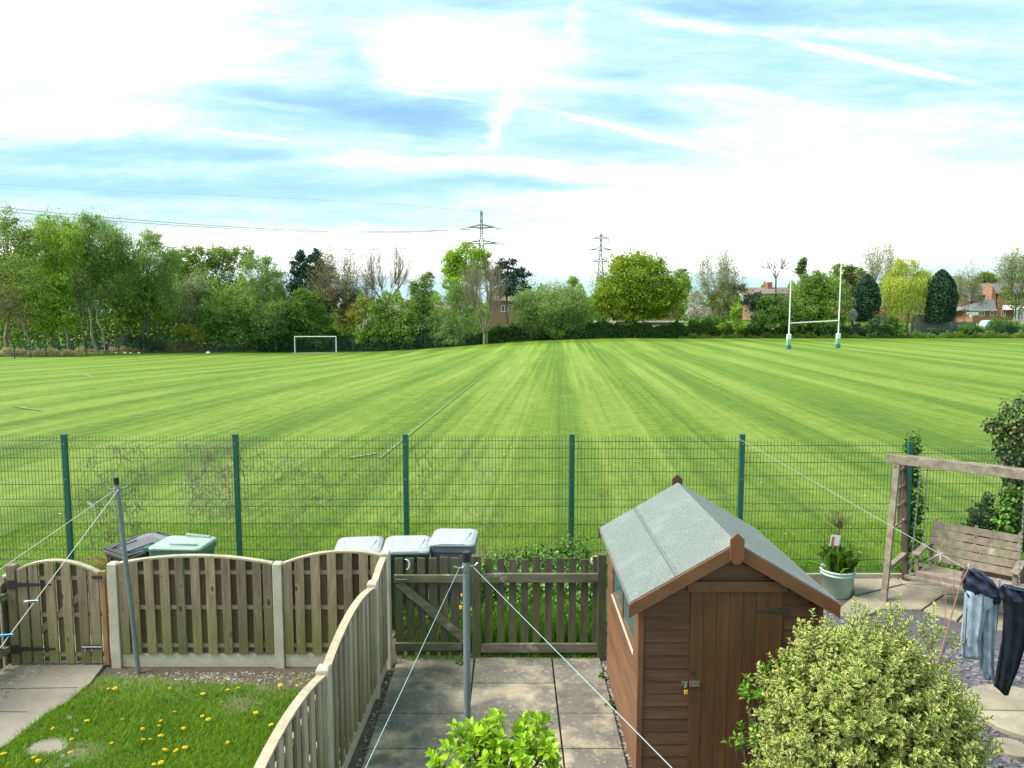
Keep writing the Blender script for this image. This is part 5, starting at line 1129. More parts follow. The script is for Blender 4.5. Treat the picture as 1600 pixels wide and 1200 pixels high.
# ------------------------------------------------------------ far trees
LM = {}
def lm(key, c, **k): LM[key] = leafmat('foliage_' + key, tuple(min(.6, q * 1.6) for q in c), tuple(min(.6, q * 1.5) for q in k.get('c2', [v * .6 for v in c])), trans=k.get('trans', .48), var=k.get('var', .3), cl=k.get('cl', .35), rough=.7)
lm('bright', (.21, .33, .035)); lm('lime', (.23, .33, .02), c2=(.13, .22, .012)); lm('oak', (.20, .265, .02), c2=(.105, .16, .012)); lm('mid', (.145, .23, .04)); lm('birch', (.185, .25, .05)); lm('soft', (.175, .27, .07))
lm('dark', (.07, .14, .03)); lm('deep', (.10, .19, .035)); lm('conifer', (.022, .065, .045), trans=.08); lm('cypress', (.022, .06, .03), trans=.02, c2=(.012, .03, .018)); lm('pine', (.03, .06, .045), trans=.05)
lm('grey', (.21, .26, .12)); lm('olive', (.165, .235, .045)); lm('brown', (.19, .175, .065)); lm('willow', (.34, .38, .07), c2=(.22, .28, .05)); lm('blossom', (.62, .55, .5), c2=(.45, .38, .33)); lm('sallow', (.20, .28, .09)); lm('copper', (.13, .11, .045)); lm('laurel', (.07, .13, .055)); lm('yellow', (.24, .27, .04))
m_bark = mat('bark', (.16, .13, .10), (.08, .065, .05), scale=2); m_barkp = mat('pale_bark', (.46, .42, .34), (.22, .19, .15), scale=1.4); m_barkg = mat('bare_bark', (.27, .23, .17), (.17, .145, .10), scale=1.4); m_barkd = mat('dark_bark', (.11, .09, .075), (.07, .055, .045), scale=1.4)
def base_at(px, Y): X = (px - 800) / F * Y * 1.0; return Vector((X, Y, gz(X, Y)))
def tree(name, label, Y, key, bx, ells, dens=1.0, leaf=.34, trunk=True, bark=None, lean=None, kind='round', trw=None, cat='tree', group=None, droop=0, clump=1.0, limbs=True, aspect=.6):
    """ells: (px, py, rx, ry) of each lobe of the crown as surveyed from the photo, built as solid lobes at distance Y"""
    b = base_at(bx, Y); t = thing(name, label, cat, b, 0, group); k = Y / F; P = []; lobes = []
    for i, (px, py, rx, ry) in enumerate(ells):
        dy = random.uniform(-.35, .35) * rx * k if len(ells) > 1 else 0; c = at(px, py, Y + dy); RX, RY, RZ = rx * k, rx * k * .85, ry * k; lobes.append((c, RX, RY, RZ))
        n = int(dens * 230 * (RX * RZ) ** .98 * (.34 / leaf) ** 1.5) + 120; n = min(n, 15000)
        if kind == 'cone':
            h = rng.uniform(0, 1, n) ** 1.35; a = rng.uniform(0, 6.283, n); tier = 1 - .3 * ((h * 7 + .12 * np.sin(a * 3)) % 1)
            rr = (1 - h) ** .62 * .8 * tier * (rng.uniform(.45, 1, n) ** .5) * (1 + .12 * np.sin(a * 5 + h * 30))
            p = np.stack([c[0] + RX * rr * np.cos(a), c[1] + RY * rr * np.sin(a), c[2] - RZ + 2 * RZ * h - .25 * RX * rr], 1); P.append(p); continue
        if kind == 'cypress':
            h = rng.uniform(0, 1, n); a = rng.uniform(0, 6.283, n); pr = np.sin(np.clip(h * .86 + .14, 0, 1) * math.pi) ** .62; pr = np.where(h < .35, np.maximum(pr, .82), pr)
            rr = pr * (rng.uniform(.3, 1, n) ** .45) * (1 + .05 * np.sin(a * 4 + h * 21)); p = np.stack([c[0] + RX * rr * np.cos(a), c[1] + RY * rr * np.sin(a), c[2] - RZ + 2 * RZ * h], 1); P.append(p); continue
        nc = int(min(90, 12 + clump * 2.6 * RX * RZ)); d = rand_dirs(nc); rr = rng.uniform(.15, 1, nc) ** .4; rr *= rng.uniform(.8, 1.06, nc)
        ph = px * .7; wob_ = 1 + .10 * np.sin(d[:, 0] * 4 + ph) * np.cos(d[:, 2] * 5 + ph) + .06 * np.sin(d[:, 1] * 9 + ph)
        cc = np.array(c) + d * np.array([RX, RY, RZ]) * (rr * wob_)[:, None] * .88; cr = .26 * (RX * RZ) ** .5 * rng.uniform(.55, 1.3, nc)
        cr = np.clip(cr, .4, 1.5); w = cr ** 2.2; idx = rng.choice(nc, n, p=w / w.sum()); g = rand_dirs(n) * (rng.uniform(0, 1, n) ** .5)[:, None]
        p = cc[idx] + g * cr[idx][:, None] * np.array([1.15, 1.15, .8]); P.append(p)
        m4 = n // 4; P.append(np.array(c) + rand_dirs(m4) * np.array([RX, RY, RZ]) * (rng.uniform(0, 1, m4) ** .45)[:, None] * .9)
        m2 = n // 14; dd_ = rand_dirs(m2); P.append(np.array(c) + dd_ * np.array([RX, RY, RZ]) * rng.uniform(.95, 1.17, m2)[:, None])       # stray shoots
        if droop:
            m3 = int(n * droop); j = rng.integers(0, len(p), m3); q = p[j].copy(); q[:, 2] -= rng.uniform(0, 1, m3) ** 1.5 * RZ * .5; P.append(q)
    P = np.concatenate(P); P = P[P[:, 2] > b.z + .25]
    V, Fq = quads(P, leaf, aspect=aspect * (.5 if droop else 1), droop=(1.4 if droop else 0), flat=0)
    npmesh('crown', V, Fq, LM[key], t)
    S = []; top = max(lobes, key=lambda l: l[0].z); H_ = top[0].z - b.z; tw = (trw or max(.09, .018 * H_)) * .8
    if trunk:
        l_ = Vector(lean) if lean else Vector((top[0].x - b.x, 0, 0)); p = np.array(b) - np.array([0, 0, .1]); q = np.array([b.x + l_.x, b.y, b.z + H_]); prev = p; r0 = tw
        nS = 7
        for i in range(1, nS + 1):
            f = i / nS; z = p + (q - p) * f + rng.normal(size=3) * np.array([.012, .012, 0]) * H_; r1 = tw * (1 - .8 * f); S.append((*prev, *z, r0, r1)); prev, r0 = z, r1
            if limbs and f > .3:
                for _ in range(3):
                    l = random.choice(lobes); e = np.array(l[0]) + rand_dirs(1)[0] * np.array([l[1], l[2], l[3]]) * .8; e[2] = max(e[2], z[2]); m_ = (z + e) / 2 + np.array([0, 0, .3]); S.append((*z, *m_, r1 * .6, r1 * .35)); S.append((*m_, *e, r1 * .35, .02))
                    for _ in range(3): S.append((*m_, *(m_ + (e - m_) * .7 + rng.normal(size=3) * .5), r1 * .2, .012))
        V, Fq = segs_mesh(np.array(S), 6); npmesh('trunk', V, Fq, bark or m_bark, t)
    return t
def bare(name, label, Y, bx, basey, topy, wpx, bark, depth=5, r=.2, spread=.42, forks=3, leafkey=None, leafn=0, lean=(0, 0), n0=None, up=.13, rmin=.02, stem=.22, nl=44):
    r = r * .62
    """leafless crown: forked limbs fanning up to a domed outline, each feathered with fine twigs"""
    k = Y / F; b = at(bx, basey, Y); g = base_at(bx, Y)
    if basey > 500: b = g
    H_ = at(bx, topy, Y).z - b.z; t = thing(name, label, 'tree', g); S = []
    if b.z > g.z + .3: S.append((g.x, g.y, g.z, b.x, b.y, b.z, r * 1.1, r))
    W_ = wpx * k / 2; f0 = np.array([b.x, b.y, b.z + H_ * stem]); S.append((*b, *f0, r, r * .85)); mains = []
    for i in range(forks + 1):
        a = 2 * math.pi * (i + random.random() * .5) / (forks + 1); e = f0 + np.array([math.cos(a) * W_ * .34, math.sin(a) * W_ * .3, H_ * random.uniform(.22, .34)]); m_ = (f0 + e) / 2 + rng.normal(size=3) * .12
        S += [(*f0, *m_, r * .55, r * .42), (*m_, *e, r * .42, r * .28)]; mains.append(e)
    mains.append(f0); tips = []
    for i in range(nl):
        a = random.uniform(0, 6.283); q = random.uniform(.05, 1) ** .5; el = math.sqrt(max(0, 1 - q * q)); rr = random.uniform(.8, 1.04)
        e = np.array([b.x + math.cos(a) * q * W_ * rr, b.y + math.sin(a) * q * W_ * .8 * rr, b.z + H_ * (.5 + .5 * el) * (rr if q < .6 else 1)])
        if q > .8: e[2] -= H_ * random.uniform(0, .22)
        s0 = min(mains, key=lambda p: np.linalg.norm((p - e) * np.array([1, 1, .35]))); c = s0 + (e - s0) * .5 + np.array([math.cos(a), math.sin(a), -.3]) * W_ * .10; prev = s0; r0 = r * .24; n_ = 7
        for j in range(1, n_ + 1):
            u = j / n_; p = (1 - u) ** 2 * s0 + 2 * u * (1 - u) * c + u * u * e + rng.normal(size=3) * .05; r1 = r * .24 * (1 - u) + .012; S.append((*prev, *p, r0, r1))
            if j > 1:
                for _ in range(3):
                    d = (p - prev) / np.linalg.norm(p - prev) + rng.normal(size=3) * .55; d[2] += .25; l = H_ * random.uniform(.05, .11); m_ = p + d * l * .5; e2 = m_ + (d + rng.normal(size=3) * .3 + np.array([0, 0, .2])) * l * .5
                    S += [(*p, *m_, .013, .009), (*m_, *e2, .009, .005)]; tips.append(e2)
                    for _ in range(1): e3 = m_ + (d + rng.normal(size=3) * .6) * l * .45; S.append((*m_, *e3, .009, .005)); tips.append(e3)
            prev, r0 = p, r1
    V, Fq = segs_mesh(np.array(S), 4); npmesh('trunk', V, Fq, bark, t)
    if leafkey:
        leafn = int(leafn * 1.8)
        P = np.array(tips)[rng.integers(0, len(tips), leafn)] + rng.normal(size=(leafn, 3)) * .25; V, Fq = quads(P, .21); npmesh('crown', V, Fq, LM[leafkey], t)
    return t
T = tree
# --- wood on the left
T('birch_tree', 'tall thin brownish tree with a wispy tip at the far left edge of the wood', 104, 'birch', 12, [(18, 385, 36, 55), (12, 345, 14, 34), (45, 380, 22, 36), (28, 450, 38, 45), (-20, 420, 40, 60)], .55, .26, bark=m_barkg)
T('birch_tree', 'brownish sparse birch with a slanting pale stem in the far left of the wood', 102, 'birch', 52, [(38, 430, 34, 55), (20, 480, 38, 40), (60, 470, 25, 40)], .4, .24, bark=m_barkp, lean=(-2.6, 0, 0), trw=.16)
T('birch_tree', 'bright yellow green birch, second tall tree in the left wood', 108, 'bright', 108, [(85, 368, 40, 40), (60, 385, 30, 40), (110, 380, 30, 40), (78, 348, 20, 24), (118, 372, 24, 30), (105, 400, 36, 40), (70, 415, 30, 45), (110, 355, 14, 16)], .9, .28, bark=m_barkg, droop=.2)
T('birch_tree', 'tall grey green birch with drooping sprays and two white leaning stems at the wood edge', 110, 'soft', 153, [(152, 370, 40, 42), (175, 375, 30, 34), (140, 348, 20, 20), (180, 392, 24, 34), (168, 400, 34, 42), (190, 430, 24, 40), (140, 410, 30, 40)], .9, .28, bark=m_barkp, lean=(-3.2, 0, 0), droop=.3, trw=.24)
T('birch_tree', 'white stemmed birch standing just right of the leaning one above the two walkers', 111, 'birch', 166, [(150, 455, 26, 26), (160, 430, 22, 30)], .6, .26, bark=m_barkp, lean=(-2.0, 0, 0), trw=.22)
T('birch_tree', 'tall soft green tree with a rounded drooping crown right of the white stems', 112, 'soft', 225, [(232, 398, 38, 36), (238, 376, 20, 18), (203, 400, 26, 34), (264, 412, 26, 30), (255, 425, 24, 40), (215, 430, 34, 40), (262, 465, 20, 40)], 1.0, .28, droop=.3)
T('broadleaf_tree', 'low fresh green maple like tree at the wood edge behind the left boundary fence', 103, 'bright', 84, [(85, 470, 34, 30), (70, 500, 30, 22), (100, 500, 28, 18), (90, 445, 20, 20)], 1.1, .3)
T('broadleaf_tree', 'layered dark and yellow green understorey tree right of the two walkers', 112, 'olive', 232, [(215, 470, 34, 26), (245, 490, 36, 24), (200, 495, 26, 20), (235, 450, 26, 26), (190, 470, 20, 20)], 1.1, .3)
T('broadleaf_tree', 'yellowish green trees with level tops rising behind the middle of the left wood', 128, 'olive', 320, [(290, 408, 28, 24), (318, 406, 28, 22), (350, 408, 30, 26), (378, 400, 22, 20), (275, 425, 24, 28), (312, 440, 45, 30), (355, 450, 30, 30)], 1.0, .32)
T('willow_shrub', 'grey green rounded sallow with fine twigs between the green trees in the left wood', 116, 'grey', 300, [(292, 460, 28, 30), (310, 450, 22, 22), (285, 490, 26, 24)], 1.0, .22)
T('broadleaf_tree', 'smooth fresh green drooping tree left of the tall dark conifers', 117, 'soft', 412, [(408, 425, 34, 32), (390, 410, 14, 12), (425, 445, 24, 34), (400, 470, 32, 36), (430, 490, 22, 36), (415, 405, 12, 8)], 1.1, .28, droop=.4)
T('broadleaf_tree', 'dark rounded hawthorn at the field edge left of the football goal', 113, 'deep', 360, [(350, 485, 30, 26), (335, 515, 26, 24), (375, 520, 32, 26), (380, 490, 24, 26), (320, 490, 14, 18)], 1.2, .27)
T('broadleaf_tree', 'dark green bush between the hawthorn and the football goal', 113, 'dark', 420, [(418, 515, 30, 28), (440, 505, 24, 30), (400, 530, 26, 18)], 1.2, .27, cat='bush')
T('laurel_bush', 'dull dark laurel bush behind the two walkers', 113, 'laurel', 212, [(200, 532, 16, 13), (222, 534, 18, 12), (245, 538, 16, 10)], 1.3, .25, trunk=False, cat='bush')
T('scrub_bush', 'yellow green low scrub at the wood edge left of the dark hawthorn', 113, 'yellow', 305, [(292, 515, 16, 10), (312, 525, 16, 14), (280, 520, 12, 10)], .8, .25, trunk=False, cat='bush')
T('scrub_bush', 'brown leafless bramble scrub along the wood edge', 113.5, 'brown', 270, [(262, 542, 24, 8), (295, 542, 24, 9), (325, 544, 18, 8), (240, 545, 18, 6)], .8, .2, trunk=False, cat='bush')
bare('bare_tree', 'bare brown twiggy saplings at the far left edge of the wood', 100, 14, 545, 440, 60, m_bark, 5, .07, leafkey='brown', leafn=900, nl=22)
bare('bare_tree', 'bare grey sapling among the birches behind the left boundary fence', 106, 128, 545, 420, 40, m_bark, 5, .07, leafkey='mid', leafn=1500, nl=18)
for i, (px, tp, ln) in enumerate(((60, 440, -1.2), (132, 450, -.6), (182, 440, .3), (206, 450, .5), (250, 460, 0), (118, 470, .4))):
    b = base_at(px, 114 + i); q = at(px, tp, b.y); t = thing('tree_stem', ['thin dark straight stem in the left wood nearest the left edge', 'thin dark stem left of the leaning white birch', 'slim grey stem just right of the white birches', 'slim dark stem above the laurel bush', 'thin stem beneath the soft green drooping tree', 'short thin stem right of the bare sapling'][i], 'tree', b)
    V, Fq = segs_mesh(np.array([(*b, b.x + ln * .5, b.y, (b.z + q.z) / 2, .09, .07), (b.x + ln * .5, b.y, (b.z + q.z) / 2, b.x + ln, b.y, q.z, .07, .04)]), 6); npmesh('trunk', V, Fq, m_barkg if i % 2 else m_barkd, t)
    P = np.array((b.x + ln, b.y, q.z)) + rng.normal(size=(500, 3)) * np.array([1.1, 1.1, 1.3]); V, Fq = quads(P, .26); npmesh('crown', V, Fq, LM['mid'], t)
# deep wood behind: one mass
def mass(name, label, Y0, Y1, px0, px1, topf, n, key, leaf=.6):
    px = rng.uniform(px0, px1, n); Y = rng.uniform(Y0, Y1, n); tp = np.interp(px, [a for a, b in topf], [b for a, b in topf]) + 9 * np.sin(px * .11) + 6 * np.sin(px * .31); X = (px - 800) / F * Y
    zt = CAMH + (600 - tp) / F * Y * .99 - math.tan(PITCH) * Y; g = np.array([gz(x, y) for x, y in zip(X, Y)]); h = rng.uniform(0, 1, n) ** .8
    P = np.stack([X, Y, g + (zt - g) * h], 1); V, Fq = quads(P, leaf); o = npmesh(name, V, Fq, LM[key]); return stuff(o, label, 'trees')
mass('deep_wood', 'dense shaded interior of the left wood seen between the front trees', 118, 135, -60, 470, [(-60, 400), (60, 395), (180, 400), (240, 430), (300, 440), (400, 440), (470, 470)], 70000, 'mid', .5)
mass('far_tree_line', 'distant low line of trees filling the gaps beyond the boundary hedge', 175, 215, 440, 1290, [(440, 480), (560, 462), (700, 462), (900, 455), (1180, 458), (1290, 452)], 60000, 'mid', .75)
mass('far_tree_line', 'distant trees and gardens behind the houses on the right', 190, 230, 1190, 1700, [(1190, 452), (1300, 440), (1450, 452), (1560, 446), (1700, 440)], 30000, 'mid', .75)
# --- middle
T('conifer_tree', 'tall dark blue green conifer with pointed top, left one of the pair', 122, 'conifer', 470, [(470, 400, 8, 12), (467, 415, 17, 18), (468, 440, 26, 24), (472, 470, 32, 28)], 1.7, .30)
T('conifer_tree', 'tall dark blue green conifer, broader right one of the pair', 122, 'conifer', 497, [(494, 398, 9, 12), (494, 412, 19, 18), (500, 434, 28, 24), (497, 465, 37, 32)], 1.7, .30)
T('broadleaf_tree', 'rich green leafy tree in front of the dark conifers behind the football goal', 115, 'deep', 480, [(480, 468, 30, 20), (462, 490, 30, 26), (495, 500, 30, 30), (470, 525, 40, 22), (505, 530, 28, 18)], 1.3, .29)
T('broadleaf_tree', 'bright top leaved bush left of the goal crossbar', 115, 'mid', 448, [(445, 485, 24, 20), (440, 510, 26, 30)], 1.2, .29, cat='bush')
bare('sparse_tree', 'sparse brownish tree with small new leaves just right of the dark conifers', 119, 532, 545, 388, 80, m_barkg, 6, .2, leafkey='brown', leafn=2600)
bare('bare_tree', 'big bare tree with fan of upright branches against the white sky', 121, 603, 490, 384, 108, m_barkg, 7, .3, .5, 6, rmin=.028, stem=.10, nl=62)
T('copper_bush', 'brown leaved bush under the sparse tree', 118, 'copper', 540, [(535, 465, 20, 28), (545, 490, 24, 20)], 1.0, .26)
T('sallow_bush', 'yellowish olive bush between the goal and the green shrubs', 116, 'yellow', 560, [(560, 490, 18, 22), (545, 510, 18, 18), (570, 475, 14, 14)], .7, .24, cat='bush')
bare('bare_tree', 'low spreading bare tree behind the olive bush', 120, 568, 545, 432, 66, m_barkg, 6, .14, .6, 4, leafkey='brown', leafn=500)
T('sallow_bush', 'green arching shrub with pale stems right of the goal', 115, 'mid', 600, [(600, 500, 36, 28), (575, 525, 26, 18), (625, 520, 34, 24), (590, 480, 20, 14), (640, 500, 20, 26)], 1.2, .27, cat='bush')
T('broadleaf_tree', 'mid green tree with airy pointed top left of the round lime tree', 117, 'mid', 655, [(655, 470, 24, 28), (668, 440, 14, 18), (640, 490, 26, 26), (670, 500, 24, 30), (650, 450, 14, 14)], 1.1, .27)
T('broadleaf_tree', 'light green arching shrub below the round lime tree', 115, 'soft', 705, [(700, 475, 24, 26), (715, 455, 16, 18), (690, 505, 30, 30), (725, 500, 26, 32), (700, 530, 36, 14)], 1.2, .27, droop=.2, cat='bush')
T('lime_tree', 'round bright lime green tree standing above the shrubs below the pylon', 124, 'lime', 728, [(728, 405, 36, 30), (708, 415, 24, 24), (750, 408, 20, 26), (725, 432, 34, 18)], 1.3, .29, bark=m_barkd)
T('broadleaf_tree', 'fresh yellow green tree under the round lime tree', 119, 'bright', 712, [(708, 445, 20, 14), (722, 460, 22, 20)], 1.0, .28)
bare('bare_tree', 'bare grey vase shaped tree with forked trunk standing at the field edge', 113, 757, 543, 408, 84, m_barkg, 7, .40, .55, 5, rmin=.026, stem=.13, nl=60)
T('pine_tree', 'dark blue green pine with flat layered top behind the bare tree', 126, 'pine', 795, [(790, 412, 22, 10), (808, 428, 26, 12), (775, 432, 20, 14), (800, 450, 34, 20)], 1.6, .3)
T('willow_shrub', 'large dome shaped grey green sallow shrub left of the big oak', 115, 'sallow', 860, [(860, 478, 58, 38), (825, 480, 30, 34), (895, 480, 34, 36), (840, 510, 44, 26), (885, 512, 42, 24)], 1.5, .21, cat='shrub', clump=2)
T('sallow_bush', 'small pale green round bush at the foot of the large sallow shrub', 113, 'bright', 872, [(871, 522, 13, 11)], 1.3, .2, cat='bush')
T('conifer_tree', 'small yellow green conifer tip peeping above the sallow shrub', 128, 'bright', 895, [(895, 440, 9, 12)], 1.5, .25)
T('oak_tree', 'large broad oak with yellow green spring leaves standing alone in the boundary hedge', 116, 'oak', 995, [(995, 430, 46, 40), (965, 450, 42, 40), (1030, 450, 42, 42), (1000, 470, 60, 32), (945, 470, 26, 26), (1052, 455, 24, 30), (985, 498, 26, 12), (1015, 490, 24, 12), (975, 410, 26, 20), (1020, 412, 24, 18), (950, 487, 26, 16), (1044, 486, 28, 15)], 1.25, .30, bark=m_barkd, clump=1.4, trw=.35)
T('broadleaf_tree', 'distant small green tree just right of the oak crown', 150, 'mid', 1066, [(1066, 428, 14, 11), (1072, 445, 12, 14)], 1.0, .3)
bare('sparse_tree', 'sparse tree with small pale leaves right of the oak', 118, 1122, 520, 400, 84, m_barkg, 6, .2, .55, 4, leafkey='grey', leafn=3200)
T('copper_bush', 'brownish green shrub layer under the sparse tree right of the oak', 119, 'brown', 1140, [(1135, 455, 28, 16), (1155, 450, 16, 12), (1125, 478, 26, 20)], .8, .25)
T('blossom_tree', 'pale pinkish white blossom tree beside the oak', 124, 'blossom', 1092, [(1088, 468, 14, 18), (1100, 488, 20, 12), (1080, 490, 10, 10)], .9, .22)
T('broadleaf_tree', 'dark rounded evergreen shrub right of the sparse tree', 117, 'conifer', 1180, [(1178, 472, 20, 18), (1190, 490, 22, 22)], 1.4, .27, cat='shrub')
T('broadleaf_tree', 'bright leaved sapling in front of the dark evergreen shrub', 114, 'bright', 1152, [(1150, 485, 10, 16), (1128, 510, 8, 8), (1155, 508, 12, 12)], .9, .24)
T('broadleaf_tree', 'dark green shrubs filling the gap left of the rugby posts', 116, 'deep', 1205, [(1200, 495, 28, 26), (1222, 478, 24, 22), (1180, 512, 20, 14), (1195, 470, 16, 14)], 1.2, .28, cat='shrub')
bare('bare_tree', 'distant bare forked tree against the sky left of the rugby posts', 160, 1212, 448, 394, 54, m_barkd, 6, .30, .7, 4, rmin=.035, nl=30)
T('conifer_tree', 'small dark green conifer top between the rugby posts', 130, 'dark', 1254, [(1254, 408, 7, 9), (1252, 422, 11, 12)], 1.5, .28)
T('broadleaf_tree', 'large dense green tree behind the rugby posts', 117, 'mid', 1280, [(1282, 452, 34, 28), (1262, 470, 34, 34), (1300, 480, 32, 34), (1240, 490, 32, 30), (1285, 505, 44, 22), (1270, 440, 22, 18)], 1.4, .28, clump=1.3)
T('broadleaf_tree', 'dark leaved trees with coppery patch behind the right rugby post', 128, 'olive', 1332, [(1318, 425, 24, 14), (1340, 432, 18, 14), (1328, 450, 34, 20)], 1.1, .28)
T('copper_tree', 'coppery brown tree crown just right of the right rugby post', 127, 'copper', 1327, [(1326, 424, 11, 11), (1338, 438, 9, 8)], .9, .26)
bare('sparse_tree', 'tall airy tree with yellow green leaf clusters behind the weeping willow', 124, 1370, 520, 380, 70, m_barkg, 6, .2, .6, 3, leafkey='bright', leafn=1500)
T('cypress_tree', 'dark clipped egg shaped cypress left of the weeping willow', 118, 'cypress', 1355, [(1355, 466, 20, 36)], 6, .30, kind='cypress')
T('cypress_tree', 'dark clipped cypress right of the weeping willow, the larger one', 118, 'cypress', 1470, [(1470, 462, 25, 40)], 6, .30, kind='cypress')
def willow():
    t = T('weeping_willow', 'golden green weeping willow between two dark cypresses', 120, 'willow', 1418, [(1418, 432, 36, 24), (1395, 440, 22, 20), (1445, 438, 20, 20), (1415, 415, 24, 12)], 1.3, .26, bark=m_barkd, droop=.3)
    k = 120 / F; P = []
    for i in range(620):
        a = random.uniform(0, 6.28); r = random.uniform(.3, 1) ** .5; px = 1418 + 43 * r * math.cos(a) + 3; c = at(px, 432 + 14 * random.random(), 120 + 43 * k * r * math.sin(a) * .8); L_ = random.uniform(.35, 1) * (7.2 - 2.2 * abs(px - 1418) / 43)
        n = int(L_ * 5)
        for j in range(n): P.append((c.x + .15 * math.sin(j * .4 + i), c.y, max(c.z - j * L_ / n, gz(c.x, 120) + .6)))
    P = np.array(P) + rng.normal(size=(len(P), 3)) * .08; V, Fq = quads(P, .34, aspect=.35, droop=2.5); npmesh('hanging_fronds', V, Fq, LM['willow'], t)
willow()
bare('sparse_tree', 'thin pale leaved tree in front of the far houses', 126, 1505, 520, 425, 46, m_barkg, 5, .12, .5, 4, leafkey='olive', leafn=1300)
T('broadleaf_tree', 'round green tree crown above the far house roofs', 175, 'mid', 1542, [(1542, 433, 16, 9), (1532, 437, 12, 6), (1552, 437, 12, 6)], 1.1, .35)
bare('sparse_tree', 'airy tree with thin new leaves at the right edge in front of the brick house', 124, 1590, 525, 392, 70, m_barkg, 6, .16, .5, 4, leafkey='birch', leafn=3000)
T('broadleaf_tree', 'light green leafy small tree in front of the brick house at the right edge', 125, 'olive', 1576, [(1572, 462, 14, 20), (1590, 470, 18, 24), (1600, 440, 14, 26)], .35, .24)
T('blossom_tree', 'small pale blossom shrub between the dense green tree and the cypress', 118, 'blossom', 1332, [(1331, 494, 12, 10)], 1.0, .2)
T('broadleaf_tree', 'yellow leaved shrub left of the smaller cypress', 119, 'yellow', 1325, [(1326, 478, 8, 8)], 1.0, .22, cat='shrub')
T('scrub_bush', 'dark green bush at the field edge below the smaller cypress', 115, 'laurel', 1375, [(1375, 505, 20, 14), (1365, 520, 16, 8)], 1.3, .24, trunk=False, cat='bush')
T('scrub_bush', 'leafy green bush at the field edge below the weeping willow', 115, 'deep', 1402, [(1400, 516, 16, 12), (1395, 500, 12, 10)], 1.2, .24, trunk=False, cat='bush')
T('scrub_bush', 'small round green bush below the larger cypress at the field edge', 115, 'deep', 1512, [(1510, 514, 12, 9)], 1.3, .22, trunk=False, cat='bush')
T('scrub_bush', 'green garden bush in front of the brick house beside the pale blue cover', 117, 'deep', 1562, [(1565, 503, 15, 12), (1580, 508, 12, 9), (1552, 510, 10, 8)], 1.2, .22, trunk=False, cat='bush')
T('scrub_bush', 'brown twiggy bush beside the smaller cypress', 116, 'copper', 1345, [(1372, 492, 12, 10), (1340, 515, 18, 10)], .8, .2, trunk=False, cat='bush')
# hedges along the boundary
def hedge(label, Y, pts, key, dens=1, leaf=.26, name='hedge', depth=1.2):
    """pts: (px, ytop) along the boundary"""
    P = []; n = int(abs(pts[-1][0] - pts[0][0]) * 130 * dens); px = rng.uniform(pts[0][0], pts[-1][0], n); tp = np.interp(px, [p[0] for p in pts], [p[1] for p in pts]) + 2.5 * np.sin(px * .11 + pts[0][0]) + 2 * np.sin(px * .27 + 2) + 1.2 * np.sin(px * .61 + 1) + rng.normal(size=n) * 1.6
    yy = Y + rng.uniform(-depth, depth, n); X = (px - 800) / F * yy; g = np.array([gz(x, y) for x, y in zip(X, yy)]); zt = CAMH + ((600 - tp) / F - math.tan(PITCH)) * yy; h = rng.uniform(0, 1, n) ** .75
    P = np.stack([X, yy, g + np.maximum(zt - g, .2) * h], 1); V, Fq = quads(P, leaf); o = npmesh(name, V, Fq, LM[key]); return tag(o, label, 'hedge')
hedge('dark bramble hedge behind the football goal', 116, [(400, 522), (460, 515), (540, 522), (640, 520), (760, 525)], 'dark', 1.1)
hedge('dark green hedge from the bare tree to under the large oak', 116, [(762, 518), (800, 505), (850, 510), (930, 505), (1000, 508), (1075, 508)], 'dark', 1.3)
hedge('dark hedge right of the oak running to the left rugby post', 117, [(1075, 505), (1100, 498), (1180, 512), (1260, 510)], 'deep', 1.1)
hedge('low dark hedge behind the rugby posts', 117, [(1255, 512), (1340, 512), (1400, 515)], 'dark', .8)
hedge('low dull hedge below the houses at the right', 117, [(1440, 518), (1500, 514), (1600, 514), (1680, 512)], 'laurel', .8)
m_dryl = lm('dry', (.34, .30, .16)); 
hedge('dry straw coloured grass strip along the foot of the left wood', 114, [(-60, 546), (60, 548), (160, 546), (260, 542), (340, 546)], 'dry', .5, .16, 'dry_verge', .8)
hedge('dry straw coloured rough grass at the left field edge', 100, [(-60, 546), (60, 548), (130, 546)], 'dry', .7, .16, 'dry_verge', .8)
hedge('rough low weeds at the foot of the boundary hedge right of the oak', 114.8, [(1060, 526), (1200, 524), (1330, 523), (1600, 520), (1680, 520)], 'olive', .35, .16, 'verge', .5)
# --- boundary fences
m_fgreen = mat('far_green_coating', (.015, .09, .075), rough=.5)
def far_fence(label, pts, h, sp):
    t = thing('mesh_fence', label, 'fence', (pts[0][0], pts[0][1], gz(*pts[0])))
    for i in range(len(pts) - 1):
        a, b = Vector((*pts[i], 0)), Vector((*pts[i + 1], 0)); n = max(1, round((b - a).length / sp)); d = (b - a).normalized()
        for j in range(n):
            p = a.lerp(b, j / n); q = a.lerp(b, (j + 1) / n); z0, z1 = gz(p.x, p.y), gz(q.x, q.y)
            mb = MB(); mb.box((p.x, p.y, z0 + h / 2), (.09, .09, h)); obj('post', mb, m_fgreen, t)
            mb = MB()
            for z in (.1, .5, .9, 1.3, 1.7, h - .25, h - .05): mb.bar((p.x, p.y, z0 + z), (q.x, q.y, z1 + z), .012, .012)
            k = int((q - p).length / .12)
            for m_ in range(k + 1):
                c = p.lerp(q, m_ / k); zz = z0 + (z1 - z0) * m_ / k; r = .006; b0 = len(mb.v); mb.v += [Vector((c.x + ax, c.y + ay, z)) for z in (zz, zz + h) for ax, ay in ((-r, -r), (r, -r), (0, r))]; mb.f += [(b0, b0 + 1, b0 + 4, b0 + 3), (b0 + 1, b0 + 2, b0 + 5, b0 + 4), (b0 + 2, b0, b0 + 3, b0 + 5)]
            obj('wire_panel', mb, m_wire2, t)
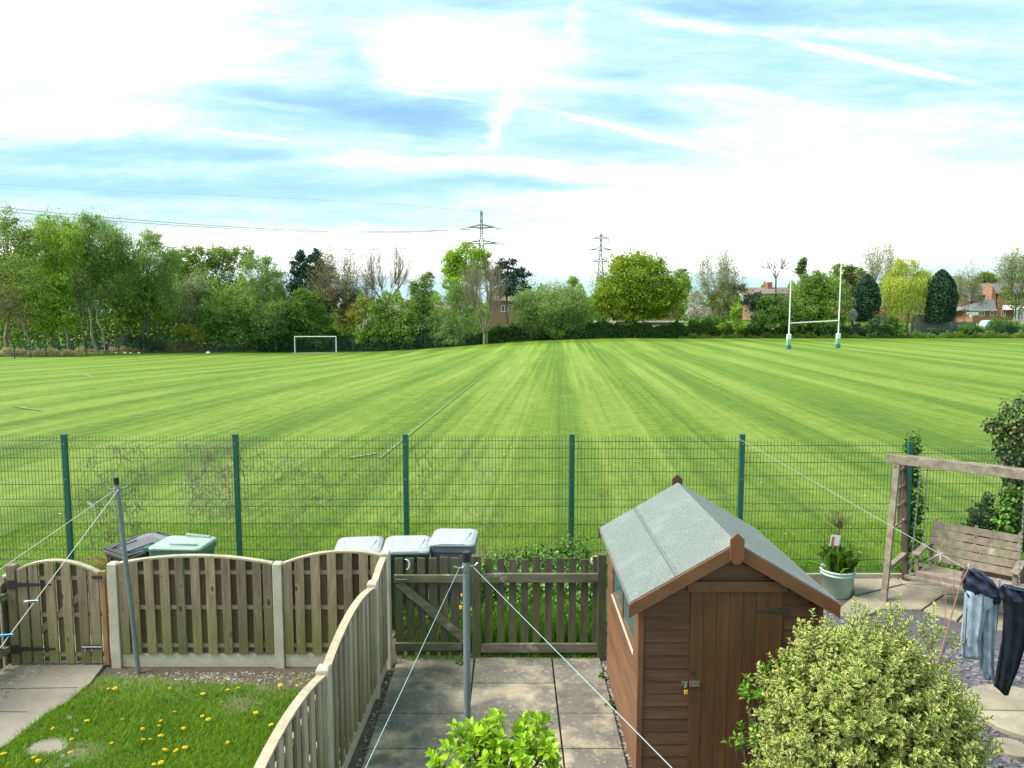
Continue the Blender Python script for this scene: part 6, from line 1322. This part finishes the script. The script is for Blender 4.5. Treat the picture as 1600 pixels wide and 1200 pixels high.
m_wire2 = mat('far_wire', (.02, .10, .09), rough=.5)
Lf = (-62.0, 78.0); Lc = (-61.5, 112.6)
far_fence('dark green mesh boundary fence in front of the wood at the far left', [(-64, 70), (-61.8, 110.5), (-48, 112.8), (-30, 113.2), (-5, 113.8)], 2.1, 2.9)
far_fence('green mesh boundary fence below the houses at the far right', [(48, 115.2), (100, 116.0)], 2.0, 2.9)
# wooden garden fence at right
wt = thing('board_fence', 'grey weathered board garden fence between the willow and the larger cypress', 'fence', (60, 118.5, 0)); mb = MB(); x = (1425 - 800) / F * 119
while x < (1522 - 800) / F * 119:
    zt = at(1470, 500, 119).z + (-.3 if x > 70 else 0); mb.span((x, 119, gz(x, 119)), (x + .13, 119.04, zt + .1 * math.sin(x * 9))); x += .15
obj('board', mb, mat('grey_boards', (.24, .23, .20), (.15, .145, .125), scale=2, island=.2), wt)
wt = thing('board_fence', 'tall pale grey shed like board panel behind the willow trunk', 'fence', (66, 120, 0)); mb = MB()
for i in range(26): x = at(1424 + i * 1.4, 500, 121).x; mb.span((x, 121, gz(x, 121)), (x + .135, 121.05, at(1440, 492, 121).z))
obj('board', mb, mat('pale_boards', (.42, .42, .40), (.3, .3, .28), scale=2, island=.12), wt)
# ------------------------------------------------------------ football goal
m_white = mat('white_paint', (.78, .78, .77), (.66, .66, .65), scale=2, rough=.4)
YG = 111.; g0 = at(461, 551, YG); g1 = at(525.5, 549.5, YG + .5); zt = at(493, 525.3, YG).z
goal = thing('football_goal', 'white football goal frame without net at the far side of the field', 'goal', (g0.x, YG, gz(g0.x, YG)))
for g in (g0, g1):
    mb = MB(); mb.tube([(g.x, g.y, gz(g.x, g.y)), (g.x, g.y, zt)], .075, 10); obj('goal_post', mb, m_white, goal); 
mb = MB(); mb.tube([(g0.x - .05, g0.y, zt - .07), (g1.x + .05, g1.y, zt - .07)], .07, 10); obj('crossbar', mb, m_white, goal)
mb = MB(); mb.poly([(g0.x + (g1.x - g0.x) * (.5 + .62 * math.cos(a)), YG - .4 + 1.9 * math.sin(a), gz(g0.x, YG) + .03) for a in [2 * math.pi * i / 20 for i in range(20)]]); structure(obj('worn_goalmouth', mb, mat('worn_grass', (.13, .17, .05), (.19, .18, .09), scale=.8)))
# ------------------------------------------------------------ rugby posts
rgt = thing('rugby_posts', 'tall white rugby posts with white, green and blue pads across the field', 'goal posts', (31.5, 82, 0))
m_pw = mat('pad_white', (.75, .75, .75)); m_pg = mat('pad_green', (.20, .50, .22)); m_pb = mat('pad_blue', (.09, .13, .26))
r0, r1 = gnd(1232, 545.5), gnd(1309, 543.5); hs = (at(1237, 422, r0.y).z, at(1316, 395, r1.y).z); cb = (at(1233, 505, r0.y).z, at(1311, 501, r1.y).z)
for r, h, z in ((r0, hs[0], cb[0]), (r1, hs[1], cb[1])):
    mb = MB(); mb.tube([(r.x, r.y, 0), (r.x, r.y, z + .2), (r.x, r.y, h)], [.085, .075, .05], 10); obj('upright', mb, m_white, rgt)
    for a, b, m_ in ((0, .42, m_pb), (.42, 1.02, m_pg), (1.02, 1.62, m_pw)):
        mb = MB(); mb.box((r.x, r.y, (a + b) / 2), (.42, .42, b - a - .005)); obj('pad', mb, m_, rgt, bevel=.05)
mb = MB(); mb.tube([(r0.x, r0.y, cb[0]), (r1.x, r1.y, cb[1])], .07, 8); obj('crossbar', mb, m_white, rgt)
# ------------------------------------------------------------ white cones by the wood
m_marker = mat('marker_white', (.8, .8, .76), rough=.5)
mk = None
for px, py, s, lb in ((181, 551.5, .16, 'tiny white marker at the feet of the walkers'), (195, 549.5, .26, 'white marker nearest the walkers but one, brighter'), (204, 550, .2, 'flatter white marker, middle one of the row beside the walkers'), (217, 549.3, .24, 'white marker farthest from the walkers in the short row'), (325, 547, .34, 'largest white marker alone under the dark hawthorn')):
    Y = 110.; X = (px - 800) / F * Y
    if mk is None: mb = MB(); mb.lathe([(1, 0), (.95, .25), (.5, .75), (.18, .8)], (0, 0, 0), 12); mk = c = obj('marker_cone', mb, m_marker)
    else: c = mk.copy(); C.objects.link(c)
    c.location = (X, Y, gz(X, Y)); c.scale = (s, s, s); tag(c, lb, 'marker', 'white training markers by the wood')
# ------------------------------------------------------------ people
def skin(name, verts, edges, radii, m, parent, lv=2):
    me = bpy.data.meshes.new(name); me.from_pydata(verts, edges, []); me.update(); o = link(name, me, m, parent, local=True)
    md = o.modifiers.new('skin', 'SKIN'); md.use_smooth_shade = True
    for i, r in enumerate(radii): me.skin_vertices[0].data[i].radius = (r if isinstance(r, tuple) else (r, r))
    me.skin_vertices[0].data[0].use_root = True
    ss = o.modifiers.new('sub', 'SUBSURF'); ss.levels = lv; ss.render_levels = lv; return o
m_skin = mat('skin', (.52, .33, .24), (.45, .28, .2), scale=20); m_navy = mat('navy_top', (.02, .022, .06), (.012, .014, .035), scale=9); m_trou = mat('dark_trousers', (.015, .017, .03), scale=9); m_shorts = mat('white_shorts', (.7, .68, .66), scale=9); m_blond = mat('fair_hair', (.62, .58, .5)); m_dhair = mat('grey_hair', (.22, .19, .19)); m_shoe = mat('dark_shoe', (.02, .02, .02))
def person(label, X, Y, rz, stride, legs, hair, carry):
    t = thing('person', label, 'person', (X, Y, gz(X, Y)), rz); s = stride
    # y forward (-y), x sideways
    J = [(0, 0, .95), (0, -.01, 1.15), (0, -.02, 1.38), (0, -.03, 1.5), (0, -.05, 1.60), (0, -.05, 1.70),
         (.17, -.02, 1.40), (.22, .10 * s, 1.14), (.22, -.08 * s, .93), (.22, -.13 * s, .85), (-.17, -.02, 1.40), (-.22, -.10 * s, 1.14), (-.21, -.24 * s - .05, .96), (-.21, -.29 * s - .05, .88),
         (.09, 0, .90), (.10, -.20 * s, .50), (.10, -.12 * s, .09), (.10, -.26 * s, .03), (-.09, 0, .90), (-.10, .06 * s, .48), (-.10, .34 * s, .12), (-.10, .27 * s, .03)]
    E_ = [(0, 1), (1, 2), (2, 3), (3, 4), (4, 5), (2, 6), (6, 7), (7, 8), (8, 9), (2, 10), (10, 11), (11, 12), (12, 13), (0, 14), (14, 15), (15, 16), (16, 17), (0, 18), (18, 19), (19, 20), (20, 21)]
    Rr = [(.15, .10), (.14, .095), (.15, .10), .055, .085, .075, .06, .045, .034, .03, .06, .045, .034, .03, .085, .058, .042, .035, .085, .058, .042, .035]
    skin('body', J, E_, Rr, m_skin, t)
    top = [0, 1, 2, 6, 7, 8, 10, 11, 12]; mp = {j: i for i, j in enumerate(top)}
    skin('top', [J[j] for j in top], [(mp[a], mp[b]) for a, b in E_ if a in mp and b in mp], [tuple(x * 1.35 for x in (Rr[j] if isinstance(Rr[j], tuple) else (Rr[j], Rr[j]))) for j in top], m_navy, t)
    tr = [0, 14, 15, 16, 18, 19, 20] if legs is m_trou else [0, 14, 15, 18, 19]; mp = {j: i for i, j in enumerate(tr)}
    skin('trousers' if legs is m_trou else 'shorts', [J[j] for j in tr], [(mp[a], mp[b]) for a, b in E_ if a in mp and b in mp], [tuple(x * 1.2 for x in (Rr[j] if isinstance(Rr[j], tuple) else (Rr[j], Rr[j]))) for j in tr], legs, t)
    mb = MB(); mb.lathe([(.03, 1.80), (.085, 1.775), (.10, 1.72), (.098, 1.66), (.07, 1.60)][::-1], (0, -.035, 0), 12); obj('hair', mb, hair, t, local=True, smooth=True)
    for j in (17, 21): mb = MB(); x, y, z = J[j]; mb.box((x, y + .02, z + .02), (.09, .26, .08)); obj('shoe', mb, m_shoe, t, local=True, bevel=.02)
    if carry:
        mb = MB(); mb.box((-.26, -.26, 1.02), (.08, .20, .24), Matrix.Rotation(.5, 3, 'X')); c = tag(obj('white_bundle', mb, m_marker, None, bevel=.05), 'white bundle held by the walker on the right', 'bundle'); c.location = t.location; c.rotation_euler = t.rotation_euler
    mb = MB(); mb.box((.20, -.05, 1.08), (.05, .06, .34), Matrix.Rotation(.2, 3, 'X')); obj('top_stripe', mb, m_marker, t, local=True, bevel=.01)
    return t
YP = 108.0
person('fair haired person in navy top and dark trousers walking along the far field edge', (166.5 - 800) / F * YP, YP, R(75), 1, m_trou, m_blond, False)
person('person in dark top and pale shorts walking with something white in the hands', (175 - 800) / F * YP, YP - .2, R(70), 1, m_shorts, m_dhair, True)
# ------------------------------------------------------------ pylons and power lines
m_py = mat('pylon_steel', (.22, .27, .30), (.17, .21, .24), scale=1, rough=.6)
def pylon(label, px, topy, Y, arms, rot, bw=3.2):
    b = base_at(px, Y); zt = at(px, topy, Y).z; H_ = zt - b.z; t = thing('pylon', label, 'pylon', b, rot); S = []; r = .17
    W = lambda z: max(.35, bw * (1 - z / H_) ** 1.25 + .55 * (1 - z / H_)); zs = [0, H_ * .12, H_ * .23, H_ * .33, H_ * .42, H_ * .5, H_ * .57, H_ * .635, H_ * .7, H_ * .76, H_ * .82, H_ * .88, H_ * .94, H_]
    for z0, z1 in zip(zs, zs[1:]):
        a, c = W(z0), W(z1)
        q0 = [(-a, -a, z0), (a, -a, z0), (a, a, z0), (-a, a, z0)]; q1 = [(-c, -c, z1), (c, -c, z1), (c, c, z1), (-c, c, z1)]
        for i in range(4): j = (i + 1) % 4; S += [(*q0[i], *q1[i], r, r), (*q0[i], *q1[j], r * .55, r * .55), (*q0[j], *q1[i], r * .55, r * .55), (*q0[i], *q0[j], r * .5, r * .5)]
    V, Fq = segs_mesh(np.array(S), 4); npmesh('lattice_tower', V, Fq, m_py, t, local=True); pts = {}
    for py, half, drop in arms:
        z = at(px, py, Y).z - b.z; S = []; L_ = half * Y / F
        for s in (-1, 1):
            e = (s * L_, 0, z); w = W(z)
            for yy in (-w, w): S += [(s * w, yy, z + 1.0, *e, r * 1.5, r * 1.2), (s * w, yy, z - .3, *e, r * 1.5, r * 1.2)]
            for f in (.3, .6): S += [(s * (w + (L_ - w) * f), 0, z + 1.0 * (1 - f), s * (w + (L_ - w) * f), 0, z - .3 * (1 - f), r * .5, r * .5)]
            if drop: S.append((*e, s * L_, 0, z - drop, .22, .22))
            else: S += [(*e, s * (L_ + 3), -1, z - .9, .16, .12)]
            pts[(py, s)] = Vector((b.x + s * L_ * math.cos(rot), Y + s * L_ * math.sin(rot), b.z + z - drop))
        V, Fq = segs_mesh(np.array(S), 4); npmesh('cross_arm', V, Fq, m_py, t, local=True)
    return pts
p1 = pylon('nearer and taller looking electricity pylon rising behind the round lime tree', 753, 329, 300, [(355, 20, 0), (380, 26, 0)], .0)
p2 = pylon('farther electricity pylon with three cross arms behind the left side of the oak', 937, 364, 385, [(372, 12, 3.2), (390, 17, 3.2), (408, 12, 3.2)], .0, 2.6)
m_cable = mat('cable', (.16, .2, .24), rough=.5)
def cable(label, pts, r=.10):
    mb = MB(); mb.tube(pts, r, 4); tag(obj('power_cable', mb, m_cable), label, 'power line', 'overhead power lines')
def pxline(spec): return [at(x, y, Y) for x, y, Y in spec]
cable('upper cable of the close pair sweeping left from the nearer pylon over the wood', pxline([(735, 358, 300), (640, 361.5, 296), (520, 362, 290), (400, 357, 282), (280, 349, 273), (180, 341, 264), (60, 330, 255), (-150, 308, 240)]))
cable('lower cable of the close pair sweeping left from the nearer pylon over the wood', pxline([(738, 359, 301), (640, 363, 297), (520, 363.5, 291), (400, 359.5, 283), (280, 352.5, 274), (180, 345.5, 265), (60, 335.5, 256), (-150, 315, 241)]))
cable('lower power cable running left from the nearer pylon behind the bare tree', pxline([(722, 384, 300), (640, 388, 296), (560, 390, 291), (480, 391, 285), (400, 391, 280), (300, 388, 272), (150, 380, 262), (-100, 360, 245)]), .10)
cable('thin earth wire high on the left, faint above the wood', pxline([(752, 331, 300), (600, 318, 292), (420, 308, 282), (200, 299, 266), (0, 288, 250), (-150, 278, 240)]), .028)
for i, (a, b, la) in enumerate((((775, 358), (925, 382), 'power cable from the nearer pylon to the farther pylon, topmost'), ((778, 366), (921, 401), 'power cable between the two pylons, second from the top'), ((782, 380), (925, 418), 'power cable between the two pylons, lowest'))):
    P = [at(a[0] + (b[0] - a[0]) * f, a[1] + (b[1] - a[1]) * f + 4 * 4 * .55 * f * (1 - f), 300 + 85 * f) for f in [j / 10 for j in range(11)]]; cable(la, P, .12)
# ------------------------------------------------------------ houses
m_brick = mat('brick', (.36, .16, .095), (.25, .11, .07), scale=5, stretch=(1, 1, 4), rough=.9, extra=((.30, .22, .16), .5, .5, .75)); m_brickp = mat('brown_brick', (.27, .17, .11), (.19, .12, .08), scale=5, rough=.9)
m_tile = mat('roof_tile', (.13, .13, .14), (.085, .085, .095), scale=3, stretch=(1, 1, 8), rough=.7); m_tileb = mat('brown_roof_tile', (.21, .17, .14), (.14, .115, .095), scale=3, stretch=(1, 1, 8), rough=.8)
m_upvc = mat('white_upvc', (.76, .76, .75), rough=.4); m_wglass = mat('dark_glass', (.05, .06, .07), (.09, .10, .11), scale=2, rough=.08); m_render = mat('pale_render', (.62, .58, .5), (.5, .47, .4), scale=2)
def win(parent, px0, py0, px1, py1, Y, bars=1):
    a, b = at(px0, py1, Y), at(px1, py0, Y); w = .09; mb = MB(); y0, y1 = Y - .06, Y + .02
    mb.span((a.x, y0, a.z), (a.x + w, y1, b.z)); mb.span((b.x - w, y0, a.z), (b.x, y1, b.z)); mb.span((a.x + w, y0, a.z), (b.x - w, y1, a.z + w)); mb.span((a.x + w, y0, b.z - w), (b.x - w, y1, b.z))
    for i in range(bars): x = a.x + (b.x - a.x) * (i + 1) / (bars + 1); mb.span((x - w / 2, y0 + .01, a.z + w), (x + w / 2, y1, b.z - w))
    f = obj('window', mb, m_upvc, parent); mb = MB(); mb.span((a.x + .05, Y - .03, a.z + .05), (b.x - .05, Y - .01, b.z - .05)); obj('pane', mb, m_wglass, f)
    return f
def hbox(name, px0, px1, ytop, ybot, Y, D, m, parent):
    a, b = at(px0, ybot, Y), at(px1, ytop, Y); mb = MB(); mb.span((a.x, Y, a.z), (b.x, Y + D, b.z)); return obj(name, mb, m, parent)
def proof(px0, px1, yeave, yridge, Y, D, m, parent, over=.3, name='roof'):      # ridge left-right
    a, b = at(px0, yeave, Y), at(px1, yeave, Y); Yr = Y + D / 2; zr = at(px0, yridge, Yr).z; mb = MB(); o = over
    P = [(a.x - o, Y - o, a.z - .1), (a.x - o, Y - o, a.z + .05), (a.x - o, Yr, zr), (a.x - o, Y + D + o, a.z + .05), (a.x - o, Y + D + o, a.z - .1)]
    mb.prism([Vector(p) for p in P], (b.x - a.x + 2 * o, 0, 0)); return obj(name, mb, m, parent)
# dormer bungalow
YH = 142.
h = thing('house', 'dormer bungalow with dark tiled roof, white dormer window and brown brick gable', 'house', at(1518, 505, YH))
hbox('wall', 1490, 1556, 486, 507, YH, 8, m_brickp, h)
mb = MB(); e0, e1 = at(1490, 486, YH), at(1518, 486, YH); ap = at(1497, 458, YH); mb.prism([e0, (e1.x, YH, e1.z), at(1522, 480, YH), (at(1504, 458, YH).x, YH, ap.z), (e0.x, YH, ap.z)], (0, .3, 0)); obj('gable', mb, m_brickp, h)
rf = proof(1499, 1547, 486, 450, YH + 1, 9, m_tile, h)
dm = hbox('dormer', 1512, 1536, 461, 472, YH + 1.2, 4, m_tileb, h); hbox('dormer_cheek', 1513, 1517, 461.5, 470, YH + 1.0, .3, m_upvc, dm)
hbox('dormer_roof', 1503, 1540, 459.3, 461, YH + .8, 4.5, m_upvc, dm); win(dm, 1517.5, 461.5, 1528, 469, YH + 1.1, 2)
hbox('chimney', 1530, 1535, 447, 456, YH + 5, 1.0, m_brick, rf)
win(h, 1495, 480, 1513, 492, YH - .05, 3) if False else hbox('rendered_bay', 1494, 1518, 479.5, 486, YH - 2, 2, m_upvc, h)
# single storey hipped extension
h = thing('house', 'single storey brick extension with grey hipped roof and two white windows', 'house', at(1537, 504, YH - 5)); Yx = YH - 5
hbox('wall', 1519, 1557, 484, 505, Yx, 5, m_brick, h)
a, b = at(1514, 484.5, Yx - .4), at(1557.5, 484.5, Yx - .4); r1_, r2_ = at(1543, 467, Yx + 2.4), at(1553, 468, Yx + 2.4); D = 5.6
mb = MB(); mb.v += [Vector(v) for v in ((a.x, a.y, a.z), (b.x, b.y, b.z), (b.x, b.y + D, b.z), (a.x, a.y + D, a.z), tuple(r1_), tuple(r2_))]; mb.f += [(0, 1, 5, 4), (1, 2, 5), (2, 3, 4, 5), (3, 0, 4), (0, 3, 2, 1)]
rf = obj('roof', mb, m_tile, h); hbox('fascia', 1515, 1557.5, 483.8, 485.2, Yx - .42, .1, m_upvc, rf)
win(h, 1530, 486, 1538.5, 494, Yx, 1); win(h, 1547, 486, 1552.5, 494, Yx, 0)
# two storey brick house
YB = 141.
h = thing('house', 'two storey orange brick house with grey roof at the right edge', 'house', at(1580, 505, YB))
hbox('wall', 1556, 1640, 458.5, 505, YB, 9, m_brick, h); rf = proof(1556, 1640, 458.5, 445.5, YB, 9, m_tile, h)
mb = MB(); q = at(1549, 462, YB); mb.prism([(q.x, YB - .1, at(1549, 480, YB).z), (at(1556, 480, YB).x, YB - .1, at(1549, 480, YB).z), (at(1556, 455, YB).x, YB - .1, at(1549, 457, YB).z), (at(1550.5, 447, YB).x, YB - .1, at(1549, 446, YB).z), (q.x, YB - .1, at(1549, 462, YB).z)], (0, 3, 0)); obj('gable', mb, m_brick, h)
for x in (1571, 1583): win(h, x, 460.5, x + 7.5, 472, YB, 0)
win(h, 1564, 485, 1571, 494.5, YB, 1)
cs = thing('conservatory', 'white framed conservatory on the back of the orange brick house', 'conservatory', at(1593, 505, YB - 3)); hbox('base_wall', 1584, 1615, 500, 506, YB - 3, 3, m_render, cs)
for x in range(1584, 1612, 5): win(cs, x, 484, x + 5, 500, YB - 3, 0)
mb = MB(); a, b = at(1583, 484, YB - 3.1), at(1615, 484, YB - 3.1); mb.prism([a, (a.x, YB - .05, a.z + .9), (a.x, YB - .05, a.z)], (b.x - a.x, 0, 0)); obj('roof', mb, m_upvc, cs)
# rear terraces
h = thing('house', 'long row of grey roofed terraces behind the bungalow', 'house', at(1540, 500, 170)); hbox('wall', 1484, 1640, 452, 490, 170, 8, m_brickp, h); proof(1484, 1640, 451, 442, 170, 8, m_tileb, h)
h = thing('house', 'pale gabled house roof left of the round tree above the bungalow', 'house', at(1500, 500, 185)); hbox('wall', 1488, 1517, 444, 490, 185, 8, m_render, h); proof(1484, 1514, 443, 431, 185, 8, m_tileb, h)
h = thing('house', 'farthest grey roofed terrace along the skyline at the right edge', 'house', at(1590, 500, 195)); hbox('wall', 1560, 1650, 446, 490, 195, 8, m_brickp, h); proof(1560, 1650, 446, 433, 195, 8, m_tile, h)
h = thing('house', 'grey roofed house with white window just left of the smaller cypress', 'house', at(1330, 500, 145)); hbox('wall', 1318, 1350, 460, 500, 145, 8, m_brickp, h); proof(1316, 1352, 460, 451, 145, 8, m_tile, h); win(h, 1326, 459.5, 1336, 468, 145, 1)
h = thing('house', 'red brick bungalow low behind the dark bushes under the willow', 'house', at(1400, 500, 138)); hbox('wall', 1382, 1446, 478, 508, 138, 8, m_brick, h); proof(1382, 1446, 478, 466, 138, 8, m_tile, h); win(h, 1428, 480, 1443, 490, 138, 1)
h = thing('house', 'brown roofed house with red chimney behind the dark shrubs right of the oak', 'house', at(1215, 500, 160)); hbox('wall', 1178, 1252, 459, 500, 160, 8, m_brickp, h); rf = proof(1178, 1252, 459, 449, 160, 8, m_tileb, h); hbox('chimney', 1199, 1207, 441, 452, 163, 1, m_brick, rf); win(h, 1195, 462, 1206, 470, 160, 1)
h = thing('house', 'brown brick house seen through the lower branches of the large oak', 'house', at(1000, 500, 138)); hbox('wall', 962, 1060, 472, 512, 138, 8, m_brickp, h); proof(962, 1060, 472, 458, 138, 8, m_tileb, h); win(h, 1036, 479, 1046, 490.5, 138, 1); hbox('white_lintel_band', 928, 1068, 501, 503.5, 137.8, .15, m_upvc, h)
h = thing('house', 'small house glimpsed behind the bare vase shaped tree', 'house', at(790, 500, 145)); hbox('wall', 765, 830, 470, 512, 145, 8, m_brickp, h); proof(765, 830, 470, 455, 145, 8, m_tileb, h); win(h, 783, 477, 794, 487, 145, 1)
h = thing('house', 'low house roof glimpsed behind the green shrubs right of the goal', 'house', at(690, 500, 150)); hbox('wall', 560, 720, 489, 515, 150, 8, m_render, h); proof(560, 720, 489, 477, 150, 8, m_tileb, h); win(h, 700, 491, 712, 498, 150, 1)
# garden things by the houses
mb = MB(); a, b = at(1540, 510, 130), at(1560, 510, 130); ztp = at(1550, 500.5, 130).z; mb.prism([(a.x, 130, a.z), (b.x, 130, b.z), (b.x - .3, 130, ztp - .1), (b.x - .8, 130, ztp), (a.x + .8, 130, ztp), (a.x + .3, 130, ztp - .2)], (0, 2, 0)); tag(obj('garden_cover', mb, mat('pale_blue_cover', (.42, .66, .70), rough=.4)), 'pale blue covered cold frame on the lawn behind the right boundary fence', 'cover')
lt = thing('laundry', 'white laundry on a line beside the brick extension', 'laundry', at(1515, 492, 134)); mb = MB()
for x0, x1, y1 in ((1510, 1516, 491), (1514.5, 1519.5, 495.5), (1520, 1524, 493), (1524.5, 1529, 492.5)): a, b = at(x0, y1, 134), at(x1, 487.5, 134); mb.span((a.x, 134, a.z), (b.x, 134.04, b.z))
obj('sheet', mb, m_marker, lt); mb = MB(); mb.tube([at(1508, 487.3, 134), at(1531, 487.3, 134)], .015, 5); obj('line', mb, m_rope, lt)
for px, lab in ((1492.5, 'tall dark garden pole left of the laundry'), (1507, 'dark garden pole beside the far laundry')):
    mb = MB(); q = at(px, 482, 128); mb.tube([(q.x, 128, gz(q.x, 128)), (q.x, 128, q.z)], .06, 6); tag(obj('garden_pole', mb, m_iron), lab, 'pole')
